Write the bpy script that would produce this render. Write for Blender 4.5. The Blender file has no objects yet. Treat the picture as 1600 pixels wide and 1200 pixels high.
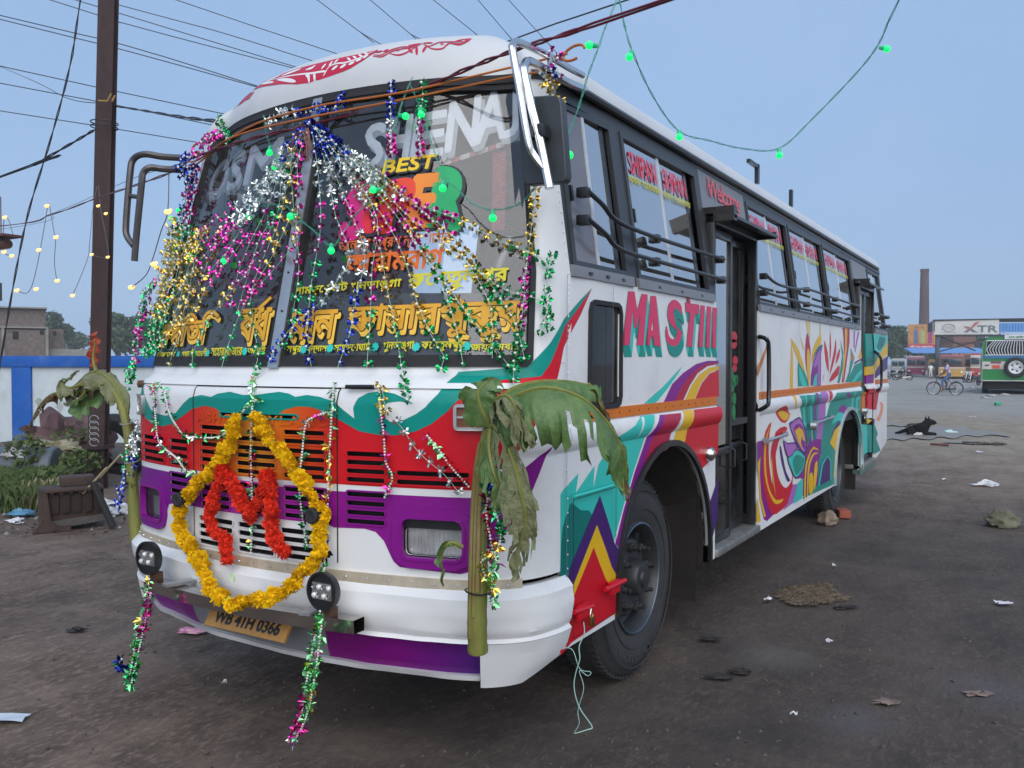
import bpy, bmesh, math, random
from mathutils import Vector, Matrix, noise
from mathutils.geometry import tessellate_polygon
# ---------------------------------------------------------------- view geometry (metres, bus axle = origin, ground z = 0)
CAM_F, CAM_YAW, CAM_PIT, CAM_POS = 1350.0, 0.5443, -0.0240, (2.956, -4.107, 1.680)
_cy, _sy, _cp, _sp = math.cos(CAM_YAW), math.sin(CAM_YAW), math.cos(CAM_PIT), math.sin(CAM_PIT)
CF = (-_sy*_cp, _cy*_cp, _sp); CR = (_cy, _sy, 0.0)
CU = (CR[1]*CF[2]-CR[2]*CF[1], CR[2]*CF[0]-CR[0]*CF[2], CR[0]*CF[1]-CR[1]*CF[0])
def project(p):
    d = [p[i]-CAM_POS[i] for i in range(3)]
    z = sum(d[i]*CF[i] for i in range(3))
    return 800+CAM_F*sum(d[i]*CR[i] for i in range(3))/z, 600-CAM_F*sum(d[i]*CU[i] for i in range(3))/z
def ray(x, y):
    a, b = (x-800)/CAM_F, (600-y)/CAM_F
    return [CF[i]+CR[i]*a+CU[i]*b for i in range(3)]
def on(ax, val, x, y):
    d = ray(x, y); t = (val-CAM_POS[ax])/d[ax]
    return tuple(CAM_POS[i]+d[i]*t for i in range(3))
def deep(x, y, depth):
    d = ray(x, y); return tuple(CAM_POS[i]+d[i]*depth for i in range(3))
def gnd(x, y, z=0.0): return on(2, z, x, y)
# ---------------------------------------------------------------- wrapped body skin: u = arc length from the nose centre, z = height
HALF, REAR = 1.25, 8.62
def lerp_tab(tab, z):
    if z <= tab[0][0]: return tab[0][1]
    for (a, va), (b, vb) in zip(tab, tab[1:]):
        if z <= b: return va+(vb-va)*(z-a)/(b-a)
    return tab[-1][1]
SI = [(.40,.0),(1.30,.0),(1.318,-.014),(1.345,-.024),(1.375,-.024),(1.402,-.014),(1.418,.0),(2.06,.0),(2.92,.125)]
SI_PLAIN = [(.40,.0),(2.06,.0),(2.92,.125)]
FI = [(.40,.0),(1.52,.0),(1.56,.012),(1.60,.05),(1.63,.10),(1.68,.125),(2.95,.42)]
_pl = []
def _mk_plan():
    pts = []
    n = 38
    for i in range(n+1):
        x = .95*i/n; pts.append((x, -1.42+.155*x*x))
    p0, p1, p2 = (.95, -1.42+.155*.9025), (1.25, -1.192), (1.25, -.86)
    for i in range(1, 31):
        t = i/30; pts.append(tuple((1-t)**2*p0[k]+2*t*(1-t)*p1[k]+t*t*p2[k] for k in (0,1)))
    pts.append((1.25, REAR-.12))
    for i in range(1, 9):
        a = math.pi/2*i/8; pts.append((1.25-.12+.12*math.cos(a), REAR-.12+.12*math.sin(a)))
    pts.append((0, REAR))
    u = 0; out = []
    for i, p in enumerate(pts):
        if i: u += math.dist(p, pts[i-1])
        a = pts[max(0, i-1)]; b = pts[min(len(pts)-1, i+1)]
        tx, ty = b[0]-a[0], b[1]-a[1]; l = math.hypot(tx, ty)
        if i == 0: tx, ty, l = 1, 0, 1
        out.append((u, p[0], p[1], ty/l, -tx/l))
    return out
PLAN = _mk_plan()
U_CORNER0 = next(p[0] for p in PLAN if p[1] >= .949)
U_SIDE = next(p[0] for p in PLAN if p[1] >= 1.2499)        # where the flat side starts (y = -.86)
U_REAR = U_SIDE+(REAR-.12+.86)
def uy(y): return U_SIDE+y+.86                              # u of a point at y on the flat side
import bisect as _bs
_PU = [p[0] for p in PLAN]
def plan(u):
    s = 1 if u >= 0 else -1; a = abs(u)
    i = min(max(_bs.bisect_right(_PU, a)-1, 0), len(PLAN)-2)
    p, q = PLAN[i], PLAN[i+1]; t = (a-p[0])/(q[0]-p[0])
    if p[1] == 1.25 and q[1] == 1.25: nx, ny = 1.0, 0.0
    else: nx, ny = p[3]+(q[3]-p[3])*t, p[4]+(q[4]-p[4])*t
    l = math.hypot(nx, ny)
    return s*(p[1]+(q[1]-p[1])*t), p[2]+(q[2]-p[2])*t, s*nx/l, ny/l
def skin(u, z, off=0.0, si=SI, fi=FI):
    x, y, nx, ny = plan(u)
    s_, f_ = lerp_tab(si, z), lerp_tab(fi, z)
    if ny > 0: f_ = .06*max(0, z-2.0)
    k = max(0.0, min(1.0, (abs(u)-U_CORNER0)/(U_SIDE-U_CORNER0)))
    if s_ < 0: s_ *= k
    t = max(0.0, min(1.0, (z-1.68)/1.27)); a = abs(u); w = max(0.0, min(1.0, 1-(a-U_SIDE)/.7)) if ny <= 0 else 0.0
    sm = lambda p, q, v: (lambda e: e*e*(3-2*e))(max(0.0, min(1.0, (v-p)/(q-p))))
    back = .09*t*min(1.0, abs(x)/1.1)**2*w; inx = .075*t*sm(.55, 1.15, a)*(1-sm(1.34, 1.75, a)) if ny <= 0 else 0.0
    return (x+nx*(off-s_)-math.copysign(inx, x), y+ny*(off-f_)+back, z)
_grid = None
def pick(px, py, near_u=None):
    """point of the skin seen at a pixel of the photograph -> (u, z)"""
    global _grid
    if _grid is None:
        _grid = []
        for i in range(-15, 60):
            u = i*.1 if i < 26 else 2.6+(i-26)*.26
            for j in range(27):
                z = .42+j*.1
                q = skin(u, z); x_, y_, nx_, ny_ = plan(u)
                if nx_*(CAM_POS[0]-q[0])+ny_*(CAM_POS[1]-q[1]) > .12: _grid.append((u, z)+project(q))
    u, z = min(_grid, key=lambda g: (g[2]-px)**2+(g[3]-py)**2)[:2]
    for _ in range(20):
        a = project(skin(u, z, si=SI_PLAIN)); b = project(skin(u+1e-4, z, si=SI_PLAIN)); c = project(skin(u, z+1e-4, si=SI_PLAIN))
        j11, j21, j12, j22 = (b[0]-a[0])/1e-4, (b[1]-a[1])/1e-4, (c[0]-a[0])/1e-4, (c[1]-a[1])/1e-4
        d = j11*j22-j12*j21; ex, ey = px-a[0], py-a[1]
        du, dz = (ex*j22-ey*j12)/d, (ey*j11-ex*j21)/d
        m = max(abs(du), abs(dz)); k = 1 if m < .08 else .08/m
        u += du*k; z += dz*k
        if m < 1e-5: break
    return round(u, 4), round(z, 4)
# ---------------------------------------------------------------- camera, sky, sun, exposure
R_ = random.Random(7)
scene = bpy.context.scene
COL = scene.collection
cam_d = bpy.data.cameras.new('camera'); cam = bpy.data.objects.new('camera', cam_d); COL.objects.link(cam)
cam_d.sensor_width = 36.0; cam_d.lens = CAM_F/1600*36.0; cam_d.clip_start = .05; cam_d.clip_end = 3000
_m = Matrix((( CR[0], CU[0], -CF[0]), (CR[1], CU[1], -CF[1]), (CR[2], CU[2], -CF[2])))
cam.matrix_world = Matrix.Translation(CAM_POS) @ _m.to_4x4()
scene.camera = cam
SUN_EL, SUN_AZ = math.radians(38), math.radians(-38)       # azimuth from -Y (in front of the bus) towards +X
sun_dir = Vector((math.sin(-SUN_AZ)*math.cos(SUN_EL), -math.cos(SUN_AZ)*math.cos(SUN_EL), math.sin(SUN_EL)))   # towards the sun
world = bpy.data.worlds.new('World'); scene.world = world; world.use_nodes = True
nt = world.node_tree; nt.nodes.clear()
w_out = nt.nodes.new('ShaderNodeOutputWorld'); w_bg = nt.nodes.new('ShaderNodeBackground')
w_sky = nt.nodes.new('ShaderNodeTexSky'); w_sky.sky_type = 'NISHITA'; w_sky.sun_disc = False
w_sky.sun_elevation = math.radians(9); w_sky.sun_rotation = math.atan2(sun_dir.x, sun_dir.y)
w_sky.air_density = 1.0; w_sky.dust_density = 2.0; w_sky.ozone_density = 3.0
w_mix = nt.nodes.new('ShaderNodeMix'); w_mix.data_type = 'RGBA'; w_mix.inputs[0].default_value = .88
w_tc = nt.nodes.new('ShaderNodeTexCoord'); w_nz = nt.nodes.new('ShaderNodeTexNoise'); w_nz.inputs['Scale'].default_value = 2.2; w_nz.inputs['Detail'].default_value = 5; w_nz.inputs['Roughness'].default_value = .5
w_rp = nt.nodes.new('ShaderNodeValToRGB'); w_rp.color_ramp.elements[0].position = .30; w_rp.color_ramp.elements[1].position = .72
w_rp.color_ramp.elements[0].color = (1.60, 2.42, 3.82, 1); w_rp.color_ramp.elements[1].color = (1.88, 2.70, 4.08, 1)   # thin uneven evening cloud
nt.links.new(w_tc.outputs['Generated'], w_nz.inputs['Vector']); nt.links.new(w_nz.outputs[0], w_rp.inputs[0]); nt.links.new(w_rp.outputs[0], w_mix.inputs[7])
nt.links.new(w_sky.outputs[0], w_mix.inputs[6]); nt.links.new(w_mix.outputs[2], w_bg.inputs[0])
w_bg.inputs[1].default_value = .10; nt.links.new(w_bg.outputs[0], w_out.inputs[0])
sun_d = bpy.data.lights.new('sun', 'SUN'); sun = bpy.data.objects.new('sun', sun_d); COL.objects.link(sun)
sun_d.energy = 1.45; sun_d.angle = math.radians(75); sun_d.color = (1.0, .95, .89)
sun.rotation_euler = (-sun_dir).to_track_quat('-Z', 'Y').to_euler(); sun.location = (0, -20, 30)
scene.view_settings.view_transform = 'Standard'; scene.view_settings.look = 'None'
scene.view_settings.gamma = 1.0; scene.view_settings.use_curve_mapping = False
scene.view_settings.exposure = 1.05
# ---------------------------------------------------------------- materials
MATS = {}
def srgb(r, g, b):
    f = lambda c: c/12.92 if c <= .04045 else ((c+.055)/1.055)**2.4
    return (f(r/255), f(g/255), f(b/255))
def mat(name, col, rough=.6, metal=0.0, var=.12, vscale=6.0, bump=0.0, bscale=30.0, coat=0.0, col2=None, spec=.5, emit=None, estr=1.0, dirt=0.0, dirtcol=(.09,.075,.06), stretch=None, wav=0.0):
    if name in MATS: return MATS[name]
    m = bpy.data.materials.new(name); m.use_nodes = True; MATS[name] = m
    n = m.node_tree.nodes; l = m.node_tree.links; b = n['Principled BSDF']
    b.inputs['Roughness'].default_value = rough; b.inputs['Metallic'].default_value = metal
    b.inputs['Coat Weight'].default_value = coat; b.inputs['Coat Roughness'].default_value = .08
    b.inputs['Specular IOR Level'].default_value = spec
    c = (*col, 1)
    b.inputs['Base Color'].default_value = c
    tc = n.new('ShaderNodeTexCoord'); src = tc.outputs['Object']
    if stretch:
        mp = n.new('ShaderNodeMapping'); mp.inputs['Scale'].default_value = stretch; l.new(src, mp.inputs[0]); src = mp.outputs[0]
    last = None
    if var or col2:
        nz = n.new('ShaderNodeTexNoise'); nz.inputs['Scale'].default_value = vscale; nz.inputs['Detail'].default_value = 6; nz.inputs['Roughness'].default_value = .65
        l.new(src, nz.inputs['Vector'])
        rp = n.new('ShaderNodeValToRGB'); l.new(nz.outputs[0], rp.inputs[0])
        rp.color_ramp.elements[0].position = .3; rp.color_ramp.elements[1].position = .7
        if col2: rp.color_ramp.elements[0].color = c; rp.color_ramp.elements[1].color = (*col2, 1)
        else:
            rp.color_ramp.elements[0].color = (*[x*(1-var) for x in col], 1); rp.color_ramp.elements[1].color = (*[min(1, x*(1+var*.6)) for x in col], 1)
        last = rp.outputs[0]
        mr = n.new('ShaderNodeMapRange'); mr.inputs[3].default_value = max(.02, rough-.08); mr.inputs[4].default_value = min(1, rough+.1)
        l.new(nz.outputs[0], mr.inputs[0]); l.new(mr.outputs[0], b.inputs['Roughness'])
    if dirt:
        d = n.new('ShaderNodeTexNoise'); d.inputs['Scale'].default_value = 2.3; d.inputs['Detail'].default_value = 9; d.inputs['Roughness'].default_value = .72; l.new(src, d.inputs['Vector'])
        r2 = n.new('ShaderNodeMapRange'); r2.inputs[1].default_value = .52; r2.inputs[2].default_value = .78; r2.inputs[4].default_value = dirt; l.new(d.outputs[0], r2.inputs[0])
        mx = n.new('ShaderNodeMix'); mx.data_type = 'RGBA'; l.new(r2.outputs[0], mx.inputs[0]); mx.inputs[7].default_value = (*dirtcol, 1)
        if last: l.new(last, mx.inputs[6])
        else: mx.inputs[6].default_value = c
        last = mx.outputs[2]
    if last: l.new(last, b.inputs['Base Color'])
    if bump or wav:
        bn = n.new('ShaderNodeTexNoise'); bn.inputs['Scale'].default_value = bscale if bump else 3.0; bn.inputs['Detail'].default_value = 5 if bump else 1.5
        l.new(src, bn.inputs['Vector'])
        bp = n.new('ShaderNodeBump'); bp.inputs['Strength'].default_value = bump or wav; bp.inputs['Distance'].default_value = .02 if bump else .03
        l.new(bn.outputs[0], bp.inputs['Height']); l.new(bp.outputs[0], b.inputs['Normal'])
    if emit:
        b.inputs['Emission Color'].default_value = (*emit, 1); b.inputs['Emission Strength'].default_value = estr
    return m
def paint(name, col, dirt=.10, **k): return mat('paint_'+name, col, rough=.38, var=.06, vscale=2.0, coat=.04, spec=.25, dirt=dirt, wav=.16, **k)
def ramp_paint(name, axis, stops, dirt=.1):
    """paint sprayed as a blend of colours along one axis of the bus"""
    m = paint(name, stops[0][1], dirt); n = m.node_tree.nodes; l = m.node_tree.links; b = n['Principled BSDF']
    tc = n.new('ShaderNodeTexCoord'); sx = n.new('ShaderNodeSeparateXYZ'); l.new(tc.outputs['Object'], sx.inputs[0])
    mr = n.new('ShaderNodeMapRange'); mr.inputs[1].default_value = stops[0][0]; mr.inputs[2].default_value = stops[-1][0]
    l.new(sx.outputs[axis], mr.inputs[0]); rp = n.new('ShaderNodeValToRGB'); l.new(mr.outputs[0], rp.inputs[0])
    a, z = stops[0][0], stops[-1][0]; e = rp.color_ramp.elements
    e[0].color = (*stops[0][1], 1); e[1].color = (*stops[-1][1], 1)
    for p, c in stops[1:-1]: k = e.new((p-a)/(z-a)); k.color = (*c, 1)
    l.new(rp.outputs[0], b.inputs['Base Color']); return m
def glass(name, tint, ior=1.5, rough=.02, extra=0.0, dust=(.01,.12)):
    if name in MATS: return MATS[name]
    m = bpy.data.materials.new(name); m.use_nodes = True; MATS[name] = m
    n = m.node_tree.nodes; l = m.node_tree.links; n.remove(n['Principled BSDF']); out = n['Material Output']
    t = n.new('ShaderNodeBsdfTransparent'); t.inputs[0].default_value = (*tint, 1)
    g = n.new('ShaderNodeBsdfGlossy'); g.inputs['Roughness'].default_value = rough
    fr = n.new('ShaderNodeFresnel'); fr.inputs[0].default_value = ior
    ad = n.new('ShaderNodeMath'); ad.operation = 'ADD'; ad.inputs[1].default_value = extra; ad.use_clamp = True; l.new(fr.outputs[0], ad.inputs[0])
    mx = n.new('ShaderNodeMixShader'); l.new(ad.outputs[0], mx.inputs[0]); l.new(t.outputs[0], mx.inputs[1]); l.new(g.outputs[0], mx.inputs[2])
    d = n.new('ShaderNodeBsdfDiffuse'); d.inputs[0].default_value = (.35, .34, .32, 1)
    nz = n.new('ShaderNodeTexNoise'); nz.inputs['Scale'].default_value = 4; nz.inputs['Detail'].default_value = 8
    tc = n.new('ShaderNodeTexCoord'); l.new(tc.outputs['Object'], nz.inputs['Vector'])
    mr = n.new('ShaderNodeMapRange'); mr.inputs[1].default_value = .35; mr.inputs[2].default_value = .8; mr.inputs[3].default_value = dust[0]; mr.inputs[4].default_value = dust[1]; l.new(nz.outputs[0], mr.inputs[0])
    m2 = n.new('ShaderNodeMixShader'); l.new(mr.outputs[0], m2.inputs[0]); l.new(mx.outputs[0], m2.inputs[1]); l.new(d.outputs[0], m2.inputs[2])
    l.new(m2.outputs[0], out.inputs[0]); return m
# ---------------------------------------------------------------- mesh helpers
def link(name, me, parent=None, loc=None):
    o = bpy.data.objects.new(name, me); COL.objects.link(o)
    if parent: o.parent = parent
    if loc: o.location = loc
    return o
def empty(name, loc=(0,0,0), rz=0.0):
    o = bpy.data.objects.new(name, None); COL.objects.link(o); o.location = loc; o.rotation_euler[2] = rz; o.empty_display_size = .1
    return o
def tag(o, label, cat, group=None, kind=None):
    if label: o['label'] = label
    if cat: o['category'] = cat
    if group: o['group'] = group
    if kind: o['kind'] = kind
    return o
def structure(o): o['kind'] = 'structure'; return o
def frame(t):
    t = Vector(t).normalized(); a = Vector((0,0,1)) if abs(t.z) < .9 else Vector((1,0,0))
    x = a.cross(t).normalized(); return x, t.cross(x)
class MB:
    def __init__(s, origin=(0,0,0)): s.v = []; s.f = []; s.mi = []; s.cur = 0; s.o = Vector(origin)
    def add(s, vs, fs):
        b = len(s.v); s.v += [Vector(v)-s.o for v in vs]; s.f += [[b+i for i in f] for f in fs]; s.mi += [s.cur]*len(fs); return s
    def box(s, c, size, rot=None, ch=0.0):
        hx, hy, hz = [q/2 for q in size]; M = rot.to_3x3() if rot is not None else Matrix.Identity(3); c = Vector(c)
        if ch <= 0:
            vs = [c+M@Vector((x*hx, y*hy, z*hz)) for x in (-1,1) for y in (-1,1) for z in (-1,1)]
            return s.add(vs, [(0,1,3,2),(4,6,7,5),(0,4,5,1),(2,3,7,6),(0,2,6,4),(1,5,7,3)])
        bm = bmesh.new(); bmesh.ops.create_cube(bm, size=1.0)
        for v in bm.verts: v.co = Vector((v.co.x*2*hx, v.co.y*2*hy, v.co.z*2*hz))
        bmesh.ops.bevel(bm, geom=bm.edges[:], offset=ch, segments=2, profile=.6, affect='EDGES')
        bm.verts.index_update(); vs = [c+M@v.co for v in bm.verts]; fs = [[v.index for v in f.verts] for f in bm.faces]; bm.free()
        return s.add(vs, fs)
    def tube(s, pts, r, n=8, closed=False, caps=True):
        pts = [Vector(p) for p in pts]; N = len(pts); rs = r if isinstance(r, (list, tuple)) else [r]*N
        vs = []; fs = []; X = None
        for i, p in enumerate(pts):
            if closed: t = pts[(i+1) % N]-pts[i-1]
            else: t = pts[min(i+1, N-1)]-pts[max(i-1, 0)]
            if t.length < 1e-9: t = Vector((0,0,1))
            t.normalize()
            if X is None: X, Y = frame(t)
            else:
                X = X-t*X.dot(t)
                if X.length < 1e-6: X, Y = frame(t)
                X.normalize(); Y = t.cross(X)
            for k in range(n):
                a = 2*math.pi*k/n; vs.append(p+(X*math.cos(a)+Y*math.sin(a))*rs[i])
        for i in range(N-1+(1 if closed else 0)):
            j = (i+1) % N
            for k in range(n): fs.append((i*n+k, i*n+(k+1) % n, j*n+(k+1) % n, j*n+k))
        if caps and not closed: fs.append(tuple(range(n-1, -1, -1))); fs.append(tuple((N-1)*n+k for k in range(n)))
        return s.add(vs, fs)
    def lathe(s, c, axis, prof, n=24, start=None):
        """prof: (distance along axis, radius)"""
        c = Vector(c); ax = Vector(axis).normalized(); X, Y = frame(ax); vs = []; fs = []
        for d, r in prof:
            for k in range(n):
                a = 2*math.pi*k/n; vs.append(c+ax*d+(X*math.cos(a)+Y*math.sin(a))*max(r, 1e-5))
        for i in range(len(prof)-1):
            for k in range(n): fs.append((i*n+k, i*n+(k+1) % n, (i+1)*n+(k+1) % n, (i+1)*n+k))
        return s.add(vs, fs)
    def ball(s, c, r, n=10, m=7, sc=(1,1,1)):
        c = Vector(c)
        vs = [c+Vector((0,0,r*sc[2]))]; fs = []
        for i in range(1, m):
            t = math.pi*i/m
            for k in range(n):
                a = 2*math.pi*k/n; vs.append(c+Vector((math.sin(t)*math.cos(a)*sc[0], math.sin(t)*math.sin(a)*sc[1], math.cos(t)*sc[2]))*r)
        vs.append(c-Vector((0,0,r*sc[2]))); e = len(vs)-1
        for k in range(n): fs.append((0, 1+k, 1+(k+1) % n)); fs.append((e, 1+(m-2)*n+(k+1) % n, 1+(m-2)*n+k))
        for i in range(m-2):
            for k in range(n): fs.append((1+i*n+k, 1+(i+1)*n+k, 1+(i+1)*n+(k+1) % n, 1+i*n+(k+1) % n))
        return s.add(vs, fs)
    def grid(s, rows, closed=False):
        n = len(rows[0]); vs = [p for r in rows for p in r]; fs = []
        for i in range(len(rows)-1):
            for k in range(n-(0 if closed else 1)): fs.append((i*n+k, i*n+(k+1) % n, (i+1)*n+(k+1) % n, (i+1)*n+k))
        return s.add(vs, fs)
    def prism(s, pts, d):
        """flat polygon of 3D points pushed along vector d"""
        d = Vector(d); a = [Vector(p) for p in pts]; n = len(a); tri = tessellate_polygon([a]); fs = [tuple(t) for t in tri]
        fs += [tuple(i+n for i in reversed(t)) for t in tri]; fs += [(i, (i+1) % n, n+(i+1) % n, n+i) for i in range(n)]
        return s.add(a+[p+d for p in a], fs)
    def build(s, name, mats, parent=None, smooth=True, angle=35, loc=None):
        me = bpy.data.meshes.new(name); me.from_pydata([tuple(v) for v in s.v], [], s.f)
        mats = mats if isinstance(mats, (list, tuple)) else [mats]
        for m in mats: me.materials.append(m)
        if len(mats) > 1: me.polygons.foreach_set('material_index', s.mi)
        fix(me, smooth, angle)
        o = link(name, me, parent)
        if loc is not None: o.location = loc
        elif s.o.length > 0: o.location = s.o
        return o
def fix(me, smooth=True, angle=35):
    bm = bmesh.new(); bm.from_mesh(me); bmesh.ops.recalc_face_normals(bm, faces=bm.faces[:]); bm.to_mesh(me); bm.free()
    if smooth:
        me.polygons.foreach_set('use_smooth', [True]*len(me.polygons)); me.set_sharp_from_angle(angle=math.radians(angle))
    me.update()
def catmull(pts, k=6, closed=False):
    pts = [Vector(p) for p in pts]; n = len(pts); out = []
    for i in range(n if closed else n-1):
        p0 = pts[(i-1) % n] if closed or i > 0 else pts[0]; p1 = pts[i]; p2 = pts[(i+1) % n]
        p3 = pts[(i+2) % n] if closed or i+2 < n else pts[-1]
        for j in range(k):
            t = j/k; out.append(.5*((2*p1)+(p2-p0)*t+(2*p0-5*p1+4*p2-p3)*t*t+(3*p1-p0-3*p2+p3)*t**3))
    if not closed: out.append(pts[-1])
    return out
def catmull2(pts, k=5, closed=True): return [(p.x, p.y) for p in catmull([(a, b, 0) for a, b in pts], k, closed)]
# ---- pieces laid on the wrapped skin
def skin_mesh(bm, off, cuts=(), thick=0.0, surf=None, ulines=None, zlines=None, si=SI, fi=FI, orient=None):
    """bm holds flat faces in (u, z): cut it along the bends, take away the openings and wrap it"""
    def cut(co, no):
        bmesh.ops.bisect_plane(bm, geom=bm.verts[:]+bm.edges[:]+bm.faces[:], plane_co=co, plane_no=no, dist=1e-6)
    us = [v.co.x for v in bm.verts]; zs = [v.co.y for v in bm.verts]
    if not us: return
    u0, u1, z0, z1 = min(us), max(us), min(zs), max(zs)
    if ulines is None:
        ulines = [p[0]*s for p in PLAN[::3] for s in (-1, 1) if p[0] <= U_SIDE+.01]+[U_SIDE, -U_SIDE]+[s*(U_REAR+i*.047) for i in range(5) for s in (-1, 1)]
    if zlines is None: zlines = [k[0] for k in si]+[k[0] for k in (fi if u0 < U_SIDE and u1 > -U_SIDE else [])]
    ul = [u for u in ulines if u0+1e-4 < u < u1-1e-4]; zl = [z for z in zlines if z0+1e-4 < z < z1-1e-4]
    rects = []
    for c in cuts:
        if c[0] == 'circ':
            _, yc, zc, r = c
            if u1 < yc-r or u0 > yc+r or z1 < zc-r or z0 > zc+r: continue
            k = -r
            while k <= r: ul.append(yc+k); zl.append(zc+k); k += .05
        else:
            if u1 < c[0] or u0 > c[1] or z1 < c[2] or z0 > c[3]: continue
            ul += [c[0], c[1]]; zl += [c[2], c[3]]; rects.append(c)
    for u in sorted(set(ul)):
        if u0 < u < u1: cut((u, 0, 0), (1, 0, 0))
    for z in sorted(set(zl)):
        if z0 < z < z1: cut((0, z, 0), (0, 1, 0))
    kill = []
    for f in bm.faces:
        c = f.calc_center_median()
        if any(a < c.x < b and d < c.y < e for a, b, d, e in rects): kill.append(f); continue
        for q in cuts:
            if q[0] == 'circ' and math.hypot(c.x-q[1], c.y-q[2]) < q[3]: kill.append(f); break
    if kill: bmesh.ops.delete(bm, geom=kill, context='FACES')
    S = surf or (lambda u, z, o: skin(u, z, o, si, fi))
    uz = {v: (v.co.x, v.co.y) for v in bm.verts}; ex = {v: v.co.z for v in bm.verts}
    if thick:
        be = [e for e in bm.edges if e.is_boundary]
        r = bmesh.ops.extrude_edge_only(bm, edges=be)
        nv = [g for g in r['geom'] if isinstance(g, bmesh.types.BMVert)]
        for v in nv: uz[v] = (v.co.x, v.co.y)
        nvs = set(nv)
    else: nvs = ()
    for v in bm.verts:
        u, z = uz.get(v, (v.co.x, v.co.y)); v.co = S(u, z, (off-thick if v in nvs else off)+ex.get(v, 0.0))
def loops_bm(polys, holes=()):
    bm = bmesh.new()
    for i, poly in enumerate(polys):
        loops = [[Vector((u, z, 0)) for u, z in poly]]+[[Vector((u, z, 0)) for u, z in h] for h in (holes if i == 0 else ())]
        flat = [bm.verts.new(p) for lp in loops for p in lp]
        for t in tessellate_polygon(loops):
            try: bm.faces.new([flat[k] for k in t])
            except ValueError: pass
    return bm
def panel(name, polys, m, parent, off=0.0, cuts=(), thick=0.0, holes=(), smooth=True, **k):
    bm = loops_bm(polys, holes)
    skin_mesh(bm, off, cuts, thick, **k)
    bmesh.ops.remove_doubles(bm, verts=bm.verts[:], dist=1e-5)
    me = bpy.data.meshes.new(name); bm.to_mesh(me); bm.free(); me.materials.append(m)
    # paint faces outwards: away from the bus's middle
    fix(me, smooth, 30)
    bm = bmesh.new(); bm.from_mesh(me); s = 0
    for f in bm.faces:
        c = f.calc_center_median(); d = Vector((c.x if abs(c.x) > 1.05 else c.x*.3, (c.y+.2) if c.y < -.7 else 0, .15 if c.z > 2.9 else 0)); s += f.normal.dot(d)*f.calc_area()
    if s < 0: bmesh.ops.reverse_faces(bm, faces=bm.faces[:])
    bm.to_mesh(me); bm.free()
    if smooth: me.polygons.foreach_set('use_smooth', [True]*len(me.polygons)); me.set_sharp_from_angle(angle=math.radians(30))
    return link(name, me, parent)
def T(pts, smooth=0):
    """outline traced on the photograph -> outline on the skin"""
    q = [pick(*p) for p in pts]
    return catmull2(q, smooth) if smooth else q
def zo(x0, y0, s): return lambda *pts: [(x0+a/s, y0+b/s) for a, b in pts]
_fontcache = {}
def text_bm(body, bold=0.0, shear=0.0, space=1.0):
    cu = bpy.data.curves.new('lettering', 'FONT'); cu.body = body; cu.offset = bold; cu.shear = shear; cu.space_character = space; cu.resolution_u = 3; cu.fill_mode = 'FRONT'
    o = bpy.data.objects.new('lettering', cu); COL.objects.link(o)
    dg = bpy.context.evaluated_depsgraph_get(); me = bpy.data.meshes.new_from_object(o.evaluated_get(dg))
    bpy.data.objects.remove(o); bpy.data.curves.remove(cu)
    bm = bmesh.new(); bm.from_mesh(me); bpy.data.meshes.remove(me); return bm
def fit_bm(bm, p0, p1, h, base=True):
    """scale flat lettering so that it runs from p0 to p1 (u, z) with height h"""
    xs = [v.co.x for v in bm.verts]; ys = [v.co.y for v in bm.verts]
    x0, x1 = min(xs), max(xs); y0, y1 = min(ys), max(ys)
    du, dz = p1[0]-p0[0], p1[1]-p0[1]
    for v in bm.verts:
        a = (v.co.x-x0)/(x1-x0); b = (v.co.y-y0)/(y1-y0)
        v.co = Vector((p0[0]+du*a, p0[1]+dz*a+h*b, 0))
def lettering(name, body, p0, p1, h, m, parent, off, bold=0.0, shear=0.0, space=1.0, du=0.0, dz=0.0, **k):
    bm = text_bm(body, 0.0, shear, space)
    fit_bm(bm, (p0[0]+du, p0[1]+dz), (p1[0]+du, p1[1]+dz), h)
    if bold > 0:                                            # heavier strokes: the same letters shifted round a small circle
        g0 = bm.verts[:]+bm.edges[:]+bm.faces[:]; nk = 6 if bold < .05 else 10
        for k_ in range(nk):
            a_ = 2*math.pi*k_/nk; r_ = bmesh.ops.duplicate(bm, geom=g0)
            for v_ in r_['geom']:
                if isinstance(v_, bmesh.types.BMVert): v_.co += Vector((math.cos(a_)*bold*h, math.sin(a_)*bold*h, -.00006*(k_+1)))
    skin_mesh(bm, off, **k)
    me = bpy.data.meshes.new(name); bm.to_mesh(me); bm.free(); me.materials.append(m)
    return link(name, me, parent)
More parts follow.
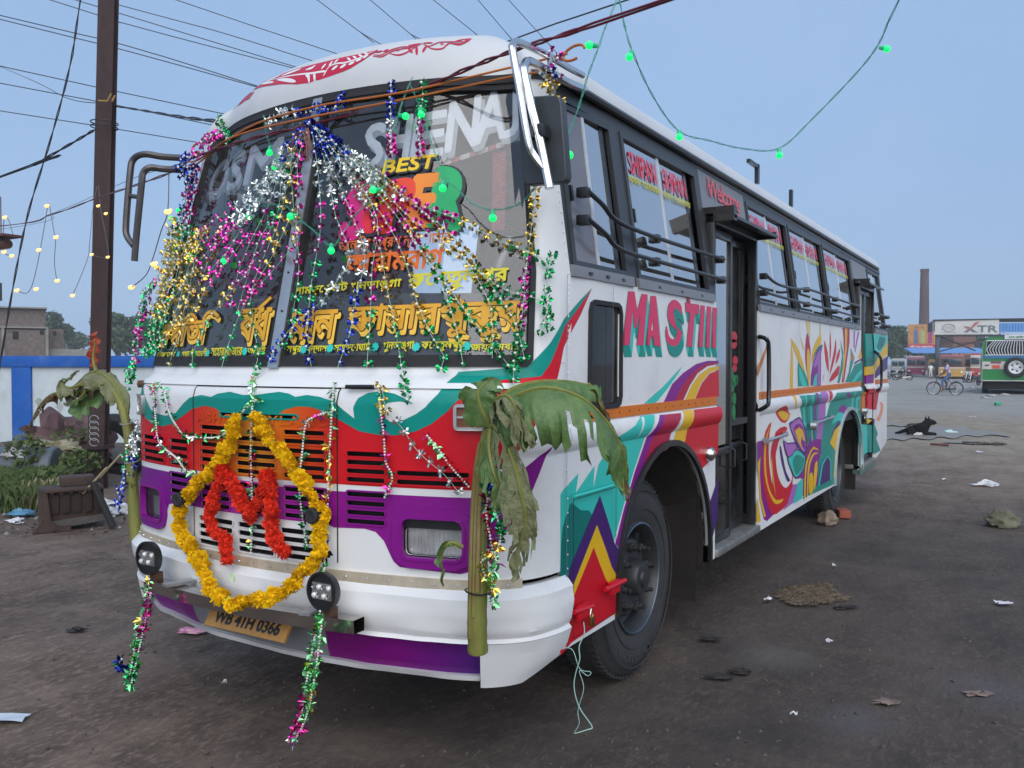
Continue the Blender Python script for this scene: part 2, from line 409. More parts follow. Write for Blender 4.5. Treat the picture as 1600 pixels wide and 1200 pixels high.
# ================================================================ GROUND
def ground_material():
    m = bpy.data.materials.new('packed_earth'); m.use_nodes = True; n = m.node_tree.nodes; l = m.node_tree.links; b = n['Principled BSDF']
    tc = n.new('ShaderNodeTexCoord'); P = tc.outputs['Object']
    def noise_(sc, det=8, rough=.65, st=None, dist=0.0):
        src = P
        if st: mp = n.new('ShaderNodeMapping'); mp.inputs['Scale'].default_value = st; mp.inputs['Rotation'].default_value = (0,0,.75); l.new(P, mp.inputs[0]); src = mp.outputs[0]
        z = n.new('ShaderNodeTexNoise'); z.inputs['Scale'].default_value = sc; z.inputs['Detail'].default_value = det; z.inputs['Roughness'].default_value = rough; z.inputs['Distortion'].default_value = dist; l.new(src, z.inputs['Vector']); return z.outputs[0]
    def rng(s, a, b_, c=0.0, d=1.0):
        r = n.new('ShaderNodeMapRange'); r.inputs[1].default_value = a; r.inputs[2].default_value = b_; r.inputs[3].default_value = c; r.inputs[4].default_value = d; l.new(s, r.inputs[0]); return r.outputs[0]
    def mixc(f, a, b_):
        x = n.new('ShaderNodeMix'); x.data_type = 'RGBA'; l.new(f, x.inputs[0])
        for i, c in ((6, a), (7, b_)):
            if isinstance(c, tuple): x.inputs[i].default_value = (*c, 1)
            else: l.new(c, x.inputs[i])
        return x.outputs[2]
    def math_(op, a, b_):
        x = n.new('ShaderNodeMath'); x.operation = op
        for i, c in ((0, a), (1, b_)):
            if isinstance(c, (int, float)): x.inputs[i].default_value = c
            else: l.new(c, x.inputs[i])
        return x.outputs[0]
    sx = n.new('ShaderNodeSeparateXYZ'); l.new(P, sx.inputs[0]); X, Y = sx.outputs[0], sx.outputs[1]
    big = noise_(.35, 5, .6); mid = noise_(2.2, 10, .72, (1,.45,1)); fine = noise_(34, 6, .7, (1,.5,1)); spk = noise_(150, 3, .6)
    base = mixc(rng(mid, .38, .64), (.088,.064,.050), (.185,.138,.108))
    base = mixc(rng(fine, .50, .66, 0, .75), base, (.27,.21,.165)); base = mixc(rng(spk, .70, .78, 0, .6), base, (.26,.24,.22)); base = mixc(rng(noise_(1.3, 9, .75, (.35,2.2,1), .6), .52, .70, 0, .75), base, (.245,.182,.140)); base = mixc(rng(noise_(.8, 8, .7, None, .4), .50, .66, 0, .65), base, (.052,.039,.032))
    # oily, darker ground along the door side of the bus
    ox = math_('ADD', X, math_('MULTIPLY', math_('SUBTRACT', big, .5), 3.0)); oil = math_('MULTIPLY', rng(ox, -.6, 1.2), rng(ox, 6.5, 3.2)); oil = math_('MULTIPLY', oil, rng(Y, 9.5, 5.0))
    base = mixc(math_('MULTIPLY', oil, .62), base, (.036,.034,.034))
    # ash and oil spots left on the yard
    for (sx_, sy_, r_, c_) in ((*gnd(1335,1120)[:2], .24, (.16,.16,.175)), (*gnd(1215,1022)[:2], .30, (.19,.18,.175)), (*gnd(1090,985)[:2], .2, (.022,.02,.02)), (*gnd(1250,850)[:2], .5, (.10,.095,.095)), (*gnd(150,980)[:2], .4, (.15,.125,.105)), (*gnd(1560,1080)[:2], .35, (.13,.13,.15))):
        dx = math_('SUBTRACT', X, sx_); dy = math_('SUBTRACT', Y, sy_); r2 = math_('ADD', math_('MULTIPLY', dx, dx), math_('MULTIPLY', dy, dy)); rr = math_('ADD', math_('POWER', r2, .5), math_('MULTIPLY', math_('SUBTRACT', fine, .5), .7))
        base = mixc(rng(rr, r_, r_*.1, 0, .34), base, c_)
    # dusty, sandy yard further off, then worn concrete
    d = math_('ADD', Y, math_('MULTIPLY', X, .55)); d2 = math_('ADD', d, math_('MULTIPLY', math_('SUBTRACT', noise_(.22, 7, .7, (1,.3,1)), .5), 14.0))
    sand = mixc(rng(mid, .3, .7), (.19,.155,.115), (.33,.275,.21)); base = mixc(rng(d2, 9.5, 17), base, sand)
    conc = mixc(rng(noise_(.5, 8, .7), .35, .65), (.24,.23,.21), (.31,.295,.27)); base = mixc(rng(d2, 24, 32), base, conc)
    l.new(base, b.inputs['Base Color']); b.inputs['Roughness'].default_value = .9; b.inputs['Specular IOR Level'].default_value = .25
    l.new(rng(mid, .3, .7, .92, .72), b.inputs['Roughness'])
    h = math_('ADD', math_('MULTIPLY', mid, .8), math_('ADD', math_('MULTIPLY', fine, .35), math_('MULTIPLY', spk, .12)))
    bp = n.new('ShaderNodeBump'); bp.inputs['Strength'].default_value = 1.0; bp.inputs['Distance'].default_value = .03; l.new(h, bp.inputs['Height']); l.new(bp.outputs[0], b.inputs['Normal'])
    return m
def axis_lines(c, near, step):
    out = [c]; s = step; p = 0
    while p < 900:
        p += s
        if p > near: s *= 1.35
        out += [c+p, c-p]
    return sorted(out)
def gz(x, y):
    h = .012*noise.noise((x*.9, y*.9, 0))+.008*noise.noise((x*3, y*3, 4))
    return h-.010 if abs(x) < 400 else 0
gx, gy = axis_lines(1.0, 8, .2), axis_lines(1.0, 10, .2)
g = MB(); g.grid([[(x, y, gz(x, y)) for x in gx] for y in gy]); structure(g.build('ground', ground_material(), None, angle=180))
# ================================================================ THE BUS
bus = empty('passenger_bus')
tag(bus, 'white decorated passenger bus with painted teal, red and purple flames', 'bus')
WHITE = paint('white', (.72,.73,.735), .32, dirtcol=(.30,.27,.23)); RED = paint('red', srgb(196,18,38)); TEAL = paint('teal', srgb(8,138,126)); TURQ = paint('turquoise', srgb(52,190,178))
PURPLE = paint('purple', srgb(128,18,132)); DKPURP = paint('dark_purple', srgb(66,30,104)); YEL = paint('yellow', srgb(222,176,28)); ORANGE = paint('orange', srgb(208,112,22), .25)
LILAC = paint('lilac', srgb(165,100,180)); PINK = paint('pink', srgb(214,52,98)); DPINK = paint('deep_pink', srgb(170,20,62)); DTEAL = paint('dark_teal', srgb(6,112,106)); GOLDP = paint('pale_gold', srgb(214,190,130)); PEACH = paint('peach', srgb(226,150,120)); PALEBLUE = paint('pale_blue', srgb(170,205,225))
BLACKP = mat('black_paint', (.012,.013,.015), .35, var=.2, dirt=.2, coat=.2); RUBBER = mat('rubber', (.018,.018,.02), .75, var=.25, vscale=20, bump=.1)
FRAME = mat('dark_window_frame', (.035,.038,.042), .4, var=.2, dirt=.15); ALU = mat('dull_aluminium', (.50,.51,.52), .38, metal=.85, var=.12, vscale=12, dirt=.2); CHROME = mat('worn_chrome', (.62,.62,.62), .2, metal=1.0, var=.15, vscale=25, dirt=.35, dirtcol=(.2,.17,.13))
STEEL = mat('polished_steel', (.48,.46,.44), .16, metal=1.0, var=.12, vscale=9, dirt=.3, dirtcol=(.2,.16,.12)); DARK = mat('dark_void', (.008,.008,.009), .9, var=0); CREAM = mat('cream_strip', (.70,.62,.48), .3, metal=.45, var=.18, vscale=14, dirt=.35)
WGLASS = glass('windscreen_glass', (.97,.98,.98), 1.5, .02, .07, (.02,.10)); SGLASS = glass('side_glass', (.50,.55,.60), 1.75, .05, .60); DGLASS = glass('dark_glass', (.10,.11,.12), 1.5, .03)
GREY = mat('grey_sheet', (.20,.21,.23), .45, var=.1, dirt=.2); DGREY = mat('dark_grey_lining', (.045,.045,.05), .8, var=.2); SEATM = mat('seat_cloth', (.10,.035,.045), .9, var=.3, vscale=9)
FA = [('circ', uy(.365), .56, .665), ('circ', uy(5.74), .50, .69)]
def rect(u0, u1, z0, z1): return [(u0,z0),(u1,z0),(u1,z1),(u0,z1)]
def rrect(u0, u1, z0, z1, r, n=4):
    out = []
    for cx, cz, a0 in ((u1-r, z0+r, -90), (u1-r, z1-r, 0), (u0+r, z1-r, 90), (u0+r, z0+r, 180)):
        for i in range(n+1):
            a = math.radians(a0+90*i/n); out.append((cx+r*math.cos(a), cz+r*math.sin(a)))
    return out
# ---- nose: pressed slots of the grille
rows_red = [1.304, 1.269, 1.233, 1.197]; rows_pur = [1.136, 1.099, 1.060, 1.023]; rows_wh = [.955, .918, .881, .846]
slots = []
for s in (-1, 1):
    for z in rows_red+rows_pur: slots.append((s, .50, .685, z))
for z in rows_red[2:]: slots += [(1, .735, 1.05, z)]
for z in rows_red: slots += [(-1, .74, 1.03, z)]
for s in (-1, 1):
    for z in [1.383, 1.345]+rows_red+rows_pur: slots.append((s, .17, .395, z))
for z in [1.345]+rows_red+rows_pur: slots.append((0, -.125, .125, z))
for z in rows_wh: slots += [(-1, .15, .41, z), (0, -.115, .115, z), (1, .15, .41, z)]
SL = []
for s, a, b, z in slots:
    u0, u1 = (a, b) if s >= 0 else (-b, -a)
    SL.append((u0, u1, z-(.0128 if z > 1 else .0142), z+(.0128 if z > 1 else .0142)))
SL.append((-.24, .25, 1.438, 1.458))                                   # long vent slot
HLR = [(.762, 1.022, .890, 1.052), (-1.022, -.762, .890, 1.052)]       # lamp openings
TURN = [(1.0, 1.17, 1.425, 1.505), (-1.17, -1.0, 1.425, 1.505)]
NOSE = SL+HLR
fp = panel('front_panel', [rect(-U_SIDE, U_SIDE, .80, 1.68)], WHITE, bus, 0, NOSE, thick=.005)
panel('radiator_backing', [rect(-1.3, 1.3, .82, 1.5)], DARK, bus, -.06)
# painted fields of the nose
tl_low = [(209,607),(217,630),(227,652),(240,664),(255,666),(270,662),(280,654),(290,647),(300,639),(320,634),(335,637),(350,646),(365,654),(380,657),(405,657),(430,650),(445,640),(465,635),(485,636),(505,642),(537,660),(562,674),(595,680),(620,680),(650,674),(675,662),(700,642),(725,617),(752,597)]
tl_up = [(717,581),(705,592),(685,615),(665,636),(650,647),(627,658),(610,659),(600,652),(600,634),(606,629),(625,627),(646,631),(635,624),(617,615),(595,611),(575,614),(560,622),(552,637),(554,654),(536,640),(522,627),(515,625),(500,620),(480,617),(462,620),(452,615),(437,612),(420,614),(400,617),(380,617),(360,612),(340,615),(330,620),(315,617),(297,621),(287,630),(275,645),(262,650),(248,647),(236,640),(226,617),(212,595),(206,592)]
flame_l = [(860,567),(882,510),(897,490),(914,466),(925,450)]; flame_up = [(907,468),(880,500),(860,535),(837,560),(823,573),(770,577)]
panel('teal_wave', [T(tl_low+[(800,592),(845,588)]+flame_l+flame_up+tl_up)], TEAL, bus, .0016, NOSE)
u_l = -1.27
red_pts = T(tl_low)+T([(800,592),(845,588)]+flame_l+[(908,490),(892,520),(881,542),(871,590),(850,640),(825,682),(799,715),(760,752)])
REDN = ramp_paint('nose_red_orange', 0, [(-1.25, srgb(196,18,38)), (-.50, srgb(200,24,34)), (-.28, srgb(205,66,24)), (0, srgb(214,140,44)), (.22, srgb(208,90,24)), (.45, srgb(200,26,34)), (1.25, srgb(196,18,38))])
panel('red_field', [[(u_l, 1.172), (u_l, 1.50)]+red_pts+[(1.06, 1.172)]], REDN, bus, .0010, NOSE)
pur = T([(859,696),(850,720),(830,770),(812,805),(787,837),(760,870),(737,893),(720,897),(675,892),(625,886),(615,877),(610,867),(600,845),(587,831),(570,826),(522,824)])
PURN = ramp_paint('nose_purple', 0, [(-1.25, srgb(104,22,128)), (-.4, srgb(128,24,134)), (0, srgb(176,60,170)), (.4, srgb(134,22,132)), (1.25, srgb(118,18,124))])
panel('purple_field', [pur+[(.40,1.0),(-.42,1.0),(-.60,1.0),(-.70,.985),(-.735,.93),(-.76,.868),(-1.02,.868),(-1.09,.90),(-1.2,.99),(-1.25,1.145),(1.05,1.142)]+T([(787,757),(812,737)])], PURN, bus, .0013, NOSE)
# slot rims, slats
def ring_on_skin(name, u0, u1, z0, z1, w, m, parent, off, r, thick=.006):
    n = 2; o = rrect(u0-w, u1+w, z0-w, z1+w, r+w, n); i = rrect(u0, u1, z0, z1, r, n)
    return panel(name, [o], m, parent, off, thick=thick, holes=[i])
for u0, u1, z0, z1 in SL:
    zc = (z0+z1)/2; m = REDN if 1.172 < zc < 1.42 else PURN if 1.0 < zc < 1.172 else TEAL if zc > 1.42 else WHITE
    ring_on_skin('grille_slat', u0+.003, u1-.003, z0+.003, z1-.003, .007, m, bus, .007, .007)
# embossed maker's lettering on the grille panel
lettering('embossed_lettering', 'ASHOK LEYLAND', (-.42, 1.405), (.42, 1.412), .040, REDN, bus, .006, bold=.02, space=1.15)
lettering('embossed_lettering', 'ASHOK LEYLAND', (-.42, 1.405), (.42, 1.412), .040, ORANGE, bus, .004, bold=.06, space=1.15)
# lid of the grille panel and seams
for s in (-1, 1): panel('panel_seam', [rect(s*.455-.003, s*.455+.003, .84, 1.575)], DARK, bus, .0030, SL)
panel('panel_seam', [rect(-.455, .455, 1.572, 1.578)], DARK, bus, .0030)
panel('cowl_lip', [rect(-1.40, 1.40, 1.578, 1.60)], WHITE, bus, .012, thick=.02)
panel('lower_trim_strip', [rect(-1.20, 1.26, .766, .812)], CREAM, bus, .012, thick=.02)
_s = MB()
for i in range(-12, 13): _s.ball(skin(i*.1, .79, .013), .006, 6, 4)
_s.build('rivet', CHROME, bus)
# head lamps
LENS = glass('lamp_glass', (.92,.94,.95), 1.5); REFL = mat('lamp_reflector', (.86,.86,.84), .22, metal=.25, var=.35, vscale=12, bump=.5, bscale=9)
for s in (1, -1):
    u0, u1, z0, z1 = .762, 1.022, .890, 1.052
    if s < 0: u0, u1 = -u1, -u0
    hl = panel('headlight', [rrect(u0+.004, u1-.004, z0+.004, z1-.004, .022)], REFL, bus, -.045)
    panel('lamp_glass', [rrect(u0+.006, u1-.006, z0+.006, z1-.042, .02)], LENS, hl, -.012, thick=.012)
    panel('lamp_hood', [rect(u0+.004, u1-.004, z1-.044, z1-.004)], BLACKP, hl, -.008, thick=.02)
    rb = MB()
    for k in range(13):
        u = u0+.02+(u1-u0-.04)*k/12; rb.tube([skin(u, z0+.012, -.016), skin(u+.012*math.sin(k), z1-.05, -.016)], .0013, 4)
    rb.build('lens_flute', LENS, hl)
    ring_on_skin('lamp_surround', u0, u1, z0, z1, .042, PURN, hl, .016, .03, .02)
    ring_on_skin('lamp_rim', u0+.002, u1-.002, z0+.002, z1-.002, .012, PURPLE, hl, .022, .028, .03)
    u0, u1, z0, z1 = (1.0, 1.165, 1.425, 1.505) if s > 0 else (-1.165, -1.0, 1.425, 1.505)
    ti = panel('turn_signal', [rect(u0, u1, z0, z1)], mat('amber_lens', (.20,.07,.04), .2, var=.2, vscale=60, coat=.6), bus, .012, thick=.012)
    ring_on_skin('lamp_frame', u0, u1, z0, z1, .013, ALU, ti, .022, .004, .02)
    panel('lamp_divider', [rect(u0, u1, (z0+z1)/2-.004, (z0+z1)/2+.004)], ALU, ti, .017, thick=.01)
# ---- bumper
BI = [(.36,.05),(.44,.005),(.50,-.012),(.56,-.03),(.575,-.018),(.60,-.034),(.68,-.050),(.74,-.046),(.765,-.022),(.78,.0)]
def bsurf(extra=0.0):
    def f(u, z, o):
        x, y, nx, ny = plan(u); d = o-lerp_tab(BI, z)+extra; w = .005*math.sin(u*9+z*14)+.016*noise.noise((u*2.4, z*7, 3))+.007*noise.noise((u*7, z*11, 9))
        return (x+nx*(d+w), y+ny*(d+w), z)
    return f
bul = [i*.03 for i in range(-52, 53)]; bzl = [k[0] for k in BI]+[.58, .62, .64, .66, .70, .72]
panel('bumper', [rect(-1.42, 1.53, .56, .778)], WHITE, bus, 0, surf=bsurf(), ulines=bul, zlines=bzl, thick=.03)
panel('bumper_corner', [[(1.09,.36),(1.30,.36),(1.53,.45),(1.53,.557),(1.09,.557)]], WHITE, bus, 0, surf=bsurf(), ulines=bul, zlines=bzl, thick=.02)
panel('bumper_corner', [[(-1.40,.50),(-1.09,.42),(-1.09,.557),(-1.42,.557)]], WHITE, bus, 0, surf=bsurf(), ulines=bul, zlines=bzl, thick=.02)
VAL = ramp_paint('valance_purple', 0, [(-1.1, srgb(120,16,130)), (.2, srgb(120,14,110)), (.7, srgb(120,12,120)), (1.1, srgb(64,36,120))])
panel('lower_valance', [rect(.35, 1.09, .40, .557)], VAL, bus, -.06, surf=bsurf(), ulines=bul, zlines=bzl)
panel('lower_valance', [rect(-1.15, -.55, .40, .557)], VAL, bus, -.06, surf=bsurf(), ulines=bul, zlines=bzl)
panel('lower_valance', [rect(-.55, .35, .40, .557)], GREY, bus, -.062, surf=bsurf(), ulines=bul, zlines=bzl)
panel('valance_edge', [rect(-1.2, 1.085, .378, .402)], WHITE, bus, -.035, surf=bsurf(), ulines=bul, zlines=bzl, thick=.03)
# steel light bar with two round work lamps and the number plate
bar = MB(); yb = -1.575
def bary(x): return yb+.16*x*x
bp = [(x/10.8, bary(x/10.8)) for x in range(-7, 8)]
bar.grid([[(x, y, .600) for x, y in bp], [(x, y-.004, .655) for x, y in bp], [(x, y+.06, .657) for x, y in bp], [(x, y+.06, .600) for x, y in bp], [(x, y, .600) for x, y in bp]])
bar.build('light_bar', STEEL, bus, angle=30)
for x in (-.42, .40):
    b2 = MB(); b2.box((x+.02, (bary(x)-1.40)/2+.0, .668), (.05, .22, .012), Matrix.Rotation(.25*(-1 if x < 0 else 1), 4, 'Z')); b2.build('bar_bracket', ALU, bus)
for x in (-.60, .52):
    y = bary(x)-.01
    lm = MB(); lm.lathe((x, y+.06, .765), (0,-1,0), [(.03,.0),(.03,.05),(.045,.074),(.07,.079),(.08,.079),(.08,.070),(.07,.068),(.07,0)], 28)
    L = lm.build('work_lamp', BLACKP, bus)
    g = MB(); g.box((x, y-.012, .765), (.100, .008, .066)); g.build('lamp_face', mat('led_tray', (.55,.55,.53), .25, metal=.8, var=.2, vscale=60), L)
    for i in range(4):
        for j in range(2):
            d = MB(); d.lathe((x-.039+i*.026, y-.016, .747+j*.035), (0,-1,0), [(0,.011),(.006,.011),(.010,.006),(.011,0)], 8); d.build('led', LENS if (i+j) % 2 else REFL, L)
    st = MB(); st.box((x, y+.035, .665), (.035, .05, .05)); st.tube([(x, y+.03, .62), (x, y+.03, .70)], .012); st.build('lamp_stand', mat('rusty_bracket', (.10,.05,.03), .8, var=.4), L)
PLATE = mat('plate_yellow', (.36,.19,.05), .5, var=.3, dirt=.75, dirtcol=(.16,.09,.04))
pl = MB(); pl.box((0,0,0), (.50, .012, .095)); plate = pl.build('number_plate', PLATE, bus, loc=(.03,-1.50,.545)); plate.rotation_euler[0] = math.radians(-34)
bm = text_bm('WB 41H 0366'); fit_bm(bm, (-.20,-.024), (.20,-.024), .052)
g0 = bm.verts[:]+bm.edges[:]+bm.faces[:]
for k_ in range(6):
    for v_ in bmesh.ops.duplicate(bm, geom=g0)['geom']:
        if isinstance(v_, bmesh.types.BMVert): v_.co += Vector((math.cos(k_)*.003, math.sin(k_)*.003, .00006*(k_+1)))
for v in bm.verts: v.co = Vector((v.co.x, -.0075-v.co.z, v.co.y))
me = bpy.data.meshes.new('plate_lettering'); bm.to_mesh(me); bm.free(); me.materials.append(BLACKP); link('plate_lettering', me, plate)
# ---- sides
def arch_pts(yc, zc, a, b, zb, n=22):
    return [(uy(yc-a), zb)]+[(uy(yc-a*math.cos(math.pi*i/n)), zc+b*math.sin(math.pi*i/n)) for i in range(n+1)]+[(uy(yc+a), zb)]
ZB, ZS, ZT = .455, 2.06, 2.93
fa = arch_pts(.365, .56, .67, .67, ZB); ra = arch_pts(5.74, .52, .78, .66, ZB)
D0, D1, E0, E1 = 1.17, 2.16, 6.42, 7.44
SMW = (uy(-.62), uy(-.30), 1.49, 1.945)
panel('side_panel', [[(U_SIDE, ZB)]+fa+[(uy(D0), ZB), (uy(D0), ZS), (U_SIDE, ZS)]], WHITE, bus, 0, [SMW], thick=.03)
panel('side_panel', [[(uy(D1), ZB)]+ra+[(uy(E0), ZB), (uy(E0), ZS), (uy(D1), ZS)]], WHITE, bus, 0, thick=.03)
panel('side_panel', [[(uy(E1), ZB), (uy(7.75), .50), (U_REAR, .62), (U_REAR+.18, .65), (U_REAR+.18, ZS), (uy(E1), ZS)]], WHITE, bus, 0, thick=.03)
panel('side_panel', [[(-u, z) for u, z in [(U_SIDE, ZB)]+fa+ra+[(U_REAR+.18, ZB), (U_REAR+.18, ZS), (U_SIDE, ZS)]]], WHITE, bus, 0, thick=.03)
panel('rear_panel', [rect(U_REAR+.183, U_REAR+.2+2.25, .6, 2.95)], WHITE, bus, 0, si=SI_PLAIN)
# waist strip, moulding tip
for a, b in ((U_SIDE+.22, uy(D0)), (uy(D1), uy(E0)), (uy(E1), U_REAR)): panel('waist_strip', [rect(a, b, 1.421, 1.472)], ORANGE, bus, .008, thick=.008)
_s = MB(); y = -.55
while y < 6.3:
    if not D0-.05 < y < D1+.05: _s.ball((1.259, y, 1.446), .0045, 5, 4)
    y += .12
_s.build('strip_screw', mat('brown_screw', (.12,.06,.02), .5, var=0), bus)
# arch lips and wheel wells
for (yc, zc, a, b, m) in ((.365, .56, .67, .67, BLACKP), (5.74, .52, .78, .66, mat('worn_lip', (.35,.42,.45), .4, var=.3))):
    p = arch_pts(yc, zc, a, b, ZB); q = arch_pts(yc, zc, a+.032, b+.032, ZB)
    panel('arch_lip', [p+q[::-1]], m, bus, .022, thick=.05, si=SI_PLAIN)
    w = MB(); rows = []
    for x in (1.235, .70):
        rows.append([(x, u-U_SIDE-.86, z) for u, z in p])
    w.grid(rows)
    w.build('wheel_well', mat('muddy_well', (.022,.018,.015), .95, var=.4, vscale=8, bump=.3), bus)
    w = MB(); w.box((.69, yc, .80), (.02, 2*a, .85)); w.build('well_liner', MATS['muddy_well'], bus)
    mf = MB(); mf.grid([[(x, yc+a-.06+.02*math.sin(x*14), z) for x in (.78,.9,1.0,1.1,1.2)] for z in (1.0,.6,.22)]); mf.build('mud_flap', mat('mud_flap_rubber', (.026,.022,.019), .9, var=.35, vscale=5, bump=.2), bus)
# ---- painting on the side
za, zb2, zc3, zd4, ze2, zf5, zg6 = zo(1180,490,7.058), zo(1180,640,6.0), zo(1270,490,9.23), zo(1265,600,7.5), zo(860,360,4.0), zo(860,600,4.0), zo(860,860,4.0)
ART = []
def art(m, pts, sm=3): ART.append((m, pts, sm))
# front of the door
art(TURQ, zf5((62,690),(80,660),(175,558),(158,680),(275,510),(268,650),(300,505),(400,330),(500,260),(555,200),(640,190),(600,300),(520,540),(450,790),(396,985),(440,1050),(250,1040),(62,1100)), 0)
art(WHITE, zf5((555,205),(572,205),(545,300),(530,345)), 0)
art(DTEAL, zf5((62,1100),(75,900),(110,790),(130,742),(190,790),(262,822),(120,1150),(78,1330),(62,1300)), 2)
art(WHITE, zf5((642,190),(668,192),(600,330),(525,550),(455,790),(405,995),(395,985),(450,780),(520,540),(590,330)), 0)
art(PURPLE, zf5((668,192),(700,190),(640,330),(560,560),(480,800),(440,1050),(405,995),(455,790),(525,550),(600,330)), 0)
art(DPINK, zf5((700,190),(800,180),(745,330),(735,400),(560,640),(480,860),(440,1050),(480,800),(560,560),(640,330)), 0)
art(WHITE, zf5((800,180),(818,178),(765,355),(745,350)), 0)
art(YEL, zf5((818,165),(880,160),(858,265),(832,385),(765,360)), 0)
art(RED, zf5((885,160),(1052,140),(1045,430),(930,545),(835,385),(855,270)), 0)
art(DKPURP, zf5((1050,575),(1045,830),(1000,1010),(992,940),(985,770)), 0)
art(TURQ, ze2((585,1082),(700,980),(822,850),(760,950),(690,1040),(650,1080)), 2)
art(PURPLE, ze2((705,1078),(760,960),(830,890),(910,835),(980,815),(1050,815),(1050,826),(980,832),(915,865),(850,930),(800,1010),(770,1078)), 0)
art(DPINK, ze2((770,1075),(800,1010),(850,930),(915,865),(980,832),(1050,826),(1050,834),(980,848),(920,892),(870,970),(830,1060)), 0)
art(YEL, ze2((842,1058),(880,970),(930,900),(990,860),(1050,846),(1050,868),(990,890),(942,950),(900,1054)), 0)
art(RED, ze2((905,1050),(945,955),(992,896),(1050,872),(1052,1040)), 0)
art(DKPURP, [(937,774),(950,815),(955,832),(960,850),(969,862),(968,900),(966,935),(964,945),(876,960),(877,945),(890,887)], 0)
art(YEL, [(932,820),(945,855),(955,885),(966,905),(964,937),(962,960),(878,980),(879,955)], 0)
art(RED, [(927,855),(936,880),(946,905),(962,932),(962,957),(892,1004),(875,1024),(876,990),(884,960)], 0)
# between the doors
art(TEAL, za((470,905),(1150,850),(1150,1190),(500,1190),(488,1010))[:2]+[(1345,598),(1345,740),(1300,758),(1262,775),(1255,780),(1256,740),(1262,700),(1259,672),(1253,655),(1249,632)], 0)
art(TEAL, za((475,530),(545,640),(590,770),(600,800),(470,805),(465,600)), 0)
art(TURQ, za((485,580),(530,680),(570,790),(520,800),(490,720)), 2)
art(YEL, za((400,310),(415,480),(415,820),(380,820),(390,480)), 2); art(YEL, za((390,270),(480,400),(540,600),(545,650),(470,520),(420,380)), 2)
art(YEL, za((495,250),(535,370),(530,420)), 0); art(GOLDP, za((555,85),(605,85),(605,300),(567,175)), 0); art(GOLDP, za((707,110),(725,110),(725,240),(705,240)), 0)
art(DPINK, za((570,210),(600,330),(610,450),(598,700),(585,720),(555,560),(550,380)), 2); art(YEL, za((575,380),(605,470),(596,790),(580,760),(565,560)), 2)
art(YEL, za((725,240),(725,340),(680,380),(625,540),(620,460),(650,340),(700,250)), 2)
art(DTEAL, za((742,340),(728,400),(700,400),(640,500),(612,620),(640,470),(690,370)), 2)
art(PURPLE, za((738,365),(725,450),(722,800),(608,795),(612,680),(640,520),(690,400)), 0); art(LILAC, za((725,380),(715,500),(712,795),(690,795),(690,560),(650,600),(640,560),(690,430)), 0); art(TURQ, za((680,650),(680,795),(632,795),(650,700)), 0)
art(ORANGE, za((30,690),(30,580),(105,400),(155,230),(112,450),(60,600)), 2); art(DKPURP, za((40,850),(100,630),(72,730)), 0); art(YEL, za((400,905),(435,905),(425,980),(455,1065),(420,1020),(405,960)), 2)
art(LILAC, [(1280,613),(1290,611),(1289,645),(1283,690),(1272,705),(1277,670)], 0); art(PURPLE, [(1272,614),(1276,614),(1275,660),(1265,705),(1262,702),(1270,660)], 0)
for k, x in enumerate((1254,1259,1265,1269)): art([TURQ, DTEAL][k % 2], [(x,617),(x+2,617),(x+5,690),(x+3,692)], 0)
art(RED, za((220,1070),(290,1018),(330,1030),(385,1110),(360,1170),(330,1205),(290,1195),(250,1150)), 2); art(YEL, za((245,1080),(290,1065),(378,1115),(350,1165),(320,1180),(280,1150)), 2)
art(PURPLE, zb2((20,300),(60,290),(90,330),(90,560),(95,760),(130,870),(190,965),(110,1045),(80,1030),(40,850),(20,500)), 0)
art(RED, zb2((150,115),(95,205),(75,330),(70,560),(80,740),(110,870),(160,985),(240,945),(300,880),(335,790),(352,640),(330,560),(290,480),(270,290),(300,170),(245,165),(200,200),(130,280)), 2)
art(WHITE, zb2((152,135),(130,250),(125,400),(135,560),(160,700),(150,560),(140,450),(150,340),(185,230),(170,190)), 2)
art(WHITE, zb2((240,255),(205,360),(190,440),(205,590),(240,690),(285,735),(325,690),(345,620),(300,500),(275,400),(262,290),(350,280),(345,235)), 2)
art(YEL, zb2((150,118),(125,200),(100,330),(97,520),(115,680),(150,790),(200,850),(258,835),(250,862),(210,885),(170,870),(120,760),(85,600),(80,400),(95,270)), 2); art(YEL, zb2((150,430),(145,540),(165,680),(190,820),(180,720),(165,600),(158,500)), 0)
art(DKPURP, zb2((225,345),(240,350),(265,480),(290,590),(325,660),(310,675),(290,660),(250,530),(230,420)), 2)
art(PURPLE, zb2((465,420),(490,330),(560,270),(620,280),(615,400),(595,480),(585,700),(440,810),(430,640),(380,650),(350,600),(400,500)), 0)
art(DKPURP, zb2((315,130),(350,105),(400,70),(432,88),(475,200),(485,330),(468,430),(430,405),(380,325),(342,230)), 2); art(LILAC, zb2((327,145),(400,85),(425,102),(462,205),(470,330),(455,400),(400,320),(350,220)), 2); art(PURPLE, zb2((355,172),(410,130),(440,170),(460,260),(462,372),(400,300)), 2); art(YEL, zb2((368,195),(410,165),(440,190),(465,300),(440,280),(430,240),(425,310),(450,390),(395,290)), 0)
art(DKPURP, zb2((258,285),(300,312),(372,305),(395,372),(340,450),(296,448),(268,360)), 2); art(LILAC, zb2((270,300),(300,325),(366,318),(383,370),(338,436),(304,436),(280,360)), 2)
art(DKPURP, zb2((385,365),(468,440),(456,545),(402,632),(366,640),(332,572),(294,455),(340,425)), 2); art(TURQ, zb2((385,378),(460,444),(450,540),(400,620),(370,628),(342,570),(304,462),(340,434)), 2); art(TEAL, zb2((355,452),(390,422),(455,457),(450,520),(400,600),(370,600),(347,510)), 2)
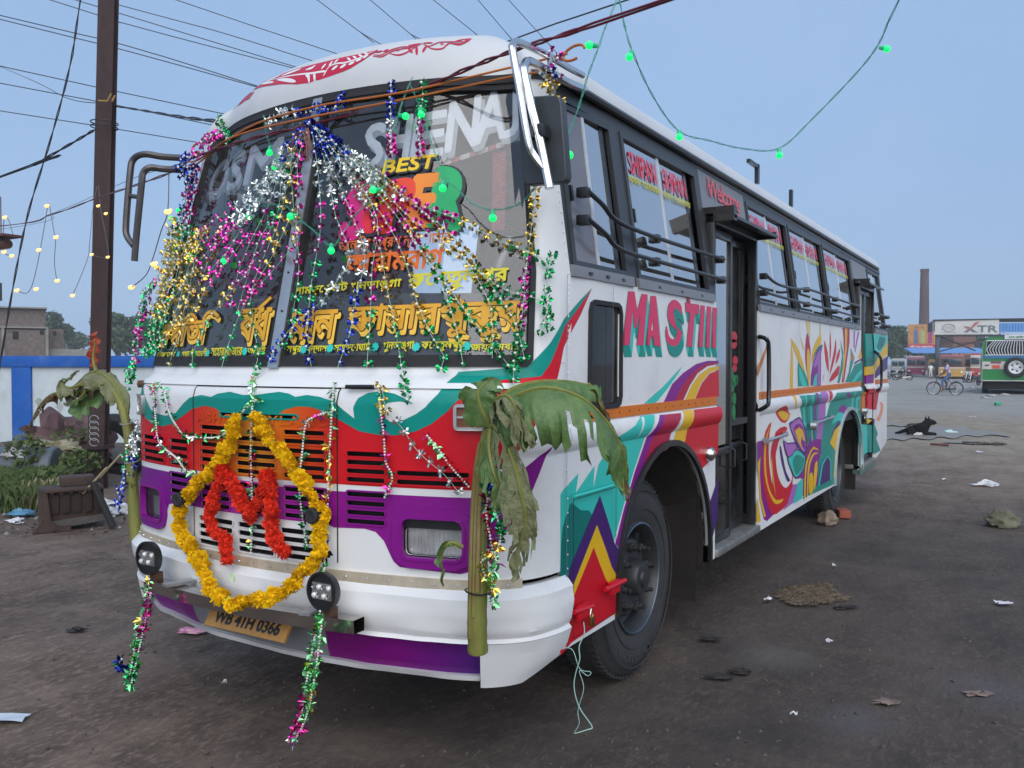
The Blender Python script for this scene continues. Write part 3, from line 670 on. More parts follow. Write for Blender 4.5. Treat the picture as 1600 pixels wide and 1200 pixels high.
for p in (((450,820),(460,560),(490,430),(540,345),(592,385),(540,370),(505,440),(475,560),(465,815)), ((478,800),(485,560),(510,450),(550,400),(587,412),(550,420),(520,480),(500,580),(490,792)), ((500,785),(500,620),(520,590),(537,620),(535,768)), ((540,745),(545,560),(565,480),(578,500),(575,600),(555,735))): art(YEL, zb2(*p), 2)
art(LILAC, zb2((350,700),(392,700),(350,875),(250,950),(300,880)), 0); art(TURQ, zb2((395,690),(447,640),(440,830),(352,885)), 0)
art(YEL, zb2((20,500),(46,440),(40,600),(55,830),(97,1000),(80,1010),(40,850)), 0); art(YEL, zb2((12,870),(20,830),(50,1045),(10,1060)), 0)
for p in (((160,380),(215,560),(230,850),(180,680)), ((250,240),(265,500),(245,700),(240,480)), ((330,360),(335,580),(240,900),(270,700),(310,500)), ((390,500),(380,620),(330,730),(345,600)), ((380,740),(370,880),(240,990),(260,900),(310,830)), ((190,830),(150,900),(140,985),(165,870))): art(RED, zc3(*p), 2)
art(DPINK, zc3((425,205),(530,215),(530,400),(490,700),(450,992),(415,995),(450,600),(440,350)), 0); art(YEL, zc3((462,215),(497,215),(490,500),(445,850),(432,990),(428,800),(465,500)), 0)
art(TEAL, zc3((395,380),(420,600),(395,800),(350,1000),(385,998),(430,800),(440,560)), 0); art(TEAL, zc3((545,490),(600,640),(560,780),(530,900),(600,740),(712,690),(712,985),(465,992),(515,850),(545,650)), 0); art(TURQ, zc3((640,860),(712,800),(712,860),(600,985),(560,985)), 0); art(ORANGE, zc3((550,560),(590,640),(560,700)), 0)
art(LILAC, zc3((588,245),(610,250),(600,500),(584,480)), 0); art(LILAC, zc3((648,262),(672,266),(610,560),(600,540)), 0); art(YEL, zc3((690,500),(706,640),(650,645)), 0); art(DKPURP, zc3((600,700),(706,640),(706,665),(590,735)), 0)
art(RED, zd4((200,85),(240,80),(245,150),(225,180),(205,170)), 0); art(WHITE, zd4((190,95),(300,80),(240,200),(195,380),(183,380)), 0); art(RED, zd4((205,90),(245,84),(240,150),(215,215),(200,150)), 0)
art(PURPLE, zd4((330,320),(370,258),(410,246),(440,300),(420,400),(380,330)), 2); art(TURQ, zd4((262,470),(290,390),(345,330),(392,350),(412,430),(402,505),(370,440),(320,430)), 2); art(DKPURP, zd4((240,690),(280,530),(340,440),(385,470),(365,462),(300,550),(250,690)), 2)
art(YEL, zd4((365,465),(392,520),(345,760),(312,1075),(276,1100),(300,780),(235,690),(290,540)), 0); art(TURQ, zd4((90,1195),(135,930),(200,830),(245,890),(248,1118),(236,1122),(236,900),(200,850),(150,950),(110,1190)), 0); art(DKPURP, zd4((112,1185),(152,950),(200,852),(234,905),(236,1122)), 0)
art(TURQ, zd4((500,90),(520,90),(505,280),(490,280)), 0); art(TURQ, zd4((545,120),(600,150),(560,200),(560,330),(545,300)), 0); art(PURPLE, zd4((400,110),(440,100),(460,140),(440,160)), 2)
# behind the rear door
art(TURQ, zc3((872,292),(1075,320),(1075,420),(1000,560),(890,530)), 0); art(DTEAL, zc3((960,330),(1050,350),(1030,450),(960,540),(920,480)), 0); art(TEAL, zc3((890,530),(990,570),(930,690),(890,720)), 0)
art(YEL, zc3((1080,400),(1076,580),(1000,660),(893,845),(893,720),(1000,520)), 0); art(DKPURP, zc3((1078,610),(1078,790),(893,935),(893,850),(1000,665)), 0)
art(RED, zd4((750,60),(820,50),(782,300),(745,296)), 0); art(TEAL, zd4((745,480),(762,480),(800,580),(780,640),(832,780),(760,822),(745,800)), 0); art(PEACH, zd4((820,205),(865,240),(850,350),(812,438),(780,410),(815,350),(832,262)), 2); art(DKPURP, zd4((745,405),(762,410),(758,480),(745,480)), 0)
_lay = []
for i, (m, pts, sm) in enumerate(ART):
    q = T(pts, sm) if sm else T(pts); bb = (min(p[0] for p in q), max(p[0] for p in q), min(p[1] for p in q), max(p[1] for p in q))
    n_ = 1+max([L for b, L in _lay if b[0] < bb[1] and b[1] > bb[0] and b[2] < bb[3] and b[3] > bb[2]], default=0); _lay.append((bb, n_))
    panel('painted_flame' if i < 22 else 'painted_flower', [q], m, bus, .0006+.0003*n_, FA)
# name lettering on the side: block capitals with a turquoise drop
zl = zo(960,280,4.283)
CAPS = [
 [(48,1110),(90,750),(130,752),(150,880),(180,768),(218,772),(190,1112),(145,1110),(168,905),(140,1000),(125,985),(118,870),(98,1110)],
 [(205,1108),(240,780),(275,783),(305,1118),(262,1114),(256,1055),(240,1052),(236,1110)],
 [(470,825),(565,840),(560,905),(535,900),(516,1122),(478,1118),(500,895),(474,888)],
 [(555,1120),(575,843),(602,847),(588,1124)], [(603,1124),(618,850),(645,854),(634,1127)], [(645,1128),(656,857),(684,862),(676,1131)]]
S_ = [(448,880),(440,840),(405,808),(372,820),(352,870),(356,940),(384,985),(412,1010),(410,1050),(390,1072),(362,1050),(345,980),(337,1030),(350,1090),(385,1118),(420,1105),(446,1050),(448,990),(425,945),(398,915),(392,885),(405,862),(425,880),(440,905)]
AHOLE = [(243,1010),(258,1012),(251,925)]
for n_, poly in enumerate(CAPS+[S_]):
    P = catmull2(zl(*poly), 3) if poly is S_ else zl(*poly)
    q = [pick(*p) for p in P]; d = (.032, -.058); k = len(q)
    sh = [[q[i], q[(i+1) % k], (q[(i+1) % k][0]+d[0], q[(i+1) % k][1]+d[1]), (q[i][0]+d[0], q[i][1]+d[1])] for i in range(k)]
    for j, s in enumerate(sh):
        down = abs(s[1][0]-s[0][0]) > abs(s[1][1]-s[0][1])*.6
        panel('letter_drop', [s], TEAL if down else TURQ, bus, .0012+.00007*j)
    panel('name_letter', [q], PINK, bus, .0042, holes=[T(zl(*AHOLE))] if n_ == 1 else ())
    # darker pressed side of the letter
    if n_ < 6:
        h = [q[0], ((q[0][0]*2+q[1][0])/3+.004, (q[0][1]*2+q[1][1])/3), (q[0][0]+.028, q[0][1]+.10), (q[0][0]+.026, q[0][1])]
        panel('letter_shade', [h], DPINK, bus, .0050)
# ---- hatch lids, hinges, hasps, marker lamp
def hatch(u0, u1, z0, z1):
    w = .003
    for r in ((u0, u1, z1-w, z1), (u0, u1, z0, z0+w), (u0, u0+w*2, z0, z1), (u1-w*2, u1, z0, z1)): panel('hatch_seam', [rect(*r)], DARK, bus, .0265)
h0, h1 = T([(887,790),(955,760)]); hatch(h0[0], h1[0], .50, h1[1])
hg = MB(); hg.tube([skin(h0[0], h1[1]+.012, .03), skin(h1[0], h1[1]+.012, .03)], .007, 6); hg.build('hinge', TURQ, bus)
for p, q in (((885,955),(915,945)), ((935,920),(966,905))):
    a, b = T([p, q]); k = MB(); k.tube([skin(*a, .035), skin(*b, .035)], .012, 6); k.box(skin((a[0]+b[0])/2, (a[1]+b[1])/2-.01, .03), (.02, .10, .06), None, .004); k.build('hasp', RED, bus)
lk = T([(910,968)])[0]; k = MB(); k.box(skin(lk[0], lk[1], .045), (.018, .035, .045), None, .003); lock = k.build('padlock', mat('brass', (.45,.30,.08), .3, metal=1.0, dirt=.3), bus)
k = MB(); c = Vector(skin(lk[0], lk[1]+.02, .045)); k.tube([c+Vector((0, .013*math.cos(math.pi*i/8), .035*math.sin(math.pi*i/8))) for i in range(9)], .003, 6); k.build('shackle', CHROME, lock)
a = T([(1104,709)])[0]; k = MB(); k.lathe(skin(*a, 0), (1,0,0), [(0,.045),(.03,.045),(.042,.038),(.042,.03),(.05,.026),(.055,0)], 20); k.build('marker_lamp', CHROME, bus)
for l in (((1192,688),(1222,678)), ((1270,660),(1296,651))):
    a, b = T(l); k = MB(); k.tube([skin(*a, .04), skin(*b, .04)], .012, 6)
    for q in (a, b): k.box(skin(q[0], q[1], .025), (.03, .06, .035))
    k.build('hatch_bolt', ALU, bus)
for l in ((1264,665),(1345,642)):
    a = T([l])[0]; k = MB(); k.lathe(skin(*a, .02), (1,0,0), [(0,.04),(.05,.035),(.055,.0)], 14); k.build('filler_cap', ALU, bus)

# sheet joints and rivets
SEAM = mat('sheet_joint', (.16,.16,.16), .7, var=.3)
for y_, z0_, z1_ in ((-.86, .46, 2.06), (3.34, .47, 2.04), (4.62, .47, 2.04), (7.95, .60, 2.04), (-.40, 1.50, 2.04)): panel('sheet_joint', [rect(uy(y_)-.0018, uy(y_)+.0018, z0_, z1_)], SEAM, bus, .0125)
_s = MB()
for i in range(26): _s.ball(skin(U_SIDE+.03, .50+i*.06, .0005), .0045, 5, 4); _s.ball(skin(1.555, 1.75+i*.045, .0015), .004, 5, 4)
_s.build('rivet_row', WHITE, bus)
# ---- small side window behind the front corner
u0, u1, z0, z1 = SMW
panel('quarter_glass', [rrect(u0, u1, z0, z1, .03)], DGLASS, bus, -.006); panel('window_backing', [rrect(u0-.01, u1+.01, z0-.01, z1+.01, .03)], DGREY, bus, -.05)
ring_on_skin('window_rubber', u0, u1, z0, z1, .022, RUBBER, bus, .012, .03, .02)
# ---- window band
WIN = [(-.78,-.165,1), (-.045,1.085,1), (2.185,3.36,1), (3.42,4.74,1), (4.80,6.28,1), (7.46,8.38,1)]
ZW0, ZW1 = 2.10, 2.86
wc = [(uy(a), uy(b), ZW0, ZW1) for a, b, k in WIN]
for s in (1, -1):
    cs = [c if s > 0 else (-c[1], -c[0], c[2], c[3]) for c in wc]
    if s > 0:
        for a, b in ((1.575, uy(D0)), (uy(D1), uy(E0)), (uy(E1), U_REAR+.18)): panel('window_band', [rect(a, b, ZS+.002, ZT)], FRAME, bus, -.004, cs, thick=.03)
    else: panel('window_band', [rect(-U_REAR-.18, -1.575, ZS+.002, ZT)], FRAME, bus, -.004, cs+[(-uy(2.1), -uy(1.15), ZW0, ZW1)], thick=.03)
    for a, b in ((D0, D1), (E0, E1)):
        if s > 0: panel('door_header', [rect(uy(a), uy(b), 2.64, ZT)], GREY, bus, -.006, thick=.03)
    panel('front_pillar', [rect(1.262, 1.572, 1.682, 2.95) if s > 0 else rect(-1.572, -1.262, 1.682, 2.95)], WHITE, bus, .0004, thick=.03)
    for i, (a, b, k) in enumerate(WIN):
        a, b = uy(a), uy(b); mid = a+(b-a)*.46; gap = a+(b-a)*.86
        R2 = (lambda x0, x1, z0, z1: rect(x0, x1, z0, z1) if s > 0 else rect(-x1, -x0, z0, z1))
        wf = panel('side_window', [R2(a, b, ZW0, ZW0+.03), R2(a, b, ZW1-.03, ZW1), R2(a, a+.03, ZW0+.03, ZW1-.03), R2(b-.03, b, ZW0+.03, ZW1-.03)], FRAME, bus, .004, thick=.025)
        if s > 0:
            panel('window_pane', [R2(a+.03, mid+.02, ZW0+.03, ZW1-.03)], SGLASS if i else mat('hazy_pane', (.17,.165,.18), .22, var=.2, vscale=2.5, coat=.3), wf, -.012)
            panel('window_pane', [R2(mid-.01, gap, ZW0+.03, ZW1-.03)], SGLASS, wf, -.020)
            panel('pane_strip', [R2(mid-.012, mid+.016, ZW0+.03, ZW1-.03)], mat('pale_strip', (.52,.56,.62), .4, var=.1), wf, -.008, thick=.008)
            panel('pane_strip', [R2(gap-.02, gap+.02, ZW0+.03, ZW1-.03)], BLACKP, wf, -.015, thick=.012)
            panel('pane_latch', [R2(a+.05, a+.066, 2.40, 2.47)], BLACKP, wf, .004, thick=.015)
        else: panel('window_pane', [R2(a+.03, b-.03, ZW0+.03, ZW1-.03)], SGLASS, wf, -.012)
        if s > 0:
            panel('window_sill', [R2(a-.03, b+.03, ZS-.004, ZS+.046)], GREY, wf, .014, thick=.02)
            for k in range(3): panel('sill_stud', [R2(a+(b-a)*(.2+.3*k), a+(b-a)*(.2+.3*k)+.03, ZS+.014, ZS+.026)], BLACKP, wf, .017, thick=.006)
        if s > 0 and 0 < i < 5:
            STK = mat('sticker_pink', srgb(214,58,82), .5, var=.05); STY = mat('sticker_yellow', srgb(206,200,50), .5, var=.05)
            for (x0, x1) in ((a+.10, mid-.06), (mid+.05, gap-.03)):
                lettering('window_lettering', 'SHIPAN', (x0, 2.665), (x1, 2.665), .115, STK, wf, -.005, bold=.03)
                lettering('window_lettering', 'বর্ধমান সেহারাবাজার', (x0-.04, 2.60), (x1+.04, 2.60), .05, STY, wf, -.005, bold=.02)
# drip rail over the windows
for s in (1, -1):
    g = MB(); us = [1.40+i*.08 for i in range(4)]+[1.75+i*.6 for i in range(16)]; g.tube([skin(s*u, 2.945, .012) for u in us if u < U_REAR+.15], .020, 8); g.build('drip_rail', BLACKP, bus)
    panel('cant_rail', [rect(1.575, U_REAR+.18, 2.885, 2.935) if s > 0 else rect(-U_REAR-.18, -1.575, 2.885, 2.935)], FRAME, bus, .006, thick=.012)
# guard rails
def rail(pts, name='guard_rail'):
    q = T(pts); P = [skin(u, z, .055) for u, z in q]; k = MB(); k.tube(catmull(P, 5), .0115, 8); o = k.build(name, BLACKP, bus)
    return o, q
def clamps(o, q, idx):
    for i in idx:
        u, z = q[i]; k = MB(); k.box(skin(u, z, .028), (.055, .045, .045), None, .006); k.build('rail_clamp', BLACKP, o)
for pts, idx in (([(903,302),(925,322),(950,348),(1015,374),(1118,406)], (0,3,4)), ([(903,345),(930,368),(952,390),(1015,410),(1120,438)], (0,3,4)), ([(1187,432),(1205,445),(1235,452),(1255,453),(1300,468),(1335,479)], (0,3,4,5)), ([(1187,458),(1215,466),(1255,476),(1300,487),(1335,497)], (0,2,3,4)), ([(1366,491),(1384,496)], (0,1)), ([(1366,505),(1384,510)], (0,1))):
    o, q = rail(pts); clamps(o, q, idx)
# ---- front door, recessed
def door(y0, y1, painted):
    d = MB(); xo = 1.205
    for yy in (y0+.02, y1-.02): d.box((xo, yy, (ZB+2.62)/2), (.06, .04, 2.62-ZB), None, .006)
    d.box((xo, (y0+y1)/2, 2.58), (.06, y1-y0, .05), None, .006)
    dr = d.build('door', BLACKP, bus)
    sp = MB(); sp.box((1.15, (y0+y1)/2, ZB+.03), (.24, y1-y0, .05), None, .008); sp.build('door_step', mat('worn_tread', (.34,.34,.33), .45, metal=.7, var=.3, vscale=15, dirt=.5), dr)
    n = 2; w = (y1-y0-.08)/n
    for i in range(n):
        a = y0+.04+i*w; c = a+w/2; x = 1.188-(.0 if painted else .05*i)
        lf = MB()
        for yy in (a+.022, a+w-.022): lf.box((x, yy, 1.53), (.03, .044, 2.02), None, .005)
        for z in (.545, .60+.5, 2.515): lf.box((x, c, z), (.03, w-.088, .05), None, .005)
        leaf = lf.build('door_leaf', BLACKP, dr)
        g = MB(); g.box((x-.004, c, 1.82), (.006, w-.09, 1.36)); g.build('door_glass', DGLASS if i else SGLASS, leaf)
        g = MB(); g.box((x-.004, c, .82), (.008, w-.09, .50)); g.build('door_glass' if not painted else 'door_panel', DGLASS if not painted else GREY, leaf)
        hd = MB(); hd.tube([(x+.015, a+w-.05, .98), (x+.05, a+w-.05, .99), (x+.05, a+w-.05, 1.10), (x+.015, a+w-.05, 1.11)], .008, 6); hd.build('door_handle', BLACKP, leaf)
    return dr
dr = door(D0, D1, False)
for s in (1,):
    aw = MB(); aw.prism([(1.15,1.18,2.655),(1.15,2.24,2.655),(1.36,2.24,2.60),(1.36,1.18,2.60)], (0,0,-.02)); aw.box((1.26,1.20,2.61),(.20,.06,.09)); aw.box((1.26,2.22,2.60),(.18,.02,.05)); aw.build('door_canopy', BLACKP, bus)
    aw = MB(); aw.prism([(1.15,6.45,2.66),(1.15,7.5,2.66),(1.34,7.5,2.60),(1.34,6.45,2.60)], (0,0,-.02)); aw.box((1.25,6.47,2.61),(.16,.02,.08)); aw.build('door_canopy', BLACKP, bus)
# flowers painted on the door glass
FRED = mat('glass_red', srgb(190,25,40), .4, var=.1); FGRN = mat('glass_green', srgb(20,120,60), .4, var=.2)
def dpoly(m, pts, name='glass_flower'):
    q = [on(0, 1.196, *p) for p in catmull2(pts, 3)]; k = MB(); k.prism(q, (.003,0,0)); k.build(name, m, dr)
zd = zo(1100,480,3.0)
for c, r in (((138,140),(16,26)), ((138,172),(15,22)), ((145,250),(11,22)), ((143,285),(10,18))): dpoly(FRED, zd(*[(c[0]+r[0]*math.cos(a*math.pi/4), c[1]+r[1]*math.sin(a*math.pi/4)) for a in range(8)]))
for c, r in (((124,262),(6,25)), ((128,310),(9,30)), ((142,345),(10,28)), ((133,375),(7,26)), ((140,430),(9,30)), ((138,490),(8,40)), ((152,340),(5,24))): dpoly(FGRN, zd(*[(c[0]+r[0]*math.cos(a*math.pi/3), c[1]+r[1]*math.sin(a*math.pi/3)) for a in range(6)]))
door(E0, E1, True)
PDB = [(TEAL, ((770,290),(882,290),(890,600),(785,655))), (DTEAL, ((785,655),(890,600),(893,745),(785,765))), (YEL, ((780,770),(890,750),(895,872),(780,892))), (PURPLE, ((785,900),(895,880),(895,1000),(785,1012))), (WHITE, ((785,1014),(895,1002),(895,1080),(785,1088)))]
for m, p in PDB: panel('painted_door_panel', [T(zc3(*p))], m, bus, -.012, thick=.02)
for m, p in ((RED, ((690,62),(750,58),(745,296),(690,290))), (WHITE, ((690,292),(745,298),(745,400),(670,400))), (YEL, ((670,400),(745,425),(690,470))), (TEAL, ((680,480),(745,480),(745,800),(705,800),(690,540))), (TURQ, ((600,470),(680,480),(690,560),(690,800),(612,860))), (ORANGE, ((625,90),(660,100),(660,290),(625,340)))): panel('painted_door_panel', [T(zd4(*p))], m, bus, -.010, thick=.02)
st = MB(); a, b = on(0, 1.24, 1341, 733), on(0, 1.24, 1365, 716); st.box((1.22, 6.93, .43), (.10, 1.0, .06), None, .006); st.build('rear_step', mat('green_step', (.10,.16,.13), .5, var=.3, dirt=.4), bus)
for pts in ([(1186,526),(1197,530),(1201,545),(1201,622),(1198,634),(1186,641)], [(1367,549),(1374,556),(1377,566),(1377,600),(1374,608),(1368,611)]):
    P = [on(0, 1.25+(.06 if 0 < i < 5 else 0), *p) for i, p in enumerate(pts)]; k = MB(); k.tube(catmull(P, 5), .016, 8); k.build('grab_rail', BLACKP, bus)
# "Welcome" over the front door
w0, w1 = uy(1.33), uy(2.02)
WST = mat('welcome_pink', srgb(222,92,104), .5, var=.05)
lettering('welcome_lettering', 'Welcome', (w0, 2.755), (w1, 2.745), .125, WST, bus, .003, bold=.012, shear=.25, space=.86)
sw = [(w0+.22, 2.735), (w0+.4, 2.725), (w1-.02, 2.705), (w1, 2.725), (w1-.06, 2.722), (w0+.4, 2.738)]; panel('welcome_flourish', [catmull2(sw, 4)], WST, bus, .003)
cur = [(w0+.02+.055*math.cos(t*.5)*(1-t*.04), 2.80+.05*math.sin(t*.5)*(1-t*.04)) for t in range(14)]; panel('welcome_flourish', [[(u, z) for u, z in cur]+[(u+.010, z-.010) for u, z in cur[::-1]]], WST, bus, .003)
# ---- windscreen: two panes, gasket, divider
for s in (1, -1):
    P = [(.035,1.70),(1.225,1.70),(1.25,1.725),(1.235,2.86),(1.14,2.91),(.035,2.93)]
    if s < 0: P = [(-u, z) for u, z in P][::-1]
    panel('windscreen', [P], WGLASS, bus, -.006)
    c = Vector((sum(p[0] for p in P)/6, sum(p[1] for p in P)/6))
    O = [(c.x+(u-c.x)*1.055, c.y+(z-c.y)*1.055) for u, z in P]; I = [(c.x+(u-c.x)*.975, c.y+(z-c.y)*.975) for u, z in P]
    panel('windscreen_rubber', [O], RUBBER, bus, .012, thick=.03, holes=[I])
panel('header_rubber', [rect(-1.26, 1.26, 2.925, 2.965)], RUBBER, bus, .018, thick=.03)
panel('windscreen_divider', [[(-.032,1.66),(.032,1.66),(.030,2.95),(-.030,2.95)]], ALU, bus, .020, thick=.03)
_s = MB()
for z in (1.74, 1.92, 2.1, 2.5, 2.8): _s.ball(skin(0, z, .021), .006, 6, 4)
_s.build('divider_screw', BLACKP, bus)
# lettering behind the glass
IN = .0075
board = panel('route_board', [T([(241,500),(420,468),(445,463),(620,458),(826,458),(820,565),(620,568),(425,572),(238,578)])], mat('board_grey', (.045,.05,.058), .55, var=.1), bus, -.012)
YG = mat('route_yellow', srgb(244,196,70), .5, var=.06); YG2 = mat('route_deep_yellow', srgb(226,166,40), .5, var=.06); BRN = mat('route_brown', (.05,.025,.012), .5, var=.05); LIME = mat('route_lime', srgb(214,206,40), .5, var=.05); ORG = mat('text_orange', srgb(228,110,40), .5, var=.05); CYAN = mat('star_cyan', srgb(40,200,190), .5, var=.05)
def route(body, a, b, top, big=True, bold=.02):
    p0, p1 = pick(*a), pick(*b); h = pick(a[0], top)[1]-p0[1]
    if big:
        lettering('route_lettering', body, p0, p1, h, YG, board, IN-.0025, bold=bold+.035, du=.014, dz=-.020)
        lettering('route_lettering', body, p0, p1, h, BRN, board, IN-.0018, bold=bold+.022, du=.002, dz=-.002)
        lettering('route_lettering', body, p0, p1, h, YG2, board, IN-.0010, bold=bold)
    else: lettering('route_lettering', body, p0, p1, h, LIME, board, IN-.0010, bold=bold)
route('আদিতি', (246,538), (337,530), 497); route('বধ', (372,533), (418,531), 484); route('মান', (448,531), (522,528), 484); route('কামারপুকুর', (539,532), (808,524), 478)
k0 = pick(405,482); panel('route_lettering', [[(k0[0]-.01,k0[1]),(k0[0]+.07,k0[1]+.055),(k0[0]+.085,k0[1]+.045),(k0[0]+.01,k0[1]-.01)]], YG2, board, IN-.001)
for body, a, b, t in (('বাঁকুড়া', (245,562),(274,561),549), ('সগড়াই', (284,561),(303,560),546), ('শালসী', (306,559),(324,558),545), ('সেহারাবাজার', (330,557),(379,556),543), ('আরুই', (387,556),(415,555),541), ('শাসপুর', (438,554),(471,554),540), ('ইন্দাস', (480,552),(511,552),537), ('সামড়োঘাট', (522,552),(578,550),535), ('খুনডাঙ্গা', (599,550),(646,549),534), ('কোতুলপুর', (658,549),(726,549),533), ('জয়রামবাটী', (735,550),(814,549),534)):
    route(body, a, b, t, False, .025)
for x, y in ((280,554),(326,552),(384,549),(476,546),(517,544),(587,542),(651,542),(730,541)):
    u, z = pick(x, y); f = []
    for i in range(32):
        a = 2*math.pi*i/32; r = .020*(.72+.28*abs(math.cos(a*4))); f.append((u+r*math.cos(a), z+r*math.sin(a)))
    panel('route_star', [f], CYAN, board, IN-.001)
def wtext(body, a, b, top, m, bold=.03, shear=0.0, back=True, name='windscreen_lettering', dark=None):
    p0, p1 = pick(*a), pick(*b); h = pick(a[0], top)[1]-p0[1]
    if back: lettering(name, body, p0, p1, h, dark or BRN, bus, IN-.0022, bold=bold+.05, shear=shear, du=.006, dz=-.006)
    lettering(name, body, p0, p1, h, m, bus, IN-.0008, bold=bold, shear=shear)
PALE = mat('pale_sticker', (.66,.72,.80), .55, var=.15); PALED = mat('pale_sticker_side', (.34,.39,.44), .6, var=.15)
DKO = mat('letter_outline', (.03,.035,.04), .6, var=0)
wtext('আলিশা খপ্রশ ন্ডে খানাক', (529,399), (707,384), 373, ORG, .015, back=False); wtext('আরামবাগ', (540,428), (692,418), 398, ORG, .04, back=False); wtext('সামড়োঘাট খুনডাঙ্গা', (460,465), (626,452), 446, LIME, .03, back=False); wtext('কোতুলপুর', (636,456), (792,446), 428, LIME, .035, back=False)
wtext('BEST', (598,272), (681,262), 252, mat('best_yellow', srgb(236,200,40), .5, var=.05), .05, .1, dark=DKO)
for ch, a, b, t, c in (('S', (535,374),(566,368),296,(214,40,128)), ('U', (564,361),(601,357),294,(222,44,60)), ('P', (598,360),(638,352),290,(226,70,44)), ('E', (636,352),(676,349),280,(236,138,44)), ('R', (672,348),(716,355),266,(20,170,100))):
    wtext(ch, a, b, t, mat('super_'+ch.lower(), srgb(*c), .5, var=.04), .09, .12, dark=DKO)
for body, a, b, t in (('OSM', (316,312),(428,276),258), ('S', (562,260),(592,256),196), ('H', (600,254),(632,250),184), ('E', (640,248),(688,240),180), ('N', (694,236),(742,224),160), ('A', (738,224),(787,212),146), ('J', (785,214),(812,206),140)):
    p0, p1 = pick(*a), pick(*b); h = pick(a[0], t)[1]-p0[1]
    lettering('windscreen_lettering', body, p0, p1, h, PALED, bus, -.0160, bold=.04, du=.02, dz=-.025); lettering('windscreen_lettering', body, p0, p1, h, PALE, bus, -.0140, bold=.035)
# reflected red and white band, painted as strips behind the glass
BANDR = mat('reflection_red', (.32,.10,.11), .9, var=.2); BANDW = mat('reflection_white', (.45,.45,.45), .9, var=.1)
for i in range(10):
    a = pick(672+i*14.5, 258-i*4.6); b = pick(672+(i+1)*14.5, 258-(i+1)*4.6)
    panel('reflection_and_trim', [[(a[0],a[1]-.012),(b[0],b[1]-.012),(b[0],b[1]+.012),(a[0],a[1]+.012)]], [BANDR, BANDW][i % 2], bus, -.03, thick=.004)
panel('reflection_and_trim', [T([(765,232),(790,228),(788,355),(764,358)])], mat('red_tassel', (.30,.05,.08), .9, var=.5, vscale=60, bump=.5, bscale=120), bus, -.06, thick=.03)
panel('inside_curtain', [T([(320,500),(445,472),(448,455),(322,478)])], mat('dusty_pink', (.20,.11,.12), .8, var=.2), bus, -.06, thick=.01)
# ---- roof
def cap(u, a, off=0.0):
    x, y, z = skin(u, 2.95); ea = 1-a; ty = min(max(y, .15), 8.0)
    p_ = 3.0+4.8*max(0.0, -plan(u)[3])**4
    return (x*ea, y+(ty-y)*a, z+.33*math.sqrt(max(0, 1-ea**p_))+off*.9)
rf = MB(); us = [p[0] for p in PLAN if p[1] < 1.25 or p[2] < 0]; us = us[::3]+[uy(i*.5) for i in range(-1, 18)]+[U_REAR+i*.047 for i in range(5)]+[U_REAR+.4, U_REAR+.8, U_REAR+1.3]
us = sorted(set(round(u, 3) for u in us)); us = [-u for u in us[:0:-1]]+us
av = [0, .004, .012, .025, .045, .08, .13, .2, .3, .42, .56, .7, .85, 1.0]
rf.grid([[cap(u, a) for u in us] for a in av]); rf.build('roof', paint('roof_white', (.56,.57,.58), .25, dirtcol=(.25,.24,.22)), bus, angle=60)
RC = paint('scroll_red', srgb(188,34,66), .05)
_cg = []
for i in range(-44, 46):
    for j in range(22):
        u, a = i*.03, j*.012; p = cap(u, a); _cg.append((u, a)+project(p))
def cpick(px, py):
    u, a = min(_cg, key=lambda g: (g[2]-px)**2+(g[3]-py)**2)[:2]
    for _ in range(12):
        p = project(cap(u, a)); b = project(cap(u+1e-4, a)); c = project(cap(u, a+1e-4))
        j11, j21, j12, j22 = (b[0]-p[0])/1e-4, (b[1]-p[1])/1e-4, (c[0]-p[0])/1e-4, (c[1]-p[1])/1e-4
        d = j11*j22-j12*j21
        if abs(d) < 1e-3: break
        ex, ey = px-p[0], py-p[1]; du, da = (ex*j22-ey*j12)/d, (ey*j11-ex*j21)/d; m = max(abs(du)/.05, abs(da)/.02, 1); u += du/m; a = max(.004, min(.4, a+da/m))
    return u, a
zr = zo(340,40,3.81)
MID = [(80,548),(180,478),(270,412),(350,365),(440,322),(540,298),(640,268),(760,235),(860,200),(950,162),(1080,145),(1210,122),(1340,112),(1520,82)]
MIDC = [(lambda c: (c[0], max(.035, min(.075, c[1]))))(cpick(*zr(p)[0])) for p in MID]
def roof_mark(m, pts, off, sm=2):
    q = []
    for x, y in pts:                                        # height above or below the band's own middle line, kept true on the curved cap
        i = max(0, min(len(MID)-2, sum(1 for m_ in MID if m_[0] <= x)-1)); (xa, ya), (xb, yb_) = MID[i], MID[i+1]; f = (x-xa)/(xb-xa)
        (ua, aa), (ub, ab) = MIDC[i], MIDC[i+1]; q.append((ua+(ub-ua)*f, max(.004, aa+(ab-aa)*f-(y-(ya+(yb_-ya)*f))*.00046)))
    q = catmull2(q, sm) if sm else q
    bm = loops_bm([q]); skin_mesh(bm, off, surf=cap, ulines=[i*.05 for i in range(-30, 31)], zlines=av)
    me = bpy.data.meshes.new('roof_scroll'); bm.to_mesh(me); bm.free(); me.materials.append(m); return link('roof_scroll', me, bus)
def stroke(pts, w):
    P = catmull([(a, b, 0) for a, b in pts], 5); L = []; Rr = []
    for i, p in enumerate(P):
        t = (P[min(i+1, len(P)-1)]-P[max(i-1, 0)]).normalized(); k = w*(.35+.65*math.sin(math.pi*min(1, max(.06, i/(len(P)-1)))))
        L.append((p.x-t.y*k, p.y+t.x*k)); Rr.append((p.x+t.y*k, p.y-t.x*k))
    return L+Rr[::-1]
roof_mark(RC, [(440,310),(470,275),(560,235),(700,195),(850,155),(950,132),(900,190),(830,240),(760,275),(640,318),(600,330),(530,355),(470,345)], .003)
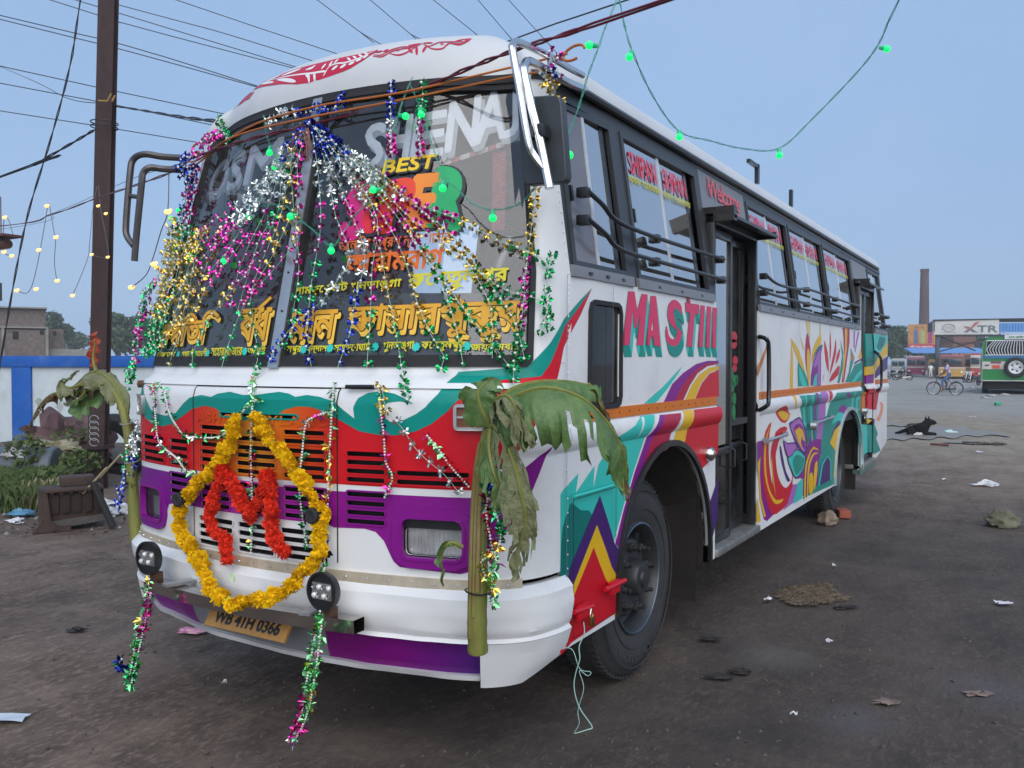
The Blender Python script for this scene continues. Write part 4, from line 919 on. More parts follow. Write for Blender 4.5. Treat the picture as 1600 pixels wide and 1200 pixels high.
for p in [((460,305),(540,312),(640,292),(640,310)), ((648,300),(660,265),(700,245),(760,235),(850,195),(935,140))]: roof_mark(WHITE, stroke(p, 5), .005, 0)
for cx, cy, a in ((490,290,60),(515,280,60),(545,272,60),(485,325,-50),(515,335,-50),(550,330,-50),(585,320,-50),(620,265,70),(700,268,40),(750,255,35),(800,235,30),(840,212,30),(880,190,30),(770,210,-30),(805,195,-30),(840,180,-30),(875,165,-30),(660,245,80),(690,225,70)):
    ca, sa = math.cos(math.radians(-a)), math.sin(math.radians(-a)); roof_mark(WHITE, [(cx+20*math.cos(t)*ca-7*math.sin(t)*sa, cy+20*math.cos(t)*sa+7*math.sin(t)*ca) for t in [k*math.pi/4 for k in range(8)]], .005)
for p in ([(930,190),(990,195),(1040,160),(1100,140),(1160,130),(1210,90)], [(930,180),(985,183),(1030,145),(1090,120),(1150,122),(1200,92)], [(1030,175),(1090,185),(1150,160),(1215,92)], [(1215,95),(1260,130),(1320,90),(1400,95),(1470,100),(1515,68)], [(1220,100),(1270,148),(1340,150),(1380,110),(1440,135),(1500,90)], [(1390,110),(1450,122),(1500,85)], [(1400,100),(1460,72),(1510,66)], [(1130,108),(1170,100),(1210,92)],
          [(95,550),(140,525),(170,480),(220,455),(265,415)], [(100,540),(150,500),(200,500),(240,450),(268,412)], [(120,500),(100,520),(95,545)], [(270,405),(310,440),(350,390),(390,360),(435,320)], [(275,410),(330,425),(370,375),(420,385),(435,330)], [(270,385),(310,375),(340,370)]): roof_mark(RC, stroke(p, 5), .003, 0)
for cx, cy, a, l in ((1150,155,-50,28),(1190,160,-80,30),(1235,150,70,26),(1250,92,-5,30),(1160,108,12,30),(960,155,10,24),(1000,148,40,18),(215,470,-50,30),(240,455,-70,28),(265,440,-95,24),(1440,82,25,26),(1490,80,25,24),(400,345,35,30),(110,510,50,18)):
    ca, sa = math.cos(math.radians(-a)), math.sin(math.radians(-a)); roof_mark(RC, [(cx+l*math.cos(t)*ca-8*math.sin(t)*sa, cy+l*math.cos(t)*sa+8*math.sin(t)*ca) for t in [k*math.pi/4 for k in range(8)]], .003)
for cx, cy in ((1075,150),(1335,110),(175,485),(325,400)):
    roof_mark(RC, [(cx+15*(.6+.4*math.cos(5*t))*math.cos(t), cy+15*(.6+.4*math.cos(5*t))*math.sin(t)) for t in [k*math.pi/10 for k in range(20)]], .003, 0)
# brackets left on the roof edge
for p, q in (((1165,256),(1183,272)), ((1232,290),(1236,310))):
    c = on(0, .95, *q); k = MB(); k.box(c, (.03,.05,.16)); 
    if q[1] < 300: k.box((c[0], c[1]-.13, c[2]+.06), (.03,.26,.03))
    k.build('roof_bracket', BLACKP, bus)
# ---- inside
k = MB(); k.box((0, 3.9, 1.27), (2.36, 9.2, .04)); k.build('cabin_floor', DGREY, bus)
k = MB(); k.box((0, 8.50, 1.9), (2.2, .03, 1.9)); k.build('rear_lining', mat('rear_lining', (.10,.10,.11), .8, var=.2), bus)
k = MB(); k.grid([[(x, yy, 2.90+.12*math.cos(x*1.2)) for x in (-1.08,-.8,-.4,0,.4,.8,1.08)] for yy in (-.2, 8.4)]); k.build('ceiling_lining', mat('ceiling_board', (.16,.15,.16), .8, var=.2), bus)
for s in (1, -1):
    k = MB(); k.box((s*1.21, (D1+8.4)/2 if s > 0 else 3.85, 1.55), (.02, 8.4-D1 if s > 0 else 9.1, .98)); k.build('side_lining', DGREY, bus)
k = MB(); rows = []
for z, yy in ((1.30,-1.18),(1.60,-1.16),(1.66,-1.0),(1.62,-.80),(1.2,-.78)): rows.append([(x, yy+.14*x*x, z) for x in (-1.1,-.7,-.3,.1,.5,.8,1.1)])
k.grid(rows); k.build('dashboard', mat('dash_dark', (.04,.04,.045), .6, var=.2), bus)
k = MB(); c = Vector((-.62,-.62,1.72)); ax = Vector((0,-.55,.83)).normalized(); X, Y = frame(ax); k.tube([c+(X*math.cos(t)+Y*math.sin(t))*.23 for t in [i*math.pi/12 for i in range(24)]], .014, 6, closed=True)
for t in (0, 2.1, 4.2): k.tube([c, c+(X*math.cos(t)+Y*math.sin(t))*.22], .01, 5)
k.tube([c, c-ax*.5], .02, 6); k.build('steering_wheel', BLACKP, bus)
for r in range(9):
    for x in (-.82, .80):
        yy = .2+r*.88
        if x > 0 and (D0-.3 < yy < D1+.3 or yy > 6.2): continue
        k = MB(); k.box((x, yy, 1.42), (.80, .42, .12), None, .03); k.box((x, yy+.24, 1.78), (.80, .12, .72), Matrix.Rotation(-.14, 4, 'X'), .04); k.box((x, yy, 1.2), (.6,.3,.36)); k.build('passenger_seat', SEATM, bus)
k = MB(); k.box((-.62, -.1, 1.5), (.5,.5,.14), None, .03); k.box((-.62, .16, 1.9), (.5,.12,.8), None, .04); k.box((-.62,-.1,1.2),(.3,.3,.42)); k.build('driver_seat', SEATM, bus)
k = MB(); k.box((0, 4.0, .80), (.9, 9.4, .16)); k.box((0,.22,.55),(1.7,.14,.14)); k.box((0,5.8,.55),(1.7,.2,.2)); k.lathe((0,5.8,.55),(0,1,0),[(-.2,.05),(-.15,.2),(.1,.22),(.2,.1)],12); k.tube([(0,.9,.72),(0,5.5,.58)],.05); k.build('chassis', mat('chassis_dark', (.02,.018,.016), .9, var=.3), bus)
k = MB(); k.box((.62, 3.4, .62), (.7, 1.1, .34), None, .04); k.box((-.62, 3.4, .62), (.7,1.3,.36), None, .04); k.build('under_tank', MATS['chassis_dark'], bus)
# ---- wheels
TYRE = mat('tyre_rubber', (.034,.034,.035), .82, var=.35, vscale=7, bump=.15, bscale=60, dirt=.4, dirtcol=(.08,.065,.05)); RIM = mat('rim_dark', (.045,.048,.052), .4, metal=.35, var=.3, dirt=.3); NUT = mat('greasy_nut', (.10,.10,.10), .35, metal=.7, var=.3)
def wheel(xo, yc, s, dual=False):
    r = .527; w = .27; ax = (s, 0, 0)
    t = MB(); t.lathe((xo-s*w, yc, r), ax, [(.02,.30),(.0,.36),(.0,.44),(.03,.505),(.055,.524),(.10,.527),(.17,.527),(.215,.524),(.24,.505),(w,.44),(w+.002,.40),(w,.36),(w-.012,.315),(w-.02,.30)], 56)
    for k in range(72):
        for d in (.065, .205):
            a = 2*math.pi*(k+(.5 if d > .1 else 0))/72; c = Vector((xo-s*(w-d), yc+math.cos(a)*.526, r+math.sin(a)*.526)); t.box(c, (.05, .022, .014), Matrix.Rotation(a-math.pi/2, 4, 'X'))
    tyre = t.build('tyre', TYRE, None)
    for rr in (.37, .47):
        q = MB(); q.tube([(xo+s*.003, yc+rr*math.cos(a), r+rr*math.sin(a)) for a in [i*math.pi/24 for i in range(48)]], .004, 4, closed=True); o = q.build('sidewall_rib', TYRE, tyre)
    e = empty('wheel', (0,0,0)); e.parent = bus; tyre.parent = e
    if not dual:
        m = MB(); m.lathe((xo-s*w, yc, r), ax, [(w-.02,.302),(w-.005,.285),(w-.03,.268),(w-.10,.258),(w-.11,.235),(w-.06,.20),(w-.045,.14),(w-.05,.10),(w+.0,.095),(w+.02,.085),(w+.025,.05),(w+.04,.045),(w+.045,0)], 40)
    else:
        m = MB(); m.lathe((xo-s*w, yc, r), ax, [(w-.02,.302),(w-.005,.285),(w-.04,.268),(w-.17,.255),(w-.19,.20),(w-.20,.12),(w-.08,.11),(w-.06,.06),(w-.055,0)], 40)
    rim = m.build('rim', RIM, e); zf = -.045 if not dual else -.19
    for k in range(8):
        a = 2*math.pi*k/8+.2; c = (xo+s*(zf-.01), yc+.168*math.cos(a), r+.168*math.sin(a)); n = MB(); n.lathe(c, ax, [(0,.026),(.03,.026),(.032,.02),(.05,.018),(.052,.012),(.075,.012),(.077,0)], 6); n.build('wheel_nut', NUT, rim)
    for k in range(6):
        a = 2*math.pi*k/6; c = (xo+s*(zf-.022), yc+.225*math.cos(a), r+.225*math.sin(a)); n = MB(); n.lathe(c, ax, [(0,.028),(.006,.028),(.008,.0)], 10); n.build('rim_hole', DARK, rim)
    q = MB(); q.tube([(xo-s*.008, yc+.292*math.cos(a), r+.292*math.sin(a)) for a in [i*math.pi/24 for i in range(48)]], .007, 5, closed=True); q.build('lock_ring', mat('ring_blue', (.10,.15,.20), .35, metal=.6, var=.2), rim)
    if s > 0 and not dual:
        bm = text_bm('APOLLO  XT', .02); xs = [v.co.x for v in bm.verts]
        for v in bm.verts:
            a = math.radians(-150)+ (v.co.x/max(xs))*1.1; rr = .40+v.co.y*.055; v.co = Vector((xo+.0045, yc+rr*math.cos(a+.3), r+rr*math.sin(a+.3)))
        me = bpy.data.meshes.new('sidewall_lettering'); bm.to_mesh(me); bm.free(); me.materials.append(mat('tyre_letter', (.05,.05,.052), .8, var=.2)); link('sidewall_lettering', me, tyre)
wheel(1.15, .20, 1); wheel(-1.13, .22, -1); wheel(1.11, 5.80, 1, True); wheel(-1.11, 5.80, -1, True)
# ---- mirrors on tube arms
zm = zo(780,50,4.444)
def arm(pts, Ys, r, m, name='mirror_arm', par=None):
    P = [on(1, y, *p) for p, y in zip(zm(*pts), Ys)]; k = MB(); k.tube(catmull(P, 6), r, 10); return k.build(name, m, par or bus)
arm([(590,395),(480,350),(350,275),(215,205),(175,230),(175,300),(220,500),(290,780),(350,1085)], [-.55,-.8,-1.0,-1.2,-1.27,-1.29,-1.30,-1.30,-1.30], .017, CHROME)
arm([(580,300),(470,240),(350,170),(140,72),(95,95),(95,140),(150,450),(205,760),(245,860),(325,960)], [-.55,-.75,-.95,-1.24,-1.30,-1.32,-1.32,-1.32,-1.31,-1.30], .015, CHROME)
arm([(350,170),(350,280)], [-.95,-1.0], .012, CHROME)
P = [on(1, -1.245, *p) for p in zm((122,480),(140,455),(165,448),(390,437),(415,450),(428,480),(468,1000),(458,1030),(435,1045),(190,1062),(168,1045),(158,1020))]
k = MB(); k.prism(P, (0,.045,0)); mi = k.build('wing_mirror', mat('mirror_shell', (.035,.042,.048), .45, var=.1, coat=.1), bus); b = mi.modifiers.new('b', 'BEVEL'); b.width = .012; b.segments = 3; b.limit_method = 'ANGLE'
g = MB(); c = sum((Vector(p) for p in P), Vector())/len(P); g.prism([c+(Vector(p)-c)*.92+Vector((0,.047,0)) for p in P], (0,.003,0)); g.build('mirror_glass', mat('mirror_glass', (.8,.8,.8), .02, metal=1.0, var=0), mi)
c = on(1, -1.285, *zm((272,695))[0]); k = MB(); k.box(c, (.07,.06,.05), None, .008); k.build('mirror_clamp', BLACKP, mi)
# left side arm
def arm2(pts, y, r, m):
    P = [on(1, yy, *p) for p, yy in zip(pts, y)]; k = MB(); k.tube(catmull(P, 6), r, 8); return k.build('mirror_arm', m, bus)
OLDT = mat('old_tube', (.12,.11,.11), .4, metal=.7, var=.3, dirt=.3)
arm2([(290,247),(255,245),(225,241),(208,250),(203,275),(197,350),(199,370),(209,384)], [-1.0,-1.05,-1.1,-1.12,-1.13,-1.13,-1.13,-1.13], .018, OLDT)
arm2([(290,266),(255,264),(235,262),(224,270),(221,290),(213,370),(210,408)], [-1.0,-1.05,-1.1,-1.12,-1.13,-1.13,-1.13], .018, OLDT)
arm2([(201,306),(219,308)], [-1.13,-1.13], .012, OLDT)
# wipers, cowl knobs
for pts in ([(548,604),(580,604),(590,604)],):
    P = [skin(*pick(*p), .035) for p in pts]; k = MB(); k.tube(P, .010, 6); k.build('wiper_stub', BLACKP, bus)
k = MB(); k.lathe(skin(*pick(219,600), 0), (-.6,-.8,0), [(0,.02),(.03,.02),(.035,0)], 10); k.build('cowl_knob', MATS['rusty_bracket'], bus)
# ================================================================ DECORATIONS ON THE BUS
def foil(name, c): return mat('foil_'+name, c, .22, metal=1.0, var=.25, vscale=80)
FOIL = {'B': foil('blue', (.03,.06,.42)), 'S': foil('silver', (.80,.86,.84)), 'G': foil('gold', (.80,.55,.10)), 'M': foil('magenta', (.68,.05,.38)), 'E': foil('green', (.03,.48,.16)), 'R': foil('red', (.62,.03,.08)), 'C': foil('cyan', (.05,.45,.55)), 'L': foil('leaf_green', (.25,.68,.30))}
BEAD = mat('pearl_bead', (.80,.78,.76), .3, var=.05, coat=.5)
def bow_mesh(key, seed):
    r = random.Random(seed); k = MB()
    for side in (-1, 1):                                    # two fans of narrow foil blades pinched at a bead
        for j in range(4):
            a = side*(math.pi/2)+(j-1.5)*.46+r.uniform(-.07,.07); L = r.uniform(.021,.028); w = r.uniform(.0065,.0085); tw = r.uniform(-.9,.9)
            d = Vector((math.sin(a), r.uniform(-.45,.30), math.cos(a))).normalized(); s = d.cross(Vector((0,1,0))).normalized(); up = s.cross(d); s2 = s*math.cos(tw)+up*math.sin(tw)
            k.add([d*.003, d*L*.75+s2*w, d*L*1.02+up*.004, d*L*.8-s2*w], [(0,1,2),(0,2,3)])
    k.cur = 1; k.ball((0,-.004,0), .0062, 6, 4)
    me = bpy.data.meshes.new('foil_bow'); me.from_pydata([tuple(v) for v in k.v], [], k.f); me.materials.append(FOIL[key]); me.materials.append(BEAD); me.polygons.foreach_set('material_index', k.mi); return me
BOWS = {c: [bow_mesh(c, 11*i+ord(c)) for i in range(3)] for c in 'BSGMERL'}
def leaf_mesh(key, seed):
    r = random.Random(seed); k = MB()
    for j in range(5):
        d = Vector((r.uniform(-1,1), r.uniform(-1,.4), r.uniform(-1,1))).normalized(); X, Y = frame(d); L = r.uniform(.02,.042); w = r.uniform(.006,.013)
        k.add([d*.002, d*L*.5+X*w+Y*.004, d*L, d*L*.5-X*w+Y*.002], [(0,1,2),(0,2,3)])
    me = bpy.data.meshes.new('foil_leaf'); me.from_pydata([tuple(v) for v in k.v], [], k.f); me.materials.append(FOIL[key]); return me
LEAFS = {c: [leaf_mesh(c, 7*i+ord(c)) for i in range(4)] for c in 'BSGMERCL'}
STRINGM = mat('garland_string', (.30,.55,.40), .6, var=.1); REDSTR = mat('red_string', (.5,.03,.05), .6, var=.1)
def front_pt(px, py, off=.045):
    u, z = pick(px, py)
    if z < .80: return Vector(on(1, -1.50-.10*max(0, min(1, (.80-z)/.2)), px, py))
    return Vector(skin(u, z, off))
def resample(P, step):
    out = [P[0]]; acc = 0
    for a, b in zip(P, P[1:]):
        L = (b-a).length
        while acc+L >= step:
            t = (step-acc)/L; a = a+(b-a)*t; L = (b-a).length; out.append(a); acc = 0
        acc += L
    return out
def colour_at(seq, t):
    for f, c in seq:
        if t <= f: return c
    return seq[-1][1]
TG = 'tinsel strands fanned over the windscreen'
def tinsel(pts, seq, label, step=.046, off=.045, group=TG, P3=None, jit=.005, scale=1.0):
    P = catmull(P3 if P3 else [front_pt(x, y, off+R_.uniform(-.01,.012)) for x, y in pts], 6)
    root = empty('tinsel_garland', P[-1]); tag(root, label, 'garland', group)
    s = MB(P[-1]); s.tube(P[::2]+[P[-1]], .0013, 4, caps=False); o = s.build('string', STRINGM, root, loc=(0,0,0))
    Q = resample(P, step); n = len(Q)
    for i, p in enumerate(Q):
        c = colour_at(seq, i/max(1, n-1)); t = (Q[min(i+1, n-1)]-Q[max(i-1, 0)]).normalized()
        b = link('foil_bow', R_.choice(BOWS[c]), root); b.location = p+Vector((R_.uniform(-jit,jit),R_.uniform(-jit,jit),R_.uniform(-jit,jit)))-P[-1]
        b.rotation_euler = (R_.uniform(-.3,.3), math.atan2(t.x, t.z)+R_.uniform(-.25,.25), R_.uniform(-.5,.5)); b.scale = [scale*R_.uniform(.8,1.15)]*3
    return root
A = (497,197)
RIGHT = 'tinsel strand from divider tie to the '
tinsel([A,(560,245),(640,310),(720,345),(770,372),(820,395),(840,408),(850,432)], [(.16,'B'),(.36,'S'),(.46,'G'),(.68,'M'),(.90,'G'),(1,'E')], RIGHT+'right pillar, gold near its end')
tinsel([A,(570,262),(640,335),(700,385),(750,425),(790,455),(838,472),(850,500),(845,522)], [(.2,'B'),(.4,'S'),(.56,'M'),(.72,'G'),(1,'E')], RIGHT+'right pillar, green and loose at its end', jit=.008)
tinsel([A,(560,262),(625,335),(668,400),(705,450),(742,500),(775,545),(795,575)], [(.18,'B'),(.35,'S'),(.45,'G'),(.58,'M'),(.78,'G'),(1,'E')], RIGHT+'corner of the glass over the big yellow letters')
tinsel([A,(560,280),(612,350),(640,410),(657,470),(678,520),(698,555),(694,575)], [(.2,'B'),(.38,'S'),(.6,'M'),(.82,'G'),(1,'E')], RIGHT+'sill between the gold lettering and the last star')
tinsel([A,(545,270),(590,340),(605,400),(612,445),(622,500),(632,550),(637,590),(646,625)], [(.2,'B'),(.36,'S'),(.55,'M'),(.75,'G'),(1,'E')], RIGHT+'cowl, ending in green bows on white paint')
tinsel([A,(532,270),(566,350),(578,400),(567,460),(558,520),(545,552),(536,574)], [(.18,'B'),(.36,'S'),(.5,'M'),(.68,'S'),(1,'B')], RIGHT+'sill with navy bows at its lower end')
tinsel([A,(520,270),(535,340),(555,400),(532,450),(502,480),(466,515),(428,568)], [(.15,'B'),(.35,'S'),(.5,'M'),(.75,'S'),(1,'B')], RIGHT+'foot of the divider, silver then navy')
tinsel([A,(590,275),(650,320),(690,350),(730,390),(765,440),(800,500),(812,560)], [(.2,'B'),(.42,'S'),(.62,'M'),(.8,'G'),(1,'E')], RIGHT+'right corner of the yellow route board')
for pts, seq, lab in (
    ([A,(560,272),(598,345),(590,420),(588,490),(584,575)], [(.15,'B'),(.3,'S'),(.55,'G'),(.8,'M'),(1,'E')], 'sill below the orange town name'),
    ([A,(590,285),(650,360),(690,430),(715,500),(728,568)], [(.15,'B'),(.35,'S'),(.6,'G'),(1,'E')], 'sill beside the last yellow letters'),
    ([A,(600,270),(670,335),(730,405),(768,480),(770,560)], [(.15,'B'),(.35,'S'),(.55,'M'),(.8,'G'),(1,'E')], 'glass corner, gold over yellow letters'),
    ([A,(510,280),(512,360),(500,440),(490,520),(496,572)], [(.15,'B'),(.35,'S'),(.6,'M'),(.8,'E'),(1,'B')], 'sill just right of the divider')):
    tinsel(pts, seq, RIGHT+lab, .056)
for pts, seq, lab in (
    ([(470,330),(440,400),(400,470),(370,530),(362,575)], [(.4,'G'),(.7,'M'),(1,'E')], 'ending green between the two yellow words'),
    ([(440,350),(400,420),(352,480),(320,540),(312,572)], [(.4,'M'),(.7,'G'),(1,'E')], 'ending green over the small route names'),
    ([(400,370),(350,430),(310,490),(285,540),(280,575)], [(.4,'M'),(.75,'G'),(1,'G')], 'ending gold at the foot of the left pane')):
    tinsel(pts, seq, 'sparse tinsel low on the left pane, '+lab, .056)
LEFT = 'tinsel strand over the left pane, '
for i, (pts, seq, lab) in enumerate((
    ([A,(458,240),(428,285),(385,330),(340,374),(300,405),(268,442),(240,482)], [(.14,'B'),(.42,'S'),(.62,'M'),(.85,'G'),(1,'E')], 'ending in green on the left pillar'),
    ([A,(456,250),(426,300),(390,345),(345,385),(312,430),(282,480),(252,530)], [(.14,'B'),(.42,'S'),(.64,'M'),(.9,'G'),(1,'E')], 'ending over the first yellow word'),
    ([A,(446,250),(425,300),(400,342),(370,390),(336,430),(302,470),(272,532)], [(.12,'B'),(.42,'S'),(.66,'M'),(1,'G')], 'ending gold on the dark board'),
    ([A,(452,262),(430,325),(405,378),(382,430),(376,482)], [(.14,'B'),(.45,'S'),(1,'M')], 'short and magenta at its end'),
    ([A,(456,270),(445,330),(422,372),(397,440),(382,486)], [(.14,'B'),(.4,'S'),(.6,'E'),(1,'M')], 'green halfway and magenta at its end'),
    ([A,(452,236),(420,280),(378,320),(330,362),(285,398),(255,434)], [(.14,'B'),(.46,'S'),(.7,'M'),(1,'G')], 'the highest one, gold at the pillar'),
    ([A,(462,280),(452,340),(440,372),(412,440),(406,490),(416,550),(410,582)], [(.12,'B'),(.3,'S'),(.5,'G'),(.7,'M'),(1,'E')], 'green beside the foot of the divider'),
    ([A,(470,240),(466,300),(472,350),(480,420),(472,480),(466,520),(452,545)], [(.1,'B'),(.45,'G'),(.75,'M'),(1,'E')], 'hugging the white divider, gold then magenta'),
    ([A,(478,250),(478,320),(470,380),(440,420),(405,460)], [(.1,'B'),(.5,'M'),(.7,'G'),(1,'M')], 'magenta over the divider then gold'),
    ([A,(460,252),(436,290),(410,330),(372,365),(340,400),(330,440)], [(.14,'B'),(.6,'S'),(1,'M')], 'silver then magenta, ending in mid glass'))):
    tinsel(pts, seq, LEFT+lab, .054, jit=.010)
for i in range(7):
    d = i*5; tinsel([(292+d,250+d*.4),(285+d,310),(276+d,370),(262+d,430),(246+d,490),(232+d,545-d),(240+d,560-d*.6)], [(.3,R_.choice('MB')),(.42,'E'),(.72,'G'),(1,'E')], 'gold and green tinsel strand massed along the left windscreen pillar', .042, .05+.006*(i % 3), 'tinsel along the left pillar', jit=.014)
for i in range(5):
    x = 262+i*12; tinsel([(x+30,360),(x+12,410),(x,460),(x-12,510)], [(.6,'G'),(1,R_.choice('GE'))], 'short gold tinsel strand massed over the left corner of the glass', .038, .05+.008*(i % 3), 'gold tinsel over the left corner', jit=.016)
def free(pts, Y): return [Vector(on(1, y, *p)) for p, y in zip(pts, Y if isinstance(Y, list) else [Y]*len(pts))]
tinsel(None, [(.35,'G'),(.6,'M'),(1,'E')], 'outer tinsel strand hanging clear of the left pillar, magenta halfway', .026, P3=free([(270,345),(252,420),(228,470),(214,520),(206,575),(204,600)], -1.10), jit=.014)
tinsel(None, [(.3,'E'),(.7,'M'),(1,'E')], 'second outer tinsel strand hanging clear of the left pillar, ending green', .026, P3=free([(240,440),(222,470),(216,520),(212,560),(200,590),(196,625)], -1.12), jit=.014)
tinsel(None, [(.3,'S'),(.6,'E'),(1,'B')], 'white, green and blue tinsel strand beside the left banana stem', .022, P3=free([(215,655),(207,690),(196,720),(190,760),(184,800)], -1.22), jit=.02)
tinsel(None, [(.5,'S'),(1,'B')], 'short white and blue tinsel tuft tied behind the left banana stem', .020, P3=free([(222,665),(212,695),(203,730),(200,770)], -1.22), jit=.02)
tinsel([(618,132),(620,165),(618,200),(622,250)], [(.5,'B'),(.75,'S'),(1,'M')], 'short blue tinsel strand hanging from the header above the pane', .028)
tinsel([(668,133),(664,175),(660,205),(664,245)], [(.5,'E'),(1,'M')], 'short green and magenta tinsel strand hanging from the header', .028)
tinsel([(828,298),(826,340),(822,385),(816,430),(812,480),(806,540),(798,575),(797,612)], [(.35,'G'),(.72,'M'),(1,'E')], 'upright tinsel strand down the right edge of the glass', .040)
tinsel([(848,400),(846,430),(842,470),(845,500),(835,525)], [(1,'E')], 'loose green tinsel strand curling on the white right pillar', .034, jit=.012)
tinsel(None, [(.4,'M'),(.6,'B'),(1,'G')], 'magenta, blue and gold tinsel bunch knotted at the wing mirror arm', .018, P3=free([(862,85),(872,110),(868,125),(860,140),(850,118)], -1.02), jit=.03)
tinsel(None, [(.5,'S'),(1,'G')], 'gold and silver tinsel bunch hanging under the mirror arm knot', .018, P3=free([(845,118),(858,130),(868,145),(852,150)], -1.02), jit=.03)
tinsel(None, [(.5,'M'),(1,'B')], 'magenta tinsel bunch knotted at the left mirror tube', .018, P3=free([(340,205),(320,225),(300,245),(285,255),(292,290)], -1.02), jit=.022)
tinsel([(350,188),(362,205),(370,225)], [(1,'E')], 'small green tinsel tuft at the roof edge above the left pane', .018, jit=.012)
tinsel([(535,155),(545,165),(530,172),(460,178),(430,190),(425,205)], [(.6,'B'),(1,'S')], 'blue tinsel tuft along the orange wires above the divider', .024, jit=.014)
# beaded foil garlands
BG = 'beaded foil garlands over the nose'
def beaded(pts, seq, label, P3=None, dens=.030, group=BG, fluff=1.0):
    P = catmull(P3 if P3 else [front_pt(x, y, .03) for x, y in pts], 6); root = empty('beaded_garland', P[-1]); tag(root, label, 'garland', group)
    Q = resample(P, .0125); k = MB(P[-1])
    for p in Q: k.ball(p, .0052, 6, 4)
    o = k.build('bead_string', BEAD, root, loc=(0,0,0)); o['kind'] = 'stuff'
    Q = resample(P, dens/fluff); n = len(Q)
    for i, p in enumerate(Q):
        c = colour_at(seq, i/max(1, n-1)) if R_.random() < .75 else R_.choice('LESMG')
        b = link('foil_leaf', R_.choice(LEAFS[c]), root); b.location = p-P[-1]; b.rotation_euler = [R_.uniform(0,6.28) for _ in range(3)]; b.scale = [R_.uniform(.6,1.1)]*3
    return root
beaded([(405,588),(403,625),(400,700),(402,790),(400,862)], [(.3,'L'),(.5,'E'),(.7,'R'),(1,'L')], 'beaded garland hanging down the middle of the red flower M')
beaded([(528,600),(525,640),(522,700),(518,800),(515,850),(506,895)], [(.25,'L'),(.7,'G'),(1,'B')], 'long beaded garland from the cowl to the right work lamp')
beaded([(530,640),(500,650),(485,662),(480,700),(475,760),(483,830),(487,852)], [(.5,'L'),(1,'E')], 'beaded garland beside the right run of yellow flowers')
beaded([(408,625),(388,642),(366,670),(345,683),(300,680),(285,665),(272,640),(265,606)], [(.4,'L'),(1,'E')], 'beaded garland swagged across the left of the grille lid')
beaded([(248,605),(252,650),(258,690),(285,715),(300,735),(320,738)], [(.4,'M'),(.7,'S'),(1,'L')], 'beaded garland dropping from the cowl to the left white band')
beaded([(598,600),(600,640),(605,680),(608,720),(618,745),(605,778)], [(.3,'G'),(.75,'M'),(1,'E')], 'beaded garland with magenta bows over the teal curl')
tinsel([(604,606),(612,640),(635,668),(652,695),(672,715),(702,740),(725,772)], [(.25,'G'),(1,'S')], 'sparse tinsel strand of silver bows slanting over the red paint', .055)
beaded([(672,680),(690,702),(708,728),(735,760)], [(.4,'L'),(1,'R')], 'short beaded garland slanting to the right banana stem')
beaded(None, [(.4,'L'),(.8,'E'),(1,'M')], 'beaded garland loop hanging off the left work lamp', free([(233,905),(226,945),(216,985),(206,1040),(198,1070),(205,1068),(214,1030),(228,965),(236,925)], -1.62), .016, fluff=1.3)
beaded(None, [(.5,'B'),(1,'B')], 'small blue foil tuft at the end of the left lamp garland', free([(190,1030),(184,1038),(188,1046),(204,1042)], -1.62), .010)
beaded(None, [(.3,'L'),(.6,'M'),(1,'L')], 'beaded garland loop hanging off the right work lamp', free([(500,955),(491,1000),(480,1060),(472,1110),(455,1158),(470,1140),(484,1100),(494,1040),(504,965)], -1.62), .014, fluff=1.4)
beaded(None, [(.3,'B'),(.6,'R'),(1,'L')], 'beaded garland wound beside the right banana stem', free([(775,718),(766,760),(760,800),(768,850),(775,880),(768,905),(772,950)], -1.45), .014, fluff=1.3)
beaded(None, [(.5,'E'),(1,'G')], 'second beaded garland wound beside the right banana stem', free([(755,760),(770,790),(782,830),(776,860),(752,880),(770,920)], -1.45), .016, fluff=1.2)
beaded(None, [(1,'L')], 'tiny foil cluster on the knob at the left end of the cowl', free([(235,605),(243,612),(250,600)], -1.30), .012)
# marigold garlands
def flower_mesh(name, m, r, seed):
    q = random.Random(seed); k = MB()
    for i in range(120):
        z = 1-2*(i+.5)/120; a = i*2.39996; s = math.sqrt(1-z*z); d = Vector((s*math.cos(a), s*math.sin(a), z*.8)).normalized(); X, Y = frame(d)
        b = d*r*.35; L = r*q.uniform(.75,1.12); w = r*.17; t = d*L+X*q.uniform(-.2,.2)*r+Y*q.uniform(-.2,.2)*r; md = b.lerp(t, .7)
        k.add([b, md+X*w+Y*w*.3, t+X*w*.35, t-X*w*.35-Y*w*.2, md-X*w-Y*w*.3], [(0,1,2,3,4)])
    k.ball((0,0,0), r*.6, 8, 6)
    me = bpy.data.meshes.new(name); me.from_pydata([tuple(v) for v in k.v], [], k.f); me.materials.append(m); return me
MYEL = mat('marigold_yellow', srgb(232,186,8), .75, var=.25, vscale=50, spec=.2); MRED = mat('marigold_red', srgb(226,56,34), .75, var=.25, vscale=50, spec=.2)
FY = [flower_mesh('flower', MYEL, .034, i) for i in range(4)]; FR = [flower_mesh('flower', MRED, .034, i+9) for i in range(4)]
def flower_run(root, pts, Y, meshes, step, o):
    P = catmull([Vector(on(1, y, *p)) if y is not None else front_pt(*p, .06) for p, y in zip(pts, Y)], 6)
    s = MB(o); s.tube(P[::2]+[P[-1]], .004, 5); s.build('thread', STRINGM, root, loc=(0,0,0))
    for p in resample(P, step):
        b = link('flower', R_.choice(meshes), root); b.location = p-o+Vector((R_.uniform(-.011,.011),R_.uniform(-.008,.008),R_.uniform(-.011,.011))); b.rotation_euler = [R_.uniform(0,6.28) for _ in range(3)]; b.scale = [R_.uniform(.8,1.18)]*3
o = front_pt(385,650); mg = empty('marigold_garland', o); tag(mg, 'long yellow marigold garland looped over the grille and light bar', 'garland')
